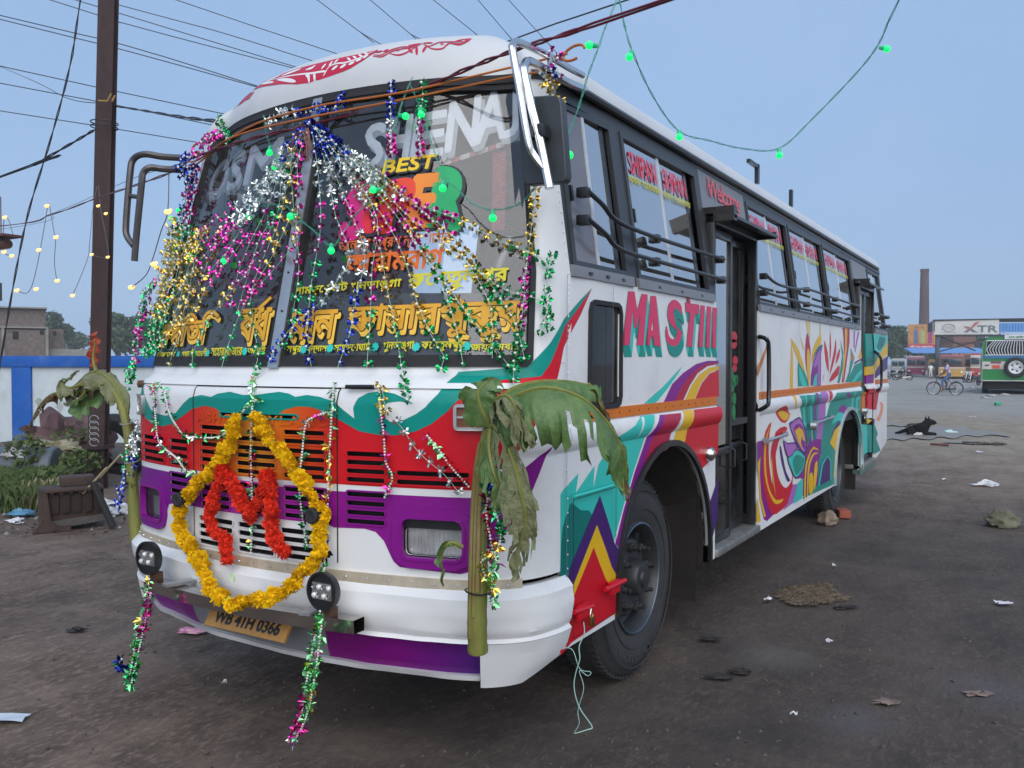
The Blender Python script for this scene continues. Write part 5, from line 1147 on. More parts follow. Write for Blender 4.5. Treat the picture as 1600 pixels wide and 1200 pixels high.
flower_run(mg, [(387,656),(374,692),(350,728),(325,758),(308,774)], [None]*5, FY, .032, o)
flower_run(mg, [(300,792),(304,835),(314,880),(328,912),(346,934)], [None,None,-1.50,-1.56,-1.60], FY, .032, o)
flower_run(mg, [(362,946),(388,940),(420,935),(452,918),(477,893),(497,866),(512,836),(520,806)], [-1.62,-1.62,-1.62,-1.58,-1.53,-1.50,None,None], FY, .032, o)
flower_run(mg, [(521,800),(500,768),(478,738),(455,706),(433,676),(411,645)], [None]*6, FY, .032, o)
for p in ((303,777),(510,801)):
    k = MB(); c = front_pt(*p, .02); k.lathe(c, (0,-1,0), [(0,.02),(.03,.032),(.075,.034),(.08,.026),(.075,.0)], 16); kn = k.build('rubber_stop', RUBBER, bus)
for p in ((357,938),(363,902)):
    c = Vector(on(1, -1.63, *p)); k = MB(o); k.tube([c+Vector((.012*math.cos(t), -.004*math.sin(2*t), .018*math.sin(t))) for t in [i*math.pi/6 for i in range(12)]], .002, 4, closed=True); k.build('thread_knot', mat('lime_thread', (.35,.75,.10), .5, var=0), mg, loc=(0,0,0))
o = front_pt(400,800); mr = empty('marigold_letter', o); tag(mr, 'red flower garland shaped like the letter M on the grille', 'garland')
flower_run(mr, [(358,876),(352,850),(347,815),(352,780),(360,745),(364,728)], [-1.49,-1.49,None,None,None,None], FR, .031, o)
flower_run(mr, [(370,738),(384,762),(395,785),(407,802)], [None]*4, FR, .031, o)
flower_run(mr, [(407,802),(420,782),(430,757),(437,736)], [None]*4, FR, .031, o)
flower_run(mr, [(441,745),(438,780),(440,815),(447,845),(450,862)], [None]*4+[-1.49], FR, .031, o)
# ---- banana stems with wilting leaves
def banana_mat(name, a, b, c):
    return mat(name, a, .55, var=.3, vscale=9, col2=b, bump=.25, bscale=30, dirt=.5, dirtcol=c, stretch=None)
STEM = mat('banana_stem', srgb(98,108,42), .55, var=.3, vscale=7, col2=srgb(132,130,66), bump=.25, bscale=26, dirt=.6, dirtcol=srgb(96,70,40), stretch=(3,3,.6))
BGREEN = mat('banana_leaf', srgb(58,92,42), .45, var=.3, vscale=10, col2=srgb(98,124,68), bump=.3, bscale=40, dirt=.45, dirtcol=srgb(92,92,60)); BWILT = mat('wilted_leaf', srgb(92,104,66), .7, var=.3, vscale=14, col2=srgb(124,124,92), bump=.6, bscale=40, dirt=.7, dirtcol=srgb(84,66,44)); BDRY = mat('dry_leaf', srgb(104,84,56), .85, var=.4, vscale=18, bump=.6, bscale=40)
def leaf(name, mid, wl, wr, m, parent, o, droop=.6, rag=.3, seed=1, up=(0,-.3,1), n=34, cut=.10):
    """blade along a midrib: wl/wr width each side, torn between the veins"""
    q = random.Random(seed); P = catmull([Vector(p) for p in mid], 8); N = len(P); up = Vector(up).normalized()
    k = MB(o); rows = []
    for s in (-1, 1):
        prev = None; tears = 1.0
        for i in range(N):
            f = i/(N-1); t = (P[min(i+1,N-1)]-P[max(i-1,0)]).normalized(); sd = t.cross(up).normalized()*s; nn = sd.cross(t)*s
            w = (wl if s < 0 else wr)*math.sin(math.pi*(.10+.90*f)**.8)**.6*(1+q.uniform(-rag, rag)*.5)
            row = []
            for j in range(6):
                a = j/5; c = P[i]+sd*w*a*math.cos(droop*a)-Vector((0,0,1))*w*a*math.sin(droop*a)+nn*.012*math.sin(a*9+i*.9)*a+t*(.05*a)
                row.append(c+Vector((noise.noise(c*9), noise.noise(c*9+Vector((5,0,0))), noise.noise(c*9+Vector((0,7,0)))))*.028*a)
            if prev is not None:
                cutn = 6 if q.random() > cut else q.randint(2, 4)
                b = len(k.v); k.add(prev[:cutn]+row[:cutn], [(j, j+1, cutn+j+1, cutn+j) for j in range(cutn-1)])
            prev = row
    ob = k.build(name, m, parent, loc=(0,0,0), angle=70)
    r = MB(o); r.tube(P, [.011*(1-.8*i/(N-1)) for i in range(N)], 6); r.build('midrib', STEM, ob, loc=(0,0,0))
    return ob
o = Vector(on(1, -1.42, 747, 1015)); bn = empty('banana_stem', o); tag(bn, 'cut green banana stem with broad drooping leaves tied to the right front corner', 'banana plant')
def fl(pts, Ys): return [Vector(on(1, y, *p)) for p, y in zip(pts, Ys)]
sp = fl([(747,1018),(747,960),(748,880),(750,800),(755,730),(764,680),(778,640)], [-1.40,-1.42,-1.42,-1.40,-1.40,-1.40,-1.40])
k = MB(o); k.tube([p+Vector((noise.noise(p*8)*.008, 0, 0)) for p in catmull(sp, 6)], [(.039-.015*i/36)*(1+.10*noise.noise((i*.7,0,0))) for i in range(37)], 14); k.build('stem', STEM, bn, loc=(0,0,0))
k = MB(o); 
for i in range(3): k.tube([p+Vector((.015*(i-1),-.028,0)) for p in catmull(sp, 4)[2+i*2:20+i]], [.013-.0004*j for j in range(18)], 6)
k.build('stem_sheath', mat('sheath', srgb(122,122,58), .5, var=.3, col2=srgb(110,84,50), vscale=9), bn, loc=(0,0,0))
leaf('leaf', fl([(770,650),(800,622),(850,606),(905,620),(945,655),(972,700),(980,745)], [-1.40,-1.42,-1.40,-1.34,-1.25,-1.18,-1.14]), .06, .19, BGREEN, bn, o, 1.25, .25, 3, (0.2,-.6,1), cut=.30)
leaf('leaf', fl([(770,650),(790,615),(830,598),(880,595),(925,602)], [-1.42,-1.42,-1.36,-1.25,-1.15]), .07, .14, BGREEN, bn, o, 1.2, .3, 5, (0,-.5,1), cut=.2)
leaf('leaf', fl([(768,668),(752,640),(748,612),(765,595)], [-1.44,-1.46,-1.46,-1.44]), .08, .10, BGREEN, bn, o, .5, .1, 6, (0,-1,.3), cut=.05)
leaf('leaf', fl([(768,655),(776,625),(795,620),(812,650),(826,672)], [-1.45,-1.50,-1.52,-1.50,-1.48]), .05, .09, BWILT, bn, o, 1.3, .5, 8, (0,-.6,1), cut=.25)
leaf('leaf', fl([(772,665),(790,690),(805,730),(815,775),(822,815),(812,850),(806,885)], [-1.45,-1.47,-1.46,-1.46,-1.44,-1.43,-1.43]), .07, .10, BWILT, bn, o, .9, .5, 9, (.3,-1,.2), cut=.18)
leaf('leaf', fl([(766,670),(764,700),(772,740),(785,765),(800,770)], [-1.46,-1.47,-1.48,-1.46,-1.44]), .07, .06, BGREEN, bn, o, .8, .4, 10, (.1,-1,.2), cut=.18)
leaf('leaf', fl([(918,600),(932,620),(942,640)], [-1.16,-1.13,-1.12]), .03, .02, BDRY, bn, o, 1.0, .6, 12, (0,-1,.2)); leaf('leaf', fl([(962,700),(970,730),(975,765)], [-1.18,-1.15,-1.14]), .035, .03, BDRY, bn, o, 1.2, .8, 13, (0,-1,.2), cut=.4)
leaf('leaf', fl([(722,855),(705,848),(692,862),(690,890)], [-1.44,-1.47,-1.48,-1.48]), .012, .016, BGREEN, bn, o, .8, .2, 14, (0,-1,.4))
k = MB(o); c = Vector(on(1, -1.42, 748, 923)); k.tube([c+Vector((.052*math.cos(t), .052*math.sin(t), .004*math.sin(2*t))) for t in [i*math.pi/8 for i in range(16)]], .0035, 5, closed=True); k.build('tie_wire', BLACKP, bn, loc=(0,0,0))
o = Vector(on(1, -1.20, 213, 845)); bl = empty('banana_stem', o); tag(bl, 'thin banana stem with wilted curled leaves tied at the left front corner', 'banana plant')
sp = fl([(213,845),(209,790),(206,740),(203,700),(196,655),(184,620),(166,600),(150,595)], [-1.20]*8)
k = MB(o); k.tube(catmull(sp, 6), [.033-.017*i/42 for i in range(43)], 14); k.build('stem', STEM, bl, loc=(0,0,0))
leaf('leaf', fl([(196,650),(186,612),(166,588),(142,582),(120,600),(106,622)], [-1.2]*6), .09, .12, BWILT, bl, o, 1.0, .2, 21, (0,-.8,1), cut=.06)
leaf('leaf', fl([(165,600),(140,605),(125,622),(112,628)], [-1.22]*4), .02, .14, BGREEN, bl, o, 1.4, .15, 22, (0,-.6,1), cut=.06)
leaf('leaf', fl([(150,606),(120,612),(85,615),(65,630),(52,652),(45,672)], [-1.2]*6), .035, .06, BDRY, bl, o, 1.3, .8, 23, (0,-.6,1), cut=.4); leaf('leaf', fl([(128,600),(110,606),(100,600),(118,585)], [-1.24]*4), .04, .03, BWILT, bl, o, 1.0, .7, 25, (0,-.8,1), cut=.3)
leaf('leaf', fl([(150,580),(146,560),(148,540),(147,530)], [-1.2]*4), .05, .03, mat('red_brown_leaf', srgb(150,62,40), .7, var=.3, vscale=30), bl, o, .2, .2, 26, (0,-1,0), cut=.0)
for p in ((207,720),(200,660)):
    k = MB(o); c = Vector(on(1, -1.20, *p)); k.tube([c+Vector((.040*math.cos(t), .040*math.sin(t), .01*math.sin(t))) for t in [i*math.pi/8 for i in range(16)]], .003, 5, closed=True)
    k.build('tie_wire', mat('grey_wire', (.25,.27,.26), .5, var=.1), bl, loc=(0,0,0))
# small lime and cut string under the corner
k = MB(Vector(on(1,-.86,905,1000))); P = free([(912,972),(913,990),(905,1010),(906,1030),(900,1050),(897,1070),(900,1090),(908,1110),(925,1135),(918,1140),(898,1146)], [-.86,-.88,-.9,-.92,-.93,-.94,-.95,-.96,-.98,-1.0,-1.02]); k.tube(catmull(P, 5), .0022, 4)
P = free([(882,1012),(895,1016),(906,1045),(923,1050),(918,1056),(905,1048),(912,1075),(903,1110),(905,1130),(897,1145)], -.92); k.tube(catmull(P, 5), .0018, 4)
tag(k.build('cord', mat('pale_green_cord', (.30,.50,.44), .6, var=.1), None), 'thin pale green cord dangling in loops from the padlocked red hatch', 'cord')
# ================================================================ LIGHTS, CABLES, POLE
GLOWG = mat('green_bulb', (.02,.5,.2), .3, var=0, emit=(.0,.85,.12), estr=.62); CAPG = mat('green_bulb_cap', (.02,.36,.18), .35, var=0, emit=(.0,.5,.10), estr=.12); GLOWC = mat('bulb_core', (1,1,1), .3, var=0, emit=(.45,1.0,.65), estr=1.2)
GLOWY = mat('warm_lamp', (1,.8,.4), .3, var=0, emit=(1.0,.45,.08), estr=.9)
GW = mat('green_wire', (.05,.30,.22), .5, var=.1); BW = mat('black_cable', (.012,.012,.014), .5, var=.1); RW = mat('dark_red_cable', (.12,.012,.025), .5, var=.1); OW = mat('orange_wire', (.45,.13,.02), .5, var=.1)
def grow(P, a=0.0, b=0.0):
    """carry a line on beyond its ends"""
    P = [Vector(p) for p in P]
    if a: P = [P[0]+(P[0]-P[1]).normalized()*a]+P
    if b: P = P+[P[-1]+(P[-1]-P[-2]).normalized()*b]
    return P
def cable(name, P, r, m, label, cat, group=None, twist=0.0, n=6, sub=6):
    C = catmull([Vector(p) for p in P], sub); o = C[len(C)//2].copy(); root_m = MB(o)
    if twist:
        for ph in (0, math.pi):
            Q = []
            for i, p in enumerate(C):
                t = (C[min(i+1, len(C)-1)]-C[max(i-1, 0)]).normalized(); X, Y = frame(t); a = i*twist+ph; Q.append(p+(X*math.cos(a)+Y*math.sin(a))*r*.9)
            root_m.tube(Q, r*.75, 5)
    else: root_m.tube(C, r, n)
    return tag(root_m.build(name, m, None), label, cat, group)
def bulb(p, d, root, o, s=1.0):
    p = Vector(p); d = Vector(d).normalized(); k = MB(o); k.lathe(p, d, [(0,.004*s),(.004*s,.009*s),(.024*s,.0105*s),(.030*s,.013*s)], 8); c = k.build('bulb_cap', CAPG, root, loc=(0,0,0))
    k = MB(o); k.ball(p+d*.036*s, .0165*s, 10, 7); b = k.build('bulb', GLOWG, root, loc=(0,0,0)); k = MB(o); k.ball(p+d*.040*s+Vector((0,-.008*s,0)), .0115*s, 8, 6); k.build('bulb_core', GLOWC, b)
def light_string(pts, depth, bulbs, label, group=None, r=.003):
    P = grow([Vector(deep(x, y, d)) for (x, y), d in zip(pts, depth)], 1.6 if pts[0][1] < 0 else 0, 1.6 if pts[-1][1] < 0 else 0); C = catmull(P, 6); o = C[0].copy(); root = empty('fairy_lights', o); tag(root, label, 'string lights', group)
    k = MB(o); 
    for ph in (0, math.pi):
        Q = []
        for i, p in enumerate(C):
            t = (C[min(i+1,len(C)-1)]-C[max(i-1,0)]).normalized(); X, Y = frame(t); a = i*1.3+ph; Q.append(p+(X*math.cos(a)+Y*math.sin(a))*r*1.1)
        k.tube(Q, r*.6, 4)
    k.build('wire', GW, root, loc=(0,0,0))
    for (x, y), (dx, dy), dep in bulbs:
        p = Vector(deep(x, y, dep)); d = Vector(CR)*dx-Vector(CU)*dy-Vector(CF)*.25; bulb(p, d, root, o)
    return root
light_string([(965,-15),(975,35),(988,80),(1020,150),(1061,205),(1110,220),(1160,232),(1217,232),(1270,185),(1340,112),(1372,70),(1390,30),(1412,-15)], [3.6,3.6,3.6,3.8,4.0,4.1,4.2,4.2,4.2,4.1,4.0,3.9,3.8], [((988,78),(-.4,1),3.6),((1061,203),(0,1),4.0),((1217,232),(0,1),4.2),((1373,74),(1,.3),4.0)], 'green fairy lights swagged across the open sky past the roof edge')
light_string([(970,-15),(945,45),(936,72),(918,120),(905,165),(884,222),(878,245),(840,288),(812,318),(770,328),(735,316),(715,295),(692,275),(672,215),(655,165),(640,130)], [3.5,3.45,3.4,3.4,3.4,3.35,3.35,3.4,3.5,3.55,3.6,3.65,3.7,3.8,3.9,3.9], [((934,72),(-1,0),3.4),((884,230),(.4,1),3.33),((770,328),(0,1),3.53),((692,282),(0,1),3.66),((655,168),(.3,1),3.86)], 'green fairy lights hanging past the wing mirror onto the right pane')
def dw(x, y, off=.06): u, z = pick(x, y); v = Vector(skin(u, z, off))-Vector(CAM_POS); return v.dot(Vector(CF))
def glass_lights(pts, bulbs, label): return light_string(pts, [dw(*p) for p in pts], [((x, y), d, dw(x, y, .07)) for (x, y), d in bulbs], label)
glass_lights([(645,120),(632,150),(622,182),(610,230),(602,270),(596,300),(560,330),(535,365),(518,385),(490,360),(462,338),(440,320),(388,330),(365,370),(350,400)], [((622,180),(1,.2)),((596,296),(-1,.1)),((518,380),(0,1)),((466,336),(-1,.2)),((390,328),(0,1)),((350,398),(0,1))], 'green fairy lights zigzagging across both windscreen panes')
glass_lights([(412,180),(418,215),(425,232),(430,255),(420,280)], [((422,228),(0,1)),((430,250),(0,1))], 'short pair of green fairy lights high on the left pane')
glass_lights([(296,300),(288,330),(282,350),(286,375),(296,390),(288,430),(286,460)], [((286,322),(-.3,.5)),((278,342),(-1,0)),((280,370),(0,1)),((297,392),(.2,1))], 'green fairy lights down the left pillar among gold tinsel')
# warm fairy lights strung to the left of the bus
yp = [((73,322),8.5),((153,322),11.2),((165,334),11.2),((87,371),8.5),((60,391),8.5),((143,398),11.2),((168,402),11.2),((89,439),8.5),((26,454),8.5),((56,452),8.5),((113,462),9.0),((205,449),6.5),((7,340),9),((6,394),9),((18,400),9)]
def warm(pts, bl, label):
    P = [Vector(deep(x, y, d)) for x, y, d in pts]; o = P[0].copy(); root = empty('fairy_lights', o); tag(root, label, 'string lights', 'warm fairy lights left of the bus')
    k = MB(o); k.tube(catmull(P, 4), .004, 4); k.build('wire', mat('thin_grey_wire', (.10,.11,.12), .6, var=0), root, loc=(0,0,0))
    for (x, y), d in bl:
        c = Vector(deep(x, y, d)); k = MB(o); k.ball(c, .019, 8, 6, (1.5,1,.9)); k.ball(c+Vector((.03,0,.008)), .010, 6, 5); k.build('bulb', GLOWY, root, loc=(0,0,0))
warm([(75,318,8.5),(70,350,8.5),(62,395,8.5),(52,440,8.5),(42,458,8.5),(26,454,8.5)], [yp[0],yp[4],yp[8],yp[9]], 'warm fairy light string dropping from the dark red cable in a V')
warm([(77,318,8.5),(84,360,8.5),(87,375,8.5),(85,410,8.5),(89,439,8.5)], [yp[3],yp[7]], 'warm fairy light string dropping straight from the dark red cable')
warm([(152,290,11.2),(146,320,11.2),(140,380,11.2),(138,400,11.2),(125,435,9.6),(113,462,9)], [yp[1],yp[5],yp[10]], 'warm fairy light string wound round the dark pole then trailing off')
warm([(154,290,11.2),(158,330,11.2),(166,372,11.2),(168,402,11.2),(143,398,11.2)], [yp[2],yp[6]], 'warm fairy light string looped on the front of the dark pole')
warm([(264,270,5.6),(262,331,5.6),(252,360,5.8),(240,400,6.0),(228,430,6.2),(205,449,6.5)], [((262,331),5.6),((240,413),6.0),yp[11]], 'warm fairy light string trailing off the left pillar of the bus')
warm([(20,366,9),(14,345,9),(7,340,9),(5,370,9),(6,394,9),(18,400,9)], [yp[12],yp[13],yp[14]], 'warm fairy light string tangled round the hanging lamp bracket')
for (x, y) in ((285,350),(303,455),(345,355),(340,362),(262,520),(275,500),(235,520),(250,540),(300,500),(732,616)):
    d = dw(x, y, .075); c = Vector(deep(x, y, d)); k = MB(c); k.ball(c, .0075, 8, 6, (1.3,1,1)); o_ = k.build('fairy_bulb', GLOWY, None); tag(o_, 'tiny warm fairy bulb glowing among tinsel on the bus front', 'bulb', 'tiny warm bulbs on the bus front')
# cables tied to the windscreen divider
tie = Vector(skin(.0, 2.80, .05))
cable('overhead_cable', grow([deep(1060,-6,3.1), deep(900,48,3.3), deep(800,80,3.5), deep(720,112,3.75), deep(620,155,4.0), tie], 5), .007, RW, 'thick dark red twisted cable rising right from the divider tie', 'cable', None, 1.1)
cable('overhead_cable', [tie, deep(420,197,4.9), deep(345,190,5.6), deep(280,182,7.0), deep(220,172,9.5), deep(176,165,11.8)], .009, BW, 'dark twisted cable sagging between the pole and the divider tie', 'cable', None, 1.3)
cable('orange_wire', [deep(886,84,3.6), skin(*pick(815,105), .05), skin(*pick(640,150), .06), skin(*pick(505,172), .06), skin(*pick(400,205), .06), skin(*pick(300,252), .06), deep(282,262,4.9)], .005, OW, 'upper orange wire stretched across the windscreen header', 'wire', 'orange wires across the windscreen')
cable('orange_wire', [deep(860,112,3.6), skin(*pick(800,125), .05), skin(*pick(640,160), .05), skin(*pick(480,192), .06), skin(*pick(380,218), .06), skin(*pick(300,248), .06), deep(276,243,4.9)], .005, OW, 'lower orange wire stretched across the windscreen header', 'wire', 'orange wires across the windscreen')
cable('red_wire', [tie, skin(*pick(430,215), .06), skin(*pick(370,232), .06), deep(300,247,4.9), deep(270,268,5.4), deep(210,290,7), deep(150,310,9), deep(80,335,10), deep(-20,355,11), deep(-400,380,16)], .006, RW, 'dark red wire running from the divider tie past the left mirror tube', 'wire', None, 1.0)
k = MB(tie)
for i in range(9):
    a = R_.uniform(-.14,.14); k.tube(catmull([tie, tie+Vector((a*.5,-.01,-.05)), tie+Vector((a,-.015,-.13+abs(a)*.3)), tie+Vector((a*1.2,0,-.20+R_.uniform(0,.05)))], 4), .0025, 4)
for i in range(3): k.tube([tie+Vector((-.05+.045*math.cos(t)+.01*i, -.012, -.08+.06*math.sin(t))) for t in [j*math.pi/8 for j in range(16)]], .0025, 4, closed=True)
tag(k.build('wire_bundle', mat('copper_wire', (.22,.06,.04), .4, var=.2), None), 'loose bundle of red copper wires knotted at the top of the divider', 'wire')
for p, lab in (((890,84), 'orange wire loop knotted on the right mirror arm'), ((305,232), 'orange wire loop knotted at the left mirror tube')):
    c = Vector(deep(*p, 3.65 if p[0] > 600 else 4.9)); k = MB(c); k.tube([c+Vector((.05*math.cos(t)+.02, 0, .028*math.sin(t)+.01*math.cos(t))) for t in [j*math.pi/10 for j in range(17)]], .006, 6); tag(k.build('wire_loop', OW, None), lab, 'wire')
# power lines in the sky
PW = mat('power_line', (.03,.04,.06), .5, var=0)
for i, pts in enumerate(([(-10,24),(5,25),(200,72),(420,140)], [(-10,32),(8,32),(200,80),(420,141)], [(-20,108),(4,104),(160,138),(360,180)], [(-20,134),(6,131),(160,160),(345,198)], [(-20,176),(6,174),(160,198),(330,226)], [(80,10),(92,4),(200,38),(480,112)], [(125,8),(132,4),(250,40),(480,110)], [(180,-2),(187,8),(350,52),(510,102)], [(300,-4),(288,4),(400,42),(545,90)], [(495,0),(520,18),(560,48),(600,72)], [(575,-5),(600,18),(640,52),(655,60)], [(680,-5),(700,18),(740,50)], [(740,-5),(760,15),(790,50)], [(790,-5),(815,22),(845,55)])):
    cable('power_line', grow([deep(x, y, 26+i*.6) for x, y in pts[1:]], 22, 3.5), .016, PW, 'thin dark power line crossing the sky behind the bus roof', 'power line', 'power lines across the sky', n=5, sub=4)
cable('power_line', grow([deep(128,-15,14), deep(110,100,14), deep(80,215,14), deep(45,330,14), deep(22,440,14), deep(0,570,14)], 4, .6), .012, BW, 'steep black twisted line slanting down past the hanging lamp bracket', 'power line', None, 1.2)
cable('power_line', grow([deep(-10,280,12.5), deep(50,258,12.3), deep(110,225,12.1), deep(147,203,11.9)], 14), .013, BW, 'black twisted line tied low round the dark pole', 'power line', None, 1.2)
cable('power_line', [deep(0,104,26), deep(60,130,20), deep(110,155,15), deep(176,162,11.8)], .007, BW, 'thin sagging service wire clipped to the pole', 'power line')
cable('power_line', [deep(-500,420,30), deep(-10,360,20), deep(90,330,18), deep(200,282,14), deep(285,255,6)], .004, BW, 'hair thin line from the left mirror tube into the sky', 'power line'); cable('power_line', grow([deep(740,85,5), deep(860,40,4.6), deep(965,5,4.2)], 0, 4), .004, BW, 'hair thin line above the thick dark red cable', 'power line')
# hanging lamp bracket at the left edge
c = Vector(deep(6,382,9)); k = MB(c); k.box(c+Vector((0,0,.08)), (.34,.2,.025)); k.tube([c+Vector((-.2,0,.0)), c+Vector((.08,0,.0))], .05, 10); k.tube([c+Vector((-.05,0,.0)), c+Vector((-.05,0,.5))], .006, 5); tag(k.build('lamp_bracket', mat('rust_lamp', (.10,.045,.035), .6, var=.3), None), 'small rusty tube lamp bracket hung amid the warm lights', 'lamp')
# the pole: an old steel joist
PB = Vector(gnd(152, 762)); PT = Vector(deep(171,-60,11.4)); PT = PB+(PT-PB)*1.45; RUST = mat('rusty_steel', (.042,.022,.022), .75, var=.4, vscale=5, bump=.25, bscale=50, dirt=.4, dirtcol=(.10,.05,.04), stretch=(2,2,.6))
ax = (PT-PB); X = Vector(CR); X = (X-ax.normalized()*X.dot(ax.normalized())).normalized(); Y = ax.normalized().cross(X)
k = MB(PB); prof = [(-.105,-.07),(.105,-.07),(.105,-.052),(.02,-.045),(.02,.045),(.105,.052),(.105,.07),(-.105,.07),(-.105,.052),(-.02,.045),(-.02,-.045),(-.105,-.052)]
k.grid([[PB+ax*t+X*a*(1.06-.07*t)+Y*b for a, b in prof] for t in (-.02,.2,.4,.6,.8,1.0)], closed=True); pole = k.build('joist', RUST, None, angle=20, loc=(0,0,0))
pr = empty('utility_pole', PB); pole.parent = pr; tag(pr, 'tall dark rusty steel joist pole behind the engine block', 'pole')
k = MB(PB); c = PB+ax*.07; k.box(PB+ax*.055+Y*-.0, (.31,.28,.05)); k.build('base_collar', RUST, pr, loc=(0,0,0))
c = Vector(deep(168,158,11.28)); k = MB(PB); k.tube([c+X*-.12, c, c+X*.05+Vector((0,0,.10))], .012, 6); k.tube([c+X*.06, c+X*.10+Vector((0,0,.08))], .012, 6); k.build('cable_hook', mat('yellow_hook', (.35,.22,.05), .6, var=.2), pr, loc=(0,0,0))
k = MB(PB)
for j in range(5):
    c = Vector(deep(147,655+j*9,11.25)); k.tube([c+X*.06*math.cos(t)+Vector((0,0,.05*math.sin(t)))-Y*.0 for t in [i*math.pi/7 for i in range(13)]], .006, 5)
k.build('wire_coil', mat('grey_wire', (.25,.27,.26), .5, var=.1), pr, loc=(0,0,0))
k = MB(PB)
for z in (192, 199): c = Vector(deep(163,z,11.4)); k.tube([c+X*.17*math.cos(t)+Vector(CF)*.15*math.sin(t) for t in [i*math.pi/8 for i in range(16)]], .008, 5, closed=True)
k.build('wire_wrap', BW, pr, loc=(0,0,0))
# ================================================================ SURROUNDINGS
def local(name, px, py, label, cat, group=None, rz=0.0, face=True):
    p = gnd(px, py); o = empty(name, (p[0], p[1], 0), CAM_YAW+rz-(math.atan((px-800)/CAM_F) if face else 0)); tag(o, label, cat, group)
    d = sum((p[i]-CAM_POS[i])*CF[i] for i in range(3)); return o, CAM_F/d      # pixels of the photograph per metre there
def part(name, m, parent, fn, smooth=True, angle=35):
    k = MB(); fn(k); return k.build(name, m, parent, smooth, angle)
WALLW = mat('limewash', (.50,.57,.60), .85, var=.12, vscale=3, bump=.15, dirt=.45, dirtcol=(.25,.28,.26)); WALLB = mat('blue_wash', srgb(8,84,168), .7, var=.15, vscale=4, bump=.15, dirt=.3, dirtcol=(.25,.33,.45))
# ---- boundary wall
D = 17.0; wo = Vector(deep(120,568,D)); wr = empty('boundary_wall', (wo.x, wo.y, 0), CAM_YAW); tag(wr, 'white boundary wall with blue coping and blue pillars', 'wall')
px2m = D/CAM_F; zt = deep(100,556,D)[2]; X = lambda x: (x-120)*px2m
part('wall_panel', WALLW, wr, lambda k: k.box(((X(-700)+X(760))/2, .10, (zt-.2)/2), (X(760)-X(-700), .20, zt-.2)))
part('coping', WALLB, wr, lambda k: k.box(((X(-700)+X(760))/2, .08, zt-.11), (X(760)-X(-700), .30, .22), None, .012))
for x in (-270, 35, 345, 650): part('pillar', WALLB, wr, lambda k: k.box((X(x), .04, (zt-.22)/2), (.38, .20, zt-.224), None, .01))
for i in range(5): part('plaster_stain', mat('plaster_stain', (.36,.40,.40), .9, var=.3), wr, lambda k: k.prism([(X(60+i*33)+.06*math.cos(t)*(1+.5*math.sin(3*t)), -.004, .9-.1*i % .3+.10*math.sin(t)) for t in [j*.7 for j in range(9)]], (0,.003,0)))
# ---- foliage helpers
def leaf_cloud(k, c, r, n, s, q, flat=.9):
    c = Vector(c)
    for _ in range(n):
        d = Vector((q.gauss(0,1), q.gauss(0,1), q.gauss(0,1))).normalized(); p = c+Vector((d.x*r[0], d.y*r[1], d.z*r[2]))*q.uniform(.55,1.0)
        a = Vector((q.gauss(0,1), q.gauss(0,1), q.gauss(0,1)*flat)).normalized(); X_, Y_ = frame(a); e = s*q.uniform(.6,1.3); t = q.uniform(0,3.14); u = X_*math.cos(t)+Y_*math.sin(t); v = a.cross(u)
        k.add([p-u*e*.5, p+v*e*.28, p+u*e*.6, p-v*e*.28], [(0,1,2,3)])
BARK = mat('bark', (.08,.06,.045), .9, var=.3, bump=.3)
def foliage(n, a, b): return mat('foliage_'+n, a, .7, var=.4, vscale=.9, col2=b, spec=.2)
FOL = [foliage('deep', (.030,.060,.034), (.075,.115,.062)), foliage('mid', (.045,.085,.042), (.10,.145,.075)), foliage('pale', (.065,.10,.06), (.12,.16,.10))]
def tree(px, base, height, width, m, label, cat='tree', seed=1, group='trees beyond the yard', n=1500, name='broadleaf_tree', lobes=9, ls=None):
    o, s = local(name, px, base, label, cat, group); q = random.Random(seed); k = MB(); H, W = height, width/2
    k.tube(catmull([(0,0,-.2),(.1,0,H*.25),(-.05,0,H*.5),(.1,.1,H*.8)], 5), [W*.10*(1-.045*i) for i in range(16)], 7)
    for i in range(5): a = q.uniform(0,6.28); k.tube([(0,0,H*(.3+.06*i)), (W*.4*math.cos(a), W*.4*math.sin(a), H*(.5+.06*i)), (W*.7*math.cos(a), W*.7*math.sin(a), H*(.62+.06*i))], [W*.05, W*.03, W*.015], 5)
    k.build('trunk', BARK, o); k = MB(); ls = ls or W*.16
    for i in range(lobes):
        a = 6.28*i/lobes+q.uniform(-.3,.3); rr = W*q.uniform(.25,.62) if i else 0; z = H*q.uniform(.42,.85) if i else H*.8; r = W*q.uniform(.32,.5)
        leaf_cloud(k, (rr*math.cos(a), rr*math.sin(a), z), (r, r, min(r*.8, H*.22)), n//lobes, ls, q)
    k.build('crown', m, o, smooth=False); return o
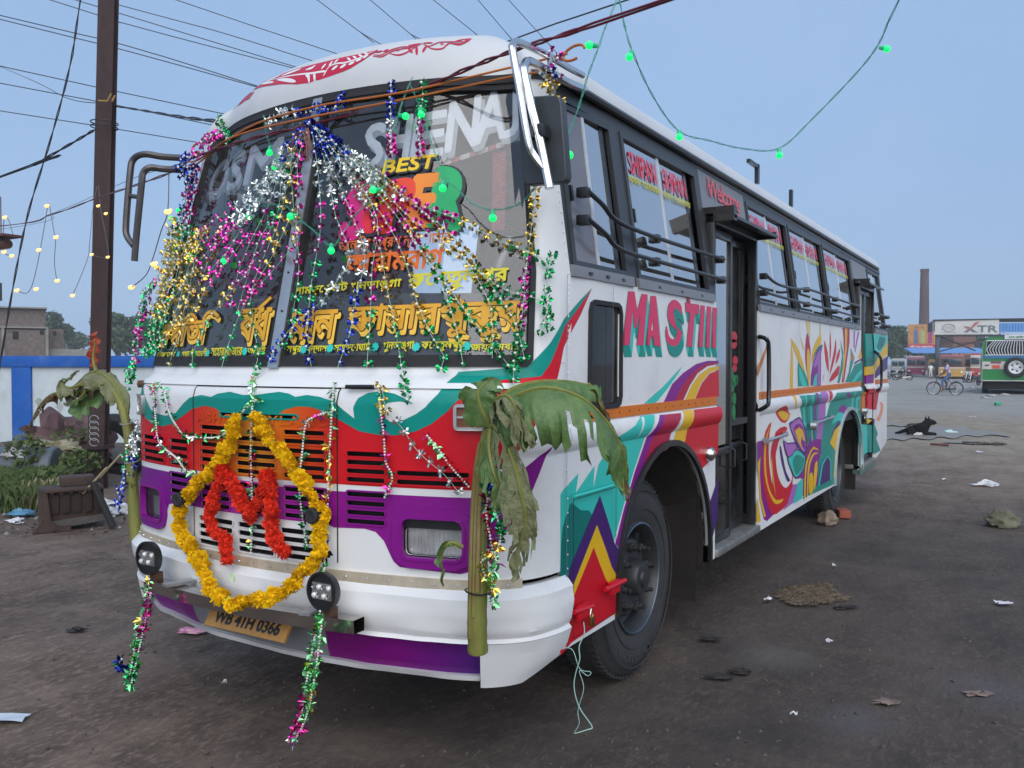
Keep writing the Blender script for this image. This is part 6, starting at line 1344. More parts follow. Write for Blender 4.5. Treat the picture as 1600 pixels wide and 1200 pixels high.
# behind the wall on the left
tree(88, 583, 11.5, 7.5, FOL[0], 'dark round tree rising beside the brick house', seed=3, n=2600); tree(120, 580, 8.5, 8, FOL[1], 'light green tree between brick house and pole', seed=4, n=2200); tree(183, 584, 10.5, 9.2, FOL[1], 'big leafy tree right of the dark pole behind the wall', seed=5, n=4200, lobes=14); tree(235, 583, 10, 9, FOL[0], 'tall tree half hidden behind the left windscreen pillar', seed=6, n=2600); tree(290, 583, 8, 9, FOL[0], 'tree hidden behind the bus, seen through its glass', seed=7, n=1800)
def palm(px, base, H, label, fr=11, fl_=2.2, seed=2, name='palm_tree', group='palms beyond the wall'):
    o, s = local(name, px, base, label, 'palm', group); q = random.Random(seed)
    part('trunk', BARK, o, lambda k: k.tube([(0,0,0),(.08,0,H*.5),(0,0,H)], [.2,.16,.15], 8)); k = MB()
    for i in range(fr):
        a = 6.28*i/fr+q.uniform(-.2,.2); e = q.uniform(-.2,1.0); L = fl_*q.uniform(.8,1.1); pts = [Vector((0,0,H))+Vector((math.cos(a)*L*t, math.sin(a)*L*t, L*(e*t-.75*t*t))) for t in [j/6 for j in range(7)]]
        for j in range(1, 7):
            t = (pts[j]-pts[j-1]).normalized(); sd = t.cross(Vector((0,0,1))).normalized(); w = fl_*.20*math.sin(math.pi*j/7.2)
            for s_ in (-1, 1):
                for f in (.0, .33, .66): p = pts[j-1].lerp(pts[j], f); k.add([p, p+sd*s_*w+t*w*.6-Vector((0,0,w*.3)), p+t*.07*fl_], [(0,1,2)])
    k.build('crown', FOL[0], o, smooth=False); return o
palm(188, 578, 15.4-4.2, 'tall fan palm standing above the leafy trees', 16, 1.9, 5); palm(28, 592, 2.4, 'low palm bush growing in front of the brick house', 12, 2.2, 8, 'palm_bush')
# ---- brick house
BRICK = mat('weathered_brick', (.085,.07,.062), .9, var=.35, vscale=3.5, col2=(.20,.165,.145), bump=.4, bscale=9, dirt=.5, dirtcol=(.06,.055,.05)); CONCR = mat('old_concrete', (.24,.235,.22), .85, var=.25, vscale=2, bump=.2, dirt=.4)
o, s = local('brick_house', 30, 596, 'unfinished brick house with flat roof and dark openings behind the wall', 'house'); H = lambda y: (596-y)/s
L0, L1 = (-60-30)/s, (67-30)/s
part('upper_wall', BRICK, o, lambda k: k.box(((L0+L1)/2, 4, (H(511)+H(483))/2), (L1-L0, 8, H(483)-H(511)))); part('lower_wall', BRICK, o, lambda k: k.box(((L0+(72-30)/s)/2, 4, H(515)/2), ((72-30)/s-L0, 8.4, H(515))))
part('floor_band', CONCR, o, lambda k: k.box(((L0+L1)/2+.1, 3.9, H(511)-.03), (L1-L0+.2, 8.6, .16))); part('roof_slab', CONCR, o, lambda k: k.box(((L0+L1)/2, 3.9, H(481)), (L1-L0+.3, 8.8, .14)))
for x, y0, y1, w in ((26,518,530,8),(62,516,522,5),(80,517,524,5)): part('window', DARK, o, lambda k: k.box(((x-30)/s, -.22, (H(y0)+H(y1))/2), (w/s, .1, H(y0)-H(y1)), None, .02))
for x in (9, 69): part('corner_post', CONCR, o, lambda k: k.box(((x-30)/s, -.25, H(512)/2), (.22, .2, H(512))))
part('extension', BRICK, o, lambda k: k.box(((82-30)/s, 4.5, H(513)/2), (22/s, 7, H(513)))); part('yard_wall', CONCR, o, lambda k: k.box(((110-30)/s, .5, H(545)/2), (90/s, .2, H(545))))
o, s = local('left_tower_house', -8, 590, 'narrow building with pale window panel at the left edge', 'house'); Hh = lambda y: (590-y)/s
part('wall', BRICK, o, lambda k: k.box((-.6, 2, Hh(470)/2), (30/s, 4, Hh(470)))); part('window_panel', mat('pale_panel', (.40,.43,.46), .4, var=.1), o, lambda k: k.box((.25, -.05, Hh(456)), (9/s, .1, 22/s))); part('panel_frame', DARK, o, lambda k: k.box((.25, .02, Hh(456)), (16/s, .08, 28/s)))
o, s = local('blue_shed', 112, 588, 'low shed with blue tarpaulin roof between house and pole', 'shed'); part('wall', CONCR, o, lambda k: k.box((0,1,.9), (60/s,2,1.8))); part('roof', mat('blue_tarp', (.10,.24,.42), .6, var=.2), o, lambda k: k.prism([(-32/s,-.6,2.2),(32/s,-.6,2.0),(32/s,2.4,3.0),(-32/s,2.4,3.3)], (0,0,.05)))
o, s = local('low_house', 205, 585, 'small flat roofed house glimpsed past the left pillar', 'house'); part('wall', CONCR, o, lambda k: k.box((0,1.5,1.0), (2.6,3,2.0))); part('roof_slab', mat('pinkish_slab', (.36,.28,.27), .8, var=.2), o, lambda k: k.box((0,1.4,2.1), (3.0,3.4,.22)))
part('antenna', ALU, local('antenna_mast', 106, 585, 'thin pale mast standing between the trees', 'mast')[0], lambda k: k.tube([(0,0,0),(-.15,0,4.6)], .035, 5))
# ---- rubbish along the wall
DIRT = mat('rubbish_soil', (.07,.06,.05), .95, var=.5, vscale=9, col2=(.14,.12,.10), bump=.6, bscale=20)
mo = Vector(gnd(40,745)); mo.z = 0; k = MB(mo); rows = []
u_ = Vector(CR); v_ = Vector((CF[0], CF[1], 0)).normalized()
for i in range(15):
    row = []
    for j in range(26):
        a, b = (j-16)*.28, (i-5)*.28; h = max(0, .42*math.exp(-((b-1.0)/1.1)**2)*math.exp(-(max(0, a-1.6)/.8)**2)+.10*noise.noise((a*2, b*2, 1))) if 0 < i < 14 and 0 < j < 25 else -.03
        row.append(mo+u_*a+v_*b+Vector((0,0,h-.02)))
    rows.append(row)
k.grid(rows); structure(k.build('earth_bank', DIRT, None, angle=180))
def bank(px, py, z=0.0): return Vector(gnd(px, py, z))
def blades(name, spots, h, n, m, label, cat='grass', kind='stuff', w=.006, lean=.5, seed=3):
    q = random.Random(seed); o = spots[0][0].copy(); k = MB(o)
    for c, r in spots:
        for _ in range(n):
            a, d = q.uniform(0,6.28), r*math.sqrt(q.random()); p = c+Vector((d*math.cos(a), d*math.sin(a), 0)); L = h*q.uniform(.5,1.2); t = q.uniform(0,6.28); b = Vector((math.cos(t), math.sin(t), 0))*lean*L*q.uniform(.3,1); sd = Vector((-math.sin(t), math.cos(t), 0))*w
            k.add([p-sd, p+sd, p+b*.4+Vector((0,0,L*.7))+sd*.6, p+b+Vector((0,0,L*.85))], [(0,1,2),(0,2,3)])
    return tag(k.build(name, m, None, smooth=False), label, cat, None, kind)
GR = mat('weed_grass', (.055,.095,.030), .7, var=.4, vscale=5, col2=(.12,.15,.06), spec=.2); DRYG = mat('dry_straw', (.34,.28,.16), .8, var=.4, vscale=20)
blades('weed_grass', [(bank(20+i*9, 775-(i % 3)*11, .05), .38) for i in range(6)]+[(bank(10,790), .3), (bank(35,795), .3)], .32, 900, GR, 'long green weeds growing over the rubbish by the engine block')
blades('dry_grass', [(bank(55,795), .22), (bank(60,780,.1), .2)], .26, 70, DRYG, 'bent dry straw lying beside the engine block')
for i, (px, py, z, r, h) in enumerate(((115,722,.35,.34,.42),(128,735,.25,.28,.3),(42,738,.3,.26,.45),(78,752,.1,.22,.3))):
    c = bank(px, py+30, 0); k = MB(c); q = random.Random(40+i)
    for j in range(7): a = q.uniform(0,6.28); k.tube([c, c+Vector((r*.5*math.cos(a), r*.5*math.sin(a), z*.6+h*.6)), c+Vector((r*math.cos(a), r*math.sin(a), z+h*.8))], [.008,.006,.003], 4)
    k.cur = 1; leaf_cloud(k, c+Vector((0,0,z+h*.45)), (r, r, h*.6), 300, .085, q); tag(k.build('leafy_weed', [BARK, GR], None, smooth=False), ['bushy broad leaved weed just left of the pole foot','smaller leafy weed right behind the engine block','trailing leafy weed hanging over the grey drum','low dark leafy weed in front of the grey drum'][i], 'weed', 'leafy weeds on the rubbish bank')
def crumple(name, c, size, m, label, cat='litter', group=None, seed=1, amp=.35, n=9):
    q = random.Random(seed); c = Vector(c); k = MB(c); rows = []
    for i in range(n):
        t = math.pi*i/(n-1); row = []
        for j in range(n+3):
            a = 2*math.pi*j/(n+3); d = Vector((math.sin(t)*math.cos(a), math.sin(t)*math.sin(a), math.cos(t))); f = 1+amp*noise.noise(d*2.6+Vector((seed*3.1,0,0)))*2; p = Vector((d.x*size[0], d.y*size[1], max(-.6, d.z)*size[2]))*f; row.append(c+u_*p.x+v_*p.y+Vector((0,0,max(p.z, -size[2]*.55)+size[2]*.55)))
        rows.append(row)
    k.grid(rows, closed=True); return tag(k.build(name, m, None, angle=50), label, cat, group)
PLW = mat('white_plastic', (.62,.63,.65), .4, var=.15, vscale=20, bump=.3, bscale=25); RUBR = mat('old_rubber_sheet', (.055,.035,.036), .65, var=.5, vscale=4, col2=(.14,.075,.075), bump=.3, bscale=8); SACK = mat('jute_sack', (.30,.27,.18), .9, var=.35, vscale=18, bump=.6, bscale=30)
crumple('rubber_sheet', bank(95,748,0)+Vector((0,0,.34)), (.55,.36,.34), RUBR, 'crumpled dark red rubber sheet heaped against the white wall', 'rubber sheet', None, 3, .5, 16); crumple('rubber_sheet', bank(130,746,0)+Vector((0,0,.30)), (.38,.3,.36), RUBR, 'smaller folded rubber sheet leaning behind the pole', 'rubber sheet', None, 5, .4, 14)
crumple('jute_sack', bank(80,758,0)+Vector((0,0,.40)), (.42,.22,.13), SACK, 'crumpled pale jute sack lying below the rubber sheet', 'sack', None, 7, .5, 14); crumple('jute_sack', bank(103,758,0)+Vector((0,0,.38)), (.22,.18,.10), SACK, 'small bundle of jute sacking beside the leafy weed', 'sack', None, 8, .5, 12)
for i, (px, py, z, r, lab) in enumerate(((22,768,.45,.15,'white plastic bag on top of the bank by the blue pillar'),(28,775,.18,.12,'white plastic bag below the grey drum'),(36,778,.05,.24,'grey white plastic sheet draped down the weeds'),(165,792,.0,.12,'white plastic bag right of the leaning iron bar'),(190,802,.0,.12,'white plastic bag beside the banana stem foot'),(170,806,.0,.10,'flat white wrapper at the foot of the leaning bar'),(26,817,.0,.07,'small white crumpled wrapper on the bare earth'))): crumple('plastic_bag', bank(px, py)+Vector((0,0,z)), (r, r*.7, r*(.5 if i != 2 else .3)), PLW, lab, 'plastic bag', None, 20+i, .5, 10)
crumple('plastic_bag', bank(33,806), (.12,.08,.05), mat('blue_plastic', (.08,.22,.34), .4, var=.3), 'blue plastic bag in the weeds', 'plastic bag', None, 31, .5); crumple('wrapper', bank(10,768)+Vector((0,0,.1)), (.05,.04,.03), mat('orange_wrapper', (.6,.12,.05), .5, var=.2), 'orange wrapper in the long weeds', 'litter', None, 32, .5)
k = MB(bank(25,762)); c = bank(45,765)+Vector((0,0,.30)); ax = (u_*.98+v_*.1).normalized(); k.lathe(c-ax*.85, ax, [(0,0),(0,.24),(.03,.27),(.55,.27),(.57,.28),(1.2,.27),(1.22,.25),(1.22,0)], 24); tag(k.build('metal_drum', mat('grey_drum', (.10,.12,.14), .5, metal=.2, var=.3, dirt=.5), None), 'grey metal drum lying on its side under weeds', 'drum')
# tyre behind the pole
k = MB(bank(182,748)); c = bank(182,748)+Vector((0,0,.46)); ax = (v_*.95+u_*.25+Vector((0,0,.15))).normalized(); k.lathe(c-ax*.12, ax, [(.02,.27),(0,.34),(.0,.43),(.05,.49),(.10,.50),(.17,.49),(.22,.43),(.22,.34),(.2,.27)], 40)
Xa, Ya = frame(ax)
for i in range(60):
    a = 2*math.pi*i/60; d = Xa*math.cos(a)+Ya*math.sin(a); k.tube([c-ax*.13+d*.30, c-ax*.128+d*.46], .006, 4)
tag(k.build('scrap_tyre', RUBBER, None), 'old ribbed tyre leaning against the wall behind the pole', 'tyre')
# engine block
o, s = local('engine_block', 116, 826, 'rusty scrap engine block lying in front of the dark pole', 'engine block', rz=.10); e = 1/s
RB = mat('engine_rust', (.034,.022,.018), .8, var=.5, vscale=8, col2=(.07,.042,.034), bump=.35, bscale=25)
part('casting', RB, o, lambda k: k.box((3*e, .16, 36*e), (80*e, .30, 52*e), None, .012)); part('top_rail', RB, o, lambda k: k.box((0, .12, 62*e), (84*e, .36, 5*e), None, .008))
part('oil_pan', mat('sump_grey', (.09,.08,.075), .8, var=.4, vscale=9), o, lambda k: k.prism([(-34*e,-.02,2*e),(46*e,-.02,10*e),(48*e,-.02,20*e),(-36*e,-.02,14*e)], (0,.3,0)))
for i in range(5): part('rib_recess', mat('rib_dark', (.03,.02,.017), .9, var=.3), o, lambda k: k.box(((-26+i*15.5)*e, -.004, 40*e), (11*e, .03, 30*e), None, .01))
part('flange', RB, o, lambda k: k.prism([(-46*e,-.05,0),(-30*e,-.05,0),(-34*e,-.05,30*e),(-38*e,-.05,64*e),(-46*e,-.05,64*e)], (0,.36,0))); part('torn_foot', RB, o, lambda k: k.prism([(-58*e,-.08,0),(-5*e,-.08,-1*e),(-6*e,-.08,7*e),(-22*e,-.08,6*e),(-34*e,-.08,18*e),(-46*e,-.08,16*e)], (0,.06,0)))
part('head_casting', RB, o, lambda k: k.box((8*e, .22, 72*e), (48*e, .26, 14*e), None, .01)); part('leaning_bar', mat('black_bar', (.02,.018,.018), .8, var=.3), o, lambda k: k.tube([(26*e,-.06,72*e),(38*e,-.12,40*e),(52*e,-.2,2*e)], .035, 8))
for i in range(6): part('bolt', RB, o, lambda k: k.lathe(((-30+i*13)*e, -.02, 58*e), (0,-1,0), [(0,.018),(.02,.018),(.022,0)], 6))
for px, py, lab in ((176,738,'thin grey stick leaning on the engine block'),(150,770,'pale split stick on top of the engine block')): c = bank(px-20, py+55); k = MB(c); k.tube([c+Vector((0,0,.35)), c+u_*.25+Vector((0,0,.62))], .012, 6); tag(k.build('stick', DRYG, None), lab, 'stick')
k = MB(bank(120,800)); q = random.Random(77)
for _ in range(420):
    px, py = q.uniform(-40, 205), q.gauss(812, 12); p = bank(px, py); s_ = q.uniform(.008,.03); X_, Y_ = frame((q.gauss(0,.3), q.gauss(0,.3), 1)); k.add([p+X_*s_+Vector((0,0,.012)), p+Y_*s_*.7+Vector((0,0,.02)), p-X_*s_+Vector((0,0,.012)), p-Y_*s_*.7+Vector((0,0,.006))], [(0,1,2,3)])
tag(k.build('trash_scatter', mat('trash_bits', (.30,.29,.28), .8, var=.8, vscale=30, col2=(.06,.05,.045)), None, smooth=False), 'fine scattered paper and soil bits along the bank edge', 'litter', None, 'stuff')
# ---- far right of the yard
BRK = mat('chimney_brick', (.095,.062,.066), .9, var=.25, vscale=.6, bump=.2, dirt=.4, dirtcol=(.06,.04,.045))
o, s = local('brick_chimney', 1443, 579, 'tall tapering brick factory chimney beyond the bus stand', 'chimney'); Hc = (579-421)/s
k = MB(); n = 12
k.grid([[(r*math.cos(2*math.pi*i/n), r*math.sin(2*math.pi*i/n), z) for i in range(n)] for z, r in ((0,9/s),(Hc*.3,8/s),(Hc*.6,7/s),(Hc*.97,6/s),(Hc*.975,6.6/s),(Hc,6.6/s),(Hc,5/s))], closed=True); k.build('shaft', BRK, o, angle=20)
for z in (.42,.66,.8): part('brick_band', BRK, o, lambda k: k.lathe((0,0,Hc*z), (0,0,1), [(0,(9.2-3.2*z)/s),(.12,(9.5-3.2*z)/s),(.24,(9.2-3.2*z)/s)], 12))
for i, (x, b, h, w) in enumerate(((1395,582,9,9),(1410,581,8,8),(1380,582,9,9),(1432,580,10,11),(1480,580,9.5,12),(1500,579,11,12),(1520,579,9,12),(1455,579,10,12),(1545,579,10,14),(1580,579,9,14),(1350,580,8,12))): tree(x, b, h*(1.0 if i < 3 else .9), w, FOL[i % 2], ['bushy dark','rounded green','dense'][i % 3]+' tree in the row behind the bus stand, '+['left of the poster','just left of the poster','half hidden by the painted bus tail','behind the poster','behind the shelter roof','behind the brick cottage','right of the brick cottage','beside the chimney foot','behind the green bus','beyond the green bus','hidden by the painted bus tail'][i], seed=50+i, n=900, group='trees behind the bus stand', lobes=8, ls=.8)
# brick cottage and low blue roof behind the shelter
o, s = local('brick_cottage', 1505, 583, 'low brick cottage with reddish roof seen under the shelter', 'house', face=False); part('wall', mat('cottage_brick', (.26,.13,.10), .9, var=.3, vscale=2), o, lambda k: k.box((0,2,2.6), (34/s,4,5.2))); part('roof', mat('cottage_roof', (.16,.08,.07), .8, var=.3), o, lambda k: k.prism([(-18/s,-.5,5.2),(18/s,-.5,5.2),(14/s,-.5,7.2),(-18/s,-.5,7.6)], (0,5,0)))
o, s = local('blue_canopy', 1485, 586, 'long low canopy with bright blue sheet roof', 'canopy', face=False); part('roof', mat('blue_sheet', (.10,.26,.56), .5, var=.1), o, lambda k: k.prism([(-60/s,0,34/s),(62/s,0,34/s),(62/s,3.0,42/s),(-58/s,3.0,42/s)], (0,0,.1)))
for x in (-55,-20,15,55): part('post', DARK, o, lambda k: k.box((x/s, .2, 17/s), (.15,.15,34/s)))
# poster hoarding: three draped figures on gold, red strip below
o, s = local('film_hoarding', 1440, 585, 'gold hoarding with three draped figures above a red strip', 'hoarding', face=False); Hb = lambda y: (585-y)/s; Xb = lambda x: (x-1440)/s
part('board', mat('hoarding_gold', (.42,.20,.07), .6, var=.4, vscale=.6), o, lambda k: k.box((0,0,(Hb(507)+Hb(538))/2), (44/s,.2,Hb(507)-Hb(538)))); part('red_strip', mat('hoarding_red', (.45,.03,.07), .5, var=.1), o, lambda k: k.box((0,-.02,(Hb(538)+Hb(546))/2), (44/s,.2,Hb(537.6)-Hb(546))))
for x in (1420, 1440, 1460): part('leg', DARK, o, lambda k: k.box((Xb(x),.2,Hb(546)/2), (.2,.2,Hb(546))))
for x, m in ((1430, mat('figure_blue', (.08,.14,.28), .6, var=.3, vscale=2)), (1440.5, mat('figure_green', (.32,.38,.14), .6, var=.3, vscale=2)), (1452, mat('figure_plum', (.30,.04,.15), .6, var=.3, vscale=2))):
    part('painted_figure', m, o, lambda k: k.prism([(Xb(x-3.6),-.105,Hb(536.5)),(Xb(x+3.6),-.105,Hb(536.5)),(Xb(x+3),-.105,Hb(525)),(Xb(x+3.4),-.105,Hb(518)),(Xb(x+1.4),-.105,Hb(515.5)),(Xb(x-1.4),-.105,Hb(515.5)),(Xb(x-3.4),-.105,Hb(518)),(Xb(x-3),-.105,Hb(525))], (0,-.02,0))); part('painted_face', mat('figure_skin', (.36,.19,.11), .6, var=.2), o, lambda k: k.lathe((Xb(x),-.105,Hb(513.2)), (0,-1,0), [(0,1.5/s),(.03,1.5/s),(.03,0)], 10)); part('painted_hair', DARK, o, lambda k: k.lathe((Xb(x),-.10,Hb(512.6)), (0,-1,0), [(0,1.9/s),(.012,1.9/s),(.012,0)], 10))
def flat_text(body, x0, x1, z0, h, y, m, parent, bold=.03, name='sign_lettering', shear=0.0):
    bm = text_bm(body, 0, shear); fit_bm(bm, (x0, z0), (x1, z0), h); g0 = bm.verts[:]+bm.edges[:]+bm.faces[:]
    for k_ in range(6):
        for v_ in bmesh.ops.duplicate(bm, geom=g0)['geom']:
            if isinstance(v_, bmesh.types.BMVert): v_.co += Vector((math.cos(k_*1.05)*bold*h, math.sin(k_*1.05)*bold*h, .0008*(k_+1)))
    for v in bm.verts: v.co = Vector((v.co.x, y-v.co.z, v.co.y))
    me = bpy.data.meshes.new(name); bm.to_mesh(me); bm.free(); me.materials.append(m); return link(name, me, parent)
flat_text('শ্রী সেন জুয়েলার', Xb(1420), Xb(1456), Hb(544), 4.2/s, -.14, PLW, o)
# shelter with long fascia sign
o, s = local('bus_shelter', 1520, 590, 'open bus shelter with long white fascia sign and blue end panel', 'shelter', face=False); Hs = lambda y: (590-y)/s; Xs = lambda x: (x-1520)/s
FASC = mat('fascia_white', (.50,.52,.50), .6, var=.15, vscale=.5, dirt=.4); BLK = mat('shelter_black', (.015,.016,.02), .6, var=.2)
part('fascia', FASC, o, lambda k: k.prism([(Xs(1458),0,Hs(523)),(Xs(1560),0,Hs(522)),(Xs(1560),0,Hs(499)),(Xs(1458),0,Hs(502))], (0,.3,0))); part('fascia_blue', mat('fascia_blue', (.08,.25,.55), .5, var=.2, vscale=2), o, lambda k: k.prism([(Xs(1560.2),-.02,Hs(518.5)),(Xs(1680),-.02,Hs(518)),(Xs(1680),-.02,Hs(503)),(Xs(1560.2),-.02,Hs(505.5))], (0,.3,0)))
for i in range(24): part('sheet_rib', MATS['fascia_blue'], o, lambda k: k.box((Xs(1562+i*4.8), -.05, Hs(511.5)), (.08,.06,13/s)))
part('roof_edge', BLK, o, lambda k: k.prism([(Xs(1456),-.1,Hs(502)),(Xs(1680),-.1,Hs(496)),(Xs(1680),-.1,Hs(498.5)),(Xs(1456),-.1,Hs(499.5))], (3.4,7,0))); part('beam', BLK, o, lambda k: k.box(((Xs(1462)+Xs(1680))/2, .1, Hs(524.5)), (Xs(1680)-Xs(1462), .3, 3/s))); part('side_fascia', BLK, o, lambda k: k.prism([(Xs(1458),-.05,Hs(518)),(Xs(1458)+1.2,4,Hs(517)),(Xs(1458)+1.2,4,Hs(504)),(Xs(1458),-.05,Hs(500))], (.1,0,0)))
for x in (1465.5, 1640): part('column', mat('column_dark', (.05,.07,.09), .6, var=.3), o, lambda k: k.box((Xs(x), .2, Hs(525)/2), (5.5/s, 5/s*.8, Hs(525)), None, .03))
for a, b in (((1470,526),(1525,548)), ((1466,550),(1545,528))): part('brace', BLK, o, lambda k: k.tube([(Xs(a[0]),.2,Hs(a[1])), (Xs(b[0]),.2,Hs(b[1]))], .08, 6))
SG = mat('sign_slate', (.10,.14,.16), .6, var=.1); SR = mat('sign_red', (.36,.12,.10), .6, var=.2)
flat_text('TR', Xs(1526), Xs(1557), Hs(519), 10/s, -.012, SG, o, .06)
for m, p in ((SG, ((1504,519.5),(1511,519.5),(1527,505.5),(1520,509))), (SG, ((1506,510),(1511.5,510),(1527,519.5),(1519,519.5))), (SR, ((1504,510),(1510,510),(1513.5,513.5),(1522,504),(1531,502),(1514,516)))): part('sign_mark', m, o, lambda k: k.prism([(Xs(x),-.012 if m is SG else -.03,Hs(y)) for x, y in p], (0,-.012,0)))
part('sign_emblem', mat('emblem_grey', (.30,.33,.33), .6, var=.1), o, lambda k: k.tube([(Xs(1481)+10/s*math.cos(t), -.02, Hs(512)+5.5/s*math.sin(t)) for t in [i*math.pi/12 for i in range(24)]], .05, 4, closed=True))
for y in (510, 512, 514): part('sign_emblem', MATS['emblem_grey'], o, lambda k: k.box((Xs(1481), -.01, Hs(y)), (17/s, .03, .6/s)))
part('sign_emblem', MATS['emblem_grey'], o, lambda k: k.box((Xs(1482), -.01, Hs(519.3)), (22/s, .03, 1.0/s)))
part('platform', CONCR, o, lambda k: k.box((Xs(1540), 2, .1), (150/s, 5, .2)))
# ---- parked vehicles
WGT = mat('vehicle_glass', (.03,.045,.055), .08, var=.2, coat=.3); LAMP = mat('vehicle_lamp', (.6,.55,.45), .2, var=.1); TYB = mat('vehicle_tyre', (.02,.02,.02), .8, var=.2)
def small_bus(px, py, wpx, hpx, body, low, roofm, label, rz=0.0, L=8.0, dark=False, group='vehicles at the bus stand'):
    o, s = local('parked_bus', px, py, label, 'bus', group, rz); W, Hh = wpx/s, hpx/s
    part('lower_body', low, o, lambda k: k.box((0, L/2, Hh*.30), (W, L, Hh*.36), None, .08)); part('upper_body', body, o, lambda k: k.box((0, L/2+.05, Hh*.70), (W*.97, L-.1, Hh*.46), None, .15)); part('roof', roofm, o, lambda k: k.box((0, L/2+.1, Hh*.95), (W*.9, L-.4, Hh*.09), None, .1))
    for x in ((-.25,.25) if not dark else (0,)): part('windscreen', WGT, o, lambda k: k.box((x*W*.94, -.0, Hh*.70), (W*(.40 if not dark else .74), .14, Hh*.26), None, .05))
    part('trim_band', mat('trim_cream', (.55,.50,.42), .5, var=.2), o, lambda k: k.box((0, -.01, Hh*.45), (W*.92, .08, Hh*.06))); part('bumper', low, o, lambda k: k.box((0, -.08, Hh*.13), (W*.98, .2, Hh*.08), None, .04))
    for x in (-.36, .36): part('headlight', LAMP, o, lambda k: k.lathe((x*W, -.0, Hh*.27), (0,-1,0), [(0,W*.06),(.05,W*.06),(.08,0)], 12))
    for x in (-.42, .42):
        for y in (1.2, L-1.6): part('wheel', TYB, o, lambda k: k.lathe((x*W-.12*math.copysign(1,x), y, Hh*.15), (math.copysign(1,x),0,0), [(0,0),(0,Hh*.15),(.26,Hh*.15),(.28,Hh*.1),(.28,0)], 18))
    for sd in (-1, 1):
        for i in range(5): part('side_window', WGT, o, lambda k: k.box((sd*W*.485, 1.2+i*(L-1.6)/5, Hh*.70), (.06, (L-2)/6, Hh*.24), None, .02))
    return o
PK = mat('bus_pink', (.36,.10,.17), .45, var=.2, coat=.2); CRD = mat('bus_crimson', (.30,.03,.10), .4, var=.2, coat=.2); CRE = mat('bus_cream', (.55,.50,.48), .5, var=.15); YB = mat('bus_ochre', (.48,.27,.06), .45, var=.2); RB2 = mat('bus_red', (.42,.05,.05), .45, var=.2); BB = mat('bus_brown', (.16,.07,.05), .5, var=.2); GB = mat('bus_green', (.012,.20,.045), .35, var=.1, coat=.3); LB = mat('bus_pale_blue', (.30,.36,.38), .5, var=.2)
small_bus(1431, 588, 27, 32, PK, CRD, CRE, 'pink and crimson bus facing the yard below the hoarding'); small_bus(1403, 586, 20, 26, LB, LB, CRE, 'pale blue van like bus beside the pink bus', L=5); small_bus(1487, 592, 38, 38, BB, YB, PK, 'ochre bus with one wide dark rear window behind the cyclist', dark=True); small_bus(1531, 592, 28, 40, CRE, RB2, RB2, 'red and cream bus next to the green bus'); small_bus(1510, 590, 16, 36, BB, LB, BB, 'dark bus squeezed between the ochre and red buses', dark=True)
small_bus(1459, 589, 16, 28, YB, BB, YB, 'small painted bus behind the shelter column', dark=True)
# green bus with spare wheel
o, s = local('parked_bus', 1592, 616, 'green bus seen from behind with spare wheel and striped rear glass', 'bus', None, .04); W, Hh, L = 104/s, 92/s, 9.0; Hg = lambda y: (616-y)/s; Xg = lambda x: (x-1592)/s
part('lower_body', GB, o, lambda k: k.prism([(-W/2,0,Hg(596)),(W/2,0,Hg(596)),(W/2,0,Hg(560)),(-W/2,0,Hg(560))], (0,L,0))); part('upper_body', GB, o, lambda k: k.prism([(-W/2,.02,Hg(559.6)),(W/2,.02,Hg(559.6)),(W/2*.94,.02,Hg(533)),(W/2*.82,.02,Hg(526)),(-W/2*.82,.02,Hg(526)),(-W/2*.94,.02,Hg(533))], (0,L-.1,0)))
part('rear_glass', DARK, o, lambda k: k.prism([(-W*.44,-.0,Hg(554)),(W*.44,0,Hg(554)),(W*.42,0,Hg(532.5)),(-W*.42,0,Hg(532.5))], (0,-.03,0)))
for i in range(-11, 12):
    x0 = i*W*.039; part('glass_stripe', PLW, o, lambda k: k.tube(catmull([(x0*.92-W*.0,-.05,Hg(554)), (x0*1.0,-.05,Hg(545)), (x0*.80+(0 if i else 0),-.05,Hg(533))], 3), .022, 4))
part('glass_frame', PLW, o, lambda k: k.tube([(-W*.45,-.03,Hg(554.6)),(W*.45,-.03,Hg(554.6)),(W*.43,-.03,Hg(532)),(-W*.43,-.03,Hg(532))], .035, 5, closed=True)); part('blue_band', mat('band_blue', (.03,.16,.34), .4, var=.1), o, lambda k: k.box((0,-.01,Hg(558)), (W*.96,.06,4/s))); part('white_panel', CRE, o, lambda k: k.box((0,-.015,Hg(571)), (W*.97,.06,12/s)))
for x in (1560.5,): part('tail_lamp', mat('tail_orange', (.55,.08,.03), .3, var=.1), o, lambda k: k.box((Xg(x),-.07,Hg(573)), (10/s,.06,5/s)))
part('tail_mark', DARK, o, lambda k: k.box((Xg(1548),-.06,Hg(570.5)), (6/s,.05,1.4/s))); part('maker_strip', mat('strip_plum', (.20,.05,.10), .5, var=.2), o, lambda k: k.box((Xg(1560),-.06,Hg(566)), (14/s,.05,3/s)))
part('bumper_line', CRE, o, lambda k: k.box((0,-.04,Hg(595)), (W,.1,1.4/s))); part('underside', DARK, o, lambda k: k.box((0,L/2,Hg(603)), (W*.9,L-.4,12/s)))
for x in (-.44,.44): part('wheel', TYB, o, lambda k: k.lathe((x*W-.15*math.copysign(1,x), 1.6, .5), (math.copysign(1,x),0,0), [(0,0),(0,.5),(.3,.5),(.32,.3),(.32,0)], 20))
part('spare_tyre', TYB, o, lambda k: k.lathe((Xg(1587),0,Hg(574)), (0,-1,0), [(0,.52),(.1,.56),(.25,.54),(.3,.46),(.28,.38)], 28)); part('spare_rim', PLW, o, lambda k: k.lathe((Xg(1587),0,Hg(574)), (0,-1,0), [(.28,.36),(.30,.34),(.2,.27),(.18,.12),(.24,.1),(.24,0)], 24))
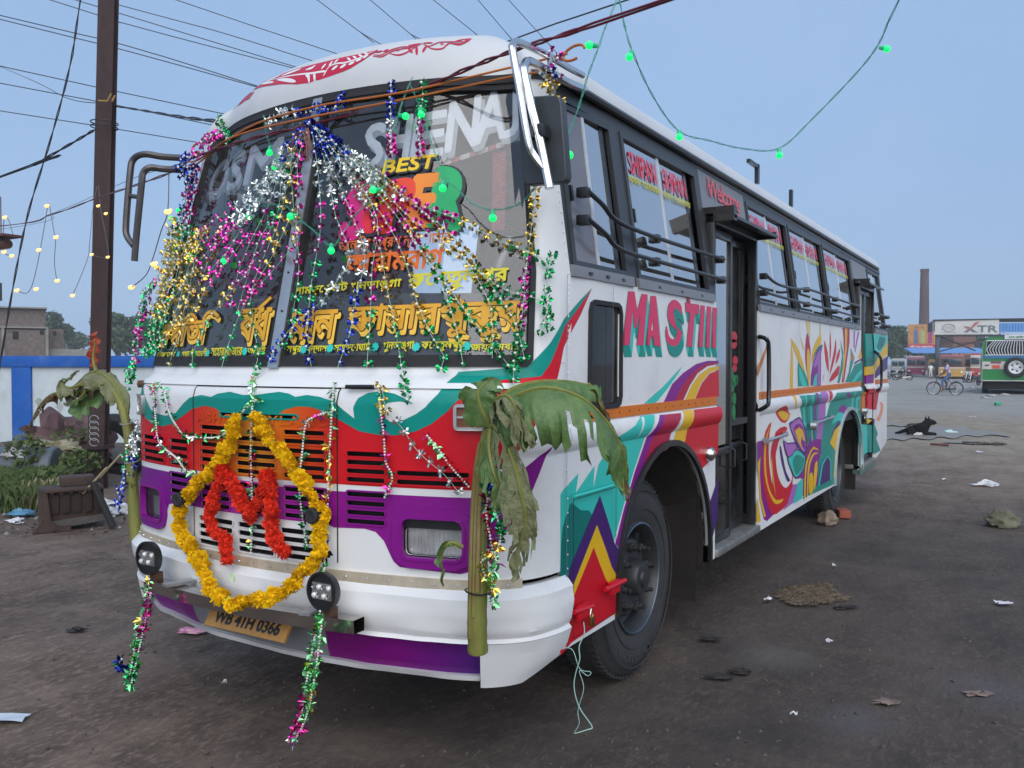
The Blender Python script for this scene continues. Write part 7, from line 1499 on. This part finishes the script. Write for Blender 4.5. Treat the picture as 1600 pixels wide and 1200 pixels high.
for i in range(5): part('rim_hole', DARK, o, lambda k: k.lathe((Xg(1587)+.2*math.cos(i*1.257), -.20, Hg(574)+.2*math.sin(i*1.257)), (0,-1,0), [(0,.05),(.012,.05),(.012,0)], 8))
part('name_board', PLW, o, lambda k: k.box((Xg(1588),-.05,Hg(526.5)), (33/s,.1,7/s))); flat_text('রাজ প্রিয়া', Xg(1577), Xg(1597), Hg(528.8), 4/s, -.11, GB, o); part('ladder', ALU, o, lambda k: [k.tube([(Xg(1541),-.1+.1*j,Hg(604)), (Xg(1541),-.1+.1*j,Hg(545))], .02, 5) for j in (0,3)]+[k.tube([(Xg(1541),-.1,Hg(604-i*8)), (Xg(1541),.2,Hg(604-i*8))], .015, 5) for i in range(7)])
# ---- people and two-wheelers
SKN = mat('skin_brown', (.16,.075,.045), .6, var=.1); HAIR = mat('hair_black', (.012,.01,.01), .6, var=.1)
def figure(name, J, E, Rd, mats, zones, parent):
    """one continuous body grown along joined bones; zones: (material index, test on the joint-nearest position)"""
    names = list(J); me = bpy.data.meshes.new(name); me.from_pydata([J[n] for n in names], [(names.index(a), names.index(b)) for a, b in E], []); o = link(name, me, None)
    m = o.modifiers.new('s', 'SKIN'); m.use_smooth_shade = True; m.branch_smoothing = .5
    for i, n in enumerate(names): me.skin_vertices[0].data[i].radius = (Rd[n], Rd[n]); me.skin_vertices[0].data[i].use_root = (i == 0)
    m = o.modifiers.new('d', 'SUBSURF'); m.levels = 2; m.render_levels = 2
    dg = bpy.context.evaluated_depsgraph_get(); m2 = bpy.data.meshes.new_from_object(o.evaluated_get(dg)); bpy.data.objects.remove(o)
    for x in mats: m2.materials.append(x)
    pos = [Vector(J[n]) for n in names]
    for f in m2.polygons:
        c = f.center; i = min(range(len(pos)), key=lambda q: (pos[q]-c).length-Rd[names[q]]); f.material_index = zones.get(names[i], 0); f.use_smooth = True
    return link(name, m2, parent)
def seated(parent, lean, shirt, trouser, hip, hand, foot, hx=.17, head=.11, name='person'):
    """rider facing local -X: hip, hand and foot positions as (x, z)"""
    hipv = Vector((hip[0],0,hip[1])); sh = hipv+Vector((-math.sin(lean)*.50,0,math.cos(lean)*.50)); nk = sh+Vector((-.03,0,.08)); hd = nk+Vector((-.05,0,.13))
    J = {'pelvis': tuple(hipv), 'waist': tuple(hipv.lerp(sh,.4)), 'chest': tuple(hipv.lerp(sh,.8)), 'neck': tuple(nk), 'head': tuple(hd), 'crown': tuple(hd+Vector((0,0,.09)))}; E = [('pelvis','waist'),('waist','chest'),('chest','neck'),('neck','head'),('head','crown')]; Rd = {'pelvis':.15,'waist':.14,'chest':.16,'neck':.055,'head':.095,'crown':.075}; Z = {'pelvis':1,'waist':0,'chest':0,'neck':2,'head':2,'crown':3}
    for sd, t in ((-1,'l'), (1,'r')):
        s_ = sh+Vector((0,sd*.19,0)); h_ = Vector((hand[0],sd*.24,hand[1])); el = s_.lerp(h_,.5)+Vector((.03,sd*.05,-.10)); hp = hipv+Vector((0,sd*.09,-.03)); f_ = Vector((foot[0]+(sd*.12),sd*.11,foot[1]+(sd*.12))); kn = hp.lerp(f_,.5)+Vector((-.20,sd*.02,.10))
        J.update({'sh'+t: tuple(s_), 'el'+t: tuple(el), 'wr'+t: tuple(h_.lerp(el,.12)), 'ha'+t: tuple(h_), 'hp'+t: tuple(hp), 'kn'+t: tuple(kn), 'an'+t: tuple(f_), 'to'+t: tuple(f_+Vector((-.16,0,-.03)))})
        E += [('chest','sh'+t),('sh'+t,'el'+t),('el'+t,'wr'+t),('wr'+t,'ha'+t),('pelvis','hp'+t),('hp'+t,'kn'+t),('kn'+t,'an'+t),('an'+t,'to'+t)]
        Rd.update({'sh'+t:.075,'el'+t:.05,'wr'+t:.035,'ha'+t:.045,'hp'+t:.095,'kn'+t:.07,'an'+t:.045,'to'+t:.035}); Z.update({'sh'+t:0,'el'+t:2,'wr'+t:2,'ha'+t:2,'hp'+t:1,'kn'+t:1,'an'+t:2,'to'+t:2})
    body = figure('body', J, E, Rd, [shirt, trouser, SKN, HAIR], Z, parent)
    k = MB(); k.ball(hd+Vector((.012,0,.035)), .112, 12, 8, (1,.92,.95)); k.build('hair', HAIR, body); k = MB(); k.ball(hd+Vector((-.10,0,-.01)), .022, 6, 5); k.build('nose', SKN, body)
    for sd in (-1, 1): k = MB(); k.ball(hd+Vector((0,sd*.098,-.01)), .025, 6, 5, (.7,.4,1)); k.build('ear', SKN, body)
    return body
def bicycle(o):
    BK = mat('bicycle_black', (.02,.02,.022), .4, var=.2); w, r = .54, .335
    for x in (-w, w):
        t = part('wheel', TYB, o, lambda k: k.tube([(x+r*math.cos(a), 0, r+r*math.sin(a)) for a in [i*math.pi/16 for i in range(32)]], .02, 6, closed=True)); part('rim', CHROME, t, lambda k: k.tube([(x+(r-.03)*math.cos(a), 0, r+(r-.03)*math.sin(a)) for a in [i*math.pi/16 for i in range(32)]], .010, 5, closed=True))
        part('spokes', CHROME, t, lambda k: [k.tube([(x,.02*(-1)**i,r), (x+(r-.03)*math.cos(i*math.pi/9),0,r+(r-.03)*math.sin(i*math.pi/9))], .003, 3) for i in range(18)])
    part('frame', BK, o, lambda k: [k.tube(p, .017, 6) for p in ([(-w,0,r),(-.40,0,.82),(-.38,0,.95)], [(-.41,0,.80),(.18,0,.82)], [(-.42,0,.74),(.02,0,.30)], [(.02,0,.30),(.20,0,.90)], [(.02,0,.30),(w,0,r)], [(.18,0,.80),(w,0,r)])])
    part('handlebar', CHROME, o, lambda k: k.tube(catmull([(-.22,-.27,1.0),(-.36,-.2,1.02),(-.39,0,.98),(-.36,.2,1.02),(-.22,.27,1.0)], 4), .013, 6)); part('saddle', mat('saddle_brown', (.07,.035,.02), .6, var=.2), o, lambda k: k.box((.22,0,.93), (.26,.18,.06), None, .02)); part('carrier', BK, o, lambda k: [k.box((w,0,.74), (.36,.14,.02)), k.tube([(w,.06,.74),(w,.06,r)], .008, 4)]); part('chain_case', BK, o, lambda k: k.tube([(.02,-.05,.30),(w,-.05,r)], .05, 6)); part('pedal', BK, o, lambda k: [k.box((-.08,.14,.22), (.1,.08,.02)), k.box((.12,-.14,.40), (.1,.08,.02)), k.tube([(-.08,.1,.22),(.02,0,.30),(.12,-.1,.40)], .01, 4)]); part('mudguard', CHROME, o, lambda k: [k.tube([(x+(r+.03)*math.cos(a), 0, r+(r+.03)*math.sin(a)) for a in [i*math.pi/12 for i in range(0 if x > 0 else 3, 10)]], .012, 4) for x in (-w, w)])
o, s = local('bicycle', 1476, 617, 'black roadster bicycle ridden across the yard', 'bicycle', None, .12); bicycle(o)
p2, s = local('person', 1476, 617, 'person in pale lilac shirt and blue jeans riding a bicycle', 'person', None, .12); seated(p2, .22, mat('shirt_lilac', (.42,.36,.50), .8, var=.15), mat('jeans_blue', (.06,.12,.26), .8, var=.2), (.22,1.06), (-.24,1.03), (.02,.36))
def motorbike(o, col):
    w, r = .62, .30
    for x in (-w, w): part('wheel', TYB, o, lambda k: [k.tube([(x+r*math.cos(a), 0, r+r*math.sin(a)) for a in [i*math.pi/12 for i in range(24)]], .05, 6, closed=True), k.lathe((x,-.05,r), (0,1,0), [(0,0),(0,.12),(.1,.12),(.1,0)], 10)]+[k.tube([(x,0,r), (x+r*math.cos(i*1.257), 0, r+r*math.sin(i*1.257))], .02, 4) for i in range(5)])
    part('tank', col, o, lambda k: k.ball((-.18,0,.80), .2, 12, 8, (1.5,.75,.75))); part('seat', DARK, o, lambda k: k.box((.32,0,.78), (.70,.24,.10), None, .04)); part('engine', mat('engine_grey', (.10,.10,.10), .5, metal=.6, var=.3), o, lambda k: k.box((-.05,0,.42), (.42,.26,.36), None, .05)); part('fork', CHROME, o, lambda k: [k.tube([(-w,y,r),(-.42,y,.88)], .025, 6) for y in (-.08,.08)]); part('handlebar', CHROME, o, lambda k: k.tube([(-.28,-.36,1.0),(-.40,0,.95),(-.28,.36,1.0)], .015, 6)); part('headlamp', LAMP, o, lambda k: k.ball((-.50,0,.86), .10, 10, 7)); part('tail', col, o, lambda k: k.box((.66,0,.74), (.26,.18,.12), None, .04)); part('exhaust', CHROME, o, lambda k: k.tube([(0,-.17,.28),(.5,-.19,.30),(.75,-.19,.34)], .05, 8))
o, s = local('motorcycle', 1410, 594, 'dark motorcycle crossing the yard below the pink bus', 'motorcycle', None, .1); motorbike(o, DARK)
p3, s = local('person', 1410, 594, 'person in teal shirt riding the dark motorcycle', 'person', None, .1); seated(p3, .1, mat('shirt_teal', (.03,.22,.30), .8, var=.15), mat('trouser_dark', (.03,.03,.04), .8, var=.2), (.20,.92), (-.28,1.0), (-.02,.34))
for px, py, col, lab, rz in ((1522,598,RB2,'red motorcycle parked beside the green bus',.9), (1534,602,DARK,'black motorcycle parked against the green bus ladder',1.2), (1514,597,LB,'grey motorcycle parked in front of the dark bus',1.0), (1397,592,DARK,'dark scooter rickshaw parked behind the motorcyclist',.4)): o, s = local('motorcycle', px, py, lab, 'motorcycle', 'motorcycles at the stand', rz); motorbike(o, col)
o, s = local('person', 1454, 592, 'person in white standing beside the shelter column', 'person'); H_ = 1.62
J = {'pelvis':(0,0,.86),'waist':(0,0,1.05),'chest':(0,0,1.28),'neck':(0,0,1.42),'head':(0,0,1.52),'crown':(0,0,1.60)}; E = [('pelvis','waist'),('waist','chest'),('chest','neck'),('neck','head'),('head','crown')]; Rd = {'pelvis':.15,'waist':.14,'chest':.16,'neck':.055,'head':.095,'crown':.07}; Z = {'neck':2,'head':2,'crown':3,'pelvis':1}
for sd, t in ((-1,'l'),(1,'r')):
    J.update({'sh'+t:(sd*.19,0,1.34),'el'+t:(sd*.24,.02,1.08),'ha'+t:(sd*.24,-.06,.82),'hp'+t:(sd*.09,0,.82),'kn'+t:(sd*.10,-.02,.45),'an'+t:(sd*.11,.02,.08),'to'+t:(sd*.12,-.13,.04)}); E += [('chest','sh'+t),('sh'+t,'el'+t),('el'+t,'ha'+t),('pelvis','hp'+t),('hp'+t,'kn'+t),('kn'+t,'an'+t),('an'+t,'to'+t)]; Rd.update({'sh'+t:.07,'el'+t:.05,'ha'+t:.04,'hp'+t:.09,'kn'+t:.065,'an'+t:.045,'to'+t:.035}); Z.update({'el'+t:2,'ha'+t:2,'hp'+t:1,'kn'+t:1,'an'+t:2,'to'+t:2})
figure('body', J, E, Rd, [PLW, mat('dhoti_pale', (.5,.5,.46), .8, var=.1), SKN, HAIR], Z, o)
# ---- dog lying on the wet ground
o, s = local('dog', 1436, 680, 'black dog lying with head raised on the wet ground', 'dog', None, .05); FUR = mat('black_fur', (.012,.012,.014), .85, var=.5, spec=.15, vscale=14, bump=.5, bscale=60); 
J = {'hip':(-.22,0,.13),'belly':(-.05,0,.15),'chest':(.12,0,.175),'neckb':(.165,0,.25),'skull':(.20,0,.335),'muz':(.295,0,.305),'nose':(.36,0,.29),'tail1':(-.33,.02,.09),'tail2':(-.43,.05,.045),'tail3':(-.52,.06,.03)}
E = [('hip','belly'),('belly','chest'),('chest','neckb'),('neckb','skull'),('skull','muz'),('muz','nose'),('hip','tail1'),('tail1','tail2'),('tail2','tail3')]; Rd = {'hip':.125,'belly':.12,'chest':.145,'neckb':.125,'skull':.112,'muz':.062,'nose':.046,'tail1':.05,'tail2':.036,'tail3':.022}
for sd, t in ((-1,'l'),(1,'r')):
    J.update({'shd'+t:(.14,sd*.08,.13),'elb'+t:(.10,sd*.11,.055),'wri'+t:(.27,sd*.09,.04),'paw'+t:(.37,sd*.09,.032),'thi'+t:(-.20,sd*.11,.11),'kne'+t:(-.08,sd*.16,.09),'hoc'+t:(-.27,sd*.17,.045),'toe'+t:(-.12,sd*.19,.032)}); E += [('chest','shd'+t),('shd'+t,'elb'+t),('elb'+t,'wri'+t),('wri'+t,'paw'+t),('hip','thi'+t),('thi'+t,'kne'+t),('kne'+t,'hoc'+t),('hoc'+t,'toe'+t)]; Rd.update({'shd'+t:.075,'elb'+t:.045,'wri'+t:.034,'paw'+t:.036,'thi'+t:.085,'kne'+t:.055,'hoc'+t:.034,'toe'+t:.034})
db = figure('body', J, E, Rd, [FUR], {}, o)
for sd in (-1, 1): k = MB(); b = Vector((.17+.035*sd, sd*.050, .368)); k.add([b+Vector((-.032,0,0)), b+Vector((.032,-sd*.01,0)), b+Vector((.0,sd*.035,-.01)), b+Vector((.0,sd*.012,.095))], [(0,1,3),(1,2,3),(2,0,3)]); k.build('ear', FUR, db)
for sd in (-1, 1): k = MB(); k.ball((.262, sd*.052, .35), .010, 6, 5); k.build('eye', mat('dog_eye', (.10,.05,.02), .1, var=0), db)
k = MB(); k.ball((.362,0,.293), .017, 8, 6); k.build('nose', mat('dog_nose', (.01,.01,.01), .3, var=0), db)
q = random.Random(31); k = MB()
for _ in range(420):
    t = q.random(); c = Vector((-.25+.40*t, 0, .14+.04*t)); d = Vector((q.gauss(0,.3), q.gauss(0,1), abs(q.gauss(0,1))+.1)).normalized(); p = c+Vector((d.x*.10, d.y*.105, d.z*.115)); s_ = d.cross(Vector((1,0,0))).normalized()*.006; k.add([p-s_, p+s_, p+d*.022+Vector((-.035,0,-.005))], [(0,1,2)])
for _ in range(160):
    c = Vector((.16,0,.25)); d = Vector((q.gauss(0,.6), q.gauss(0,1), q.gauss(0,.8))).normalized(); p = c+d*.098; s_ = d.cross(Vector((0,.3,1))).normalized()*.006; k.add([p-s_, p+s_, p+d*.02+Vector((-.012,0,-.028))], [(0,1,2)])
k.build('fur_tufts', FUR, db, smooth=False)
# puddle beside the dog
WET = mat('wet_film', (.20,.172,.135), .5, var=.1, vscale=2, spec=.8); q = random.Random(5)
for pts in ([(1375,672),(1400,668),(1418,670),(1432,667),(1452,669),(1470,665),(1488,668),(1505,667),(1522,672),(1548,673),(1580,682),(1548,679),(1530,682),(1508,680),(1490,685),(1468,682),(1450,687),(1428,684),(1410,688),(1395,685),(1375,688)], [(1380,662),(1395,660),(1412,662),(1424,664),(1408,666),(1395,664),(1380,666)], [(1470,691),(1492,689),(1520,690),(1545,693),(1520,694),(1495,692)]):
    P = catmull2(pts, 5); P = [(x+2.5*noise.noise((x*.3, y*.5, 2)), y+.9*noise.noise((x*.22, y*.5, 7))) for x, y in P]
    vs = [Vector(gnd(*p, .016)) for p in P]; k = MB(vs[0]); k.add(vs, [t for t in tessellate_polygon([vs])]); structure(k.build('puddle_water', WET, None))
# ---- litter on the ground
def paper(px, py, w, h, m, label, rot=0.0, group='paper litter on the yard', curl=.02, seed=1):
    q = random.Random(seed); c = Vector(gnd(px, py)); k = MB(c); ca, sa = math.cos(CAM_YAW+rot), math.sin(CAM_YAW+rot); rows = []
    for i in range(5):
        rows.append([c+Vector((ca*(j/4-.5)*w*(1+.15*q.uniform(-1,1))-sa*(i/4-.5)*h*(1+.15*q.uniform(-1,1)), sa*(j/4-.5)*w+ca*(i/4-.5)*h, .008+curl*q.random())) for j in range(5)])
    k.grid(rows); return tag(k.build('paper_scrap', m, None, angle=60), label, 'litter', group)
PPR = mat('paper_white', (.66,.66,.68), .7, var=.1)
for i, (x, y, w, h, lab) in enumerate(((1568,945,.10,.07,'white paper scrap alone near the rock'),(1200,939,.07,.035,'white paper scrap left of the straw patch'),(1303,886,.055,.025,'small white paper scrap behind the straw patch'),(1296,1005,.04,.03,'white scrap on the dark oily ground'),(1240,1119,.035,.02,'small pale scrap on bare ground'),(350,1070,.03,.02,'pale scrap in front of the hanging lamp garland'),(1475,750,.10,.05,'white scrap on the sandy strip'),(1530,707,.14,.06,'pale scrap beyond the brown stick'),(1520,592+60,.2,.1,'pale scrap beyond the dog'))): paper(x, y, w, h, PPR, lab, i*.7, seed=i)
paper(12,1125,.17,.09,mat('milk_plastic', (.55,.60,.66), .25, var=.1, coat=.4),'flat clear plastic packet lying at the left of the yard',.05,None,.012,41); crumple('plastic_wrapper', gnd(300,988), (.085,.04,.016), mat('pink_plastic', (.62,.10,.30), .35, var=.6, vscale=18, col2=(.75,.55,.62)), 'crumpled pink and white wrapper in front of the bumper', 'litter', None, 44, .5)
crumple('plastic_bag', gnd(1543,759), (.17,.06,.035), PLW, 'torn white plastic bag on the sandy strip', 'plastic bag', None, 45, .6); crumple('plastic_bag', gnd(1432,680.5), (.13,.06,.05), PLW, 'white plastic bag lying under the dog', 'plastic bag', None, 46, .5); crumple('plastic_bag', gnd(1484,677), (.16,.07,.05), mat('mint_plastic', (.30,.60,.55), .4, var=.4, col2=(.6,.65,.65)), 'mint green plastic bag in the puddle', 'plastic bag', None, 47, .5); crumple('plastic_bag', gnd(1558,633), (.16,.1,.08), mat('green_plastic', (.03,.35,.18), .4, var=.2), 'small green plastic bag on the concrete', 'plastic bag', None, 48, .5)
for i, (x, y) in enumerate(((1530,607),(1515,611),(1548,619),(1541,622),(1520,606),(1570,617))): crumple('plastic_bag', gnd(x, y), (.22,.12,.05), mat('grimy_plastic', (.42,.42,.43), .6, var=.4, vscale=4), 'pale rubbish heap strewn behind the green bus', 'litter', 'rubbish behind the green bus', 60+i, .6, 8)
ROCK = mat('mossy_rock', (.055,.065,.032), .95, var=.5, vscale=6, col2=(.19,.18,.13), bump=.9, bscale=22)
crumple('rock', gnd(1567,822), (.165,.13,.10), ROCK, 'mossy round topped rock alone on the yard', 'rock', None, 51, .18, 16)
crumple('stone_chock', gnd(1293,819), (.10,.09,.09), mat('chock_stone', (.26,.20,.15), .9, var=.4, vscale=12), 'pale stone wedged before the rear wheel', 'stone', None, 52, .2, 12)
c = gnd(1317,808); k = MB(c); k.box((c[0], c[1], .045), (.12,.22,.08), Matrix.Rotation(.4, 4, 'Z'), .008); tag(k.build('brick_chock', mat('chock_brick', (.30,.08,.05), .9, var=.3), None), 'red brick lying just behind the rear wheel', 'brick')
c0, c1 = Vector(gnd(1454,696)), Vector(gnd(1482,698)); k = MB(c0); k.tube([c0+Vector((0,0,.03)), c1+Vector((0,0,.03))], .025, 6); tag(k.build('stick', mat('red_brown_stick', (.13,.04,.035), .8, var=.3), None), 'reddish brown stick on the sandy strip near the dog', 'stick')
k = MB(Vector(gnd(1530,694))); q = random.Random(9)
for _ in range(60): x = q.uniform(1513,1562); c = Vector(gnd(x, 694+(x-1530)*.04+q.gauss(0,.5))); a = q.uniform(0,3.14); k.tube([c+Vector((0,0,.01)), c+Vector((.14*math.cos(a), .14*math.sin(a), .03))], .012, 4)
tag(k.build('twig_row', mat('wet_twigs', (.05,.045,.04), .8, var=.3), None), 'dark row of wet twigs on the sandy strip', 'twigs', None, 'stuff')
k = MB(Vector(gnd(1265,932))); q = random.Random(8)
for _ in range(900):
    a = q.uniform(0,6.28); d = math.sqrt(q.random()); d *= .55+.6*abs(noise.noise((math.cos(a)*2, math.sin(a)*2, 3)))+.25*math.sin(a*2+1)**2; x, y = 1265+60*d*math.cos(a), 932+19*d*math.sin(a); c = Vector(gnd(x, y)); t = q.uniform(0,3.14); L = q.uniform(.02,.06); k.add([c+Vector((-L*math.cos(t),-L*math.sin(t),.004+.02*q.random())), c+Vector((.004,.004,.012+.02*q.random())), c+Vector((L*math.cos(t),L*math.sin(t),.004+.03*q.random())), c+Vector((-.004,-.004,.008))], [(0,1,2),(0,2,3)])
tag(k.build('straw_patch', mat('dry_leaves', (.17,.135,.095), .9, var=.5, vscale=25, col2=(.07,.052,.04)), None, smooth=False), 'flattened patch of dry brown straw on the dark yard', 'straw', None, 'stuff')
k = MB(Vector(gnd(800,1100))); q = random.Random(12)
for _ in range(1500):
    x, y = q.uniform(-60, 1660), 640+560*q.random()**.75+4; c = Vector(gnd(x, y)); c.z = gz(c.x, c.y)
    if -1.2 < c.x < 1.2 and -1.0 < c.y < 8.6 and q.random() < .7: continue
    r = q.choice((.003,.004,.005,.008,.013)); X_, Y_ = frame((q.gauss(0,.4), q.gauss(0,.4), 1)); n_ = Vector((0,0,1)); k.add([c+X_*r*1.3, c+Y_*r, c-X_*r, c-Y_*r*1.2, c+n_*r*.9], [(0,1,4),(1,2,4),(2,3,4),(3,0,4)])
tag(k.build('pebbles', mat('pebble_mix', (.05,.042,.036), .9, var=.6, vscale=3, col2=(.11,.095,.085)), None, smooth=False), 'fine pebbles and grit scattered over the dark yard', 'gravel', None, 'stuff')
for i, (x, y, lab) in enumerate(((1123,1058,'dark torn scrap pressed into the oily ground'),(1155,1050,'dark curled peel near the front wheel'),(1320,950,'small grey brown clod beside the straw patch'),(1110,1000,'thin dark strip beside the front tyre'),(1385,1098,'curled pale leaf strip on the yard'),(1525,1085,'faded reddish rag flattened on the yard'),(122,985,'small dark clod on the bare yard'))): crumple('ground_scrap', gnd(x, y), (.06,.03,.010), mat('scrap_dark', (.03,.026,.024), .9, var=.5) if i not in (4,5) else mat('scrap_pale', (.20,.15,.13), .9, var=.4), lab, 'litter', None, 90+i, .6, 8)

# ---- evening haze over the whole yard
k = MB((0,0,0)); k.box((0, 60, 20), (640, 640, 43)); hz = k.build('haze', None or bpy.data.materials.new('haze_air'), None, smooth=False); hz['kind'] = 'stuff'
hm = bpy.data.materials['haze_air']; hm.use_nodes = True; hn = hm.node_tree.nodes; hn.remove(hn['Principled BSDF']); hv = hn.new('ShaderNodeVolumePrincipled'); hv.inputs['Color'].default_value = (.93,.96,1,1); hv.inputs['Density'].default_value = .0009
hm.node_tree.links.new(hv.outputs[0], hn['Material Output'].inputs['Volume'])
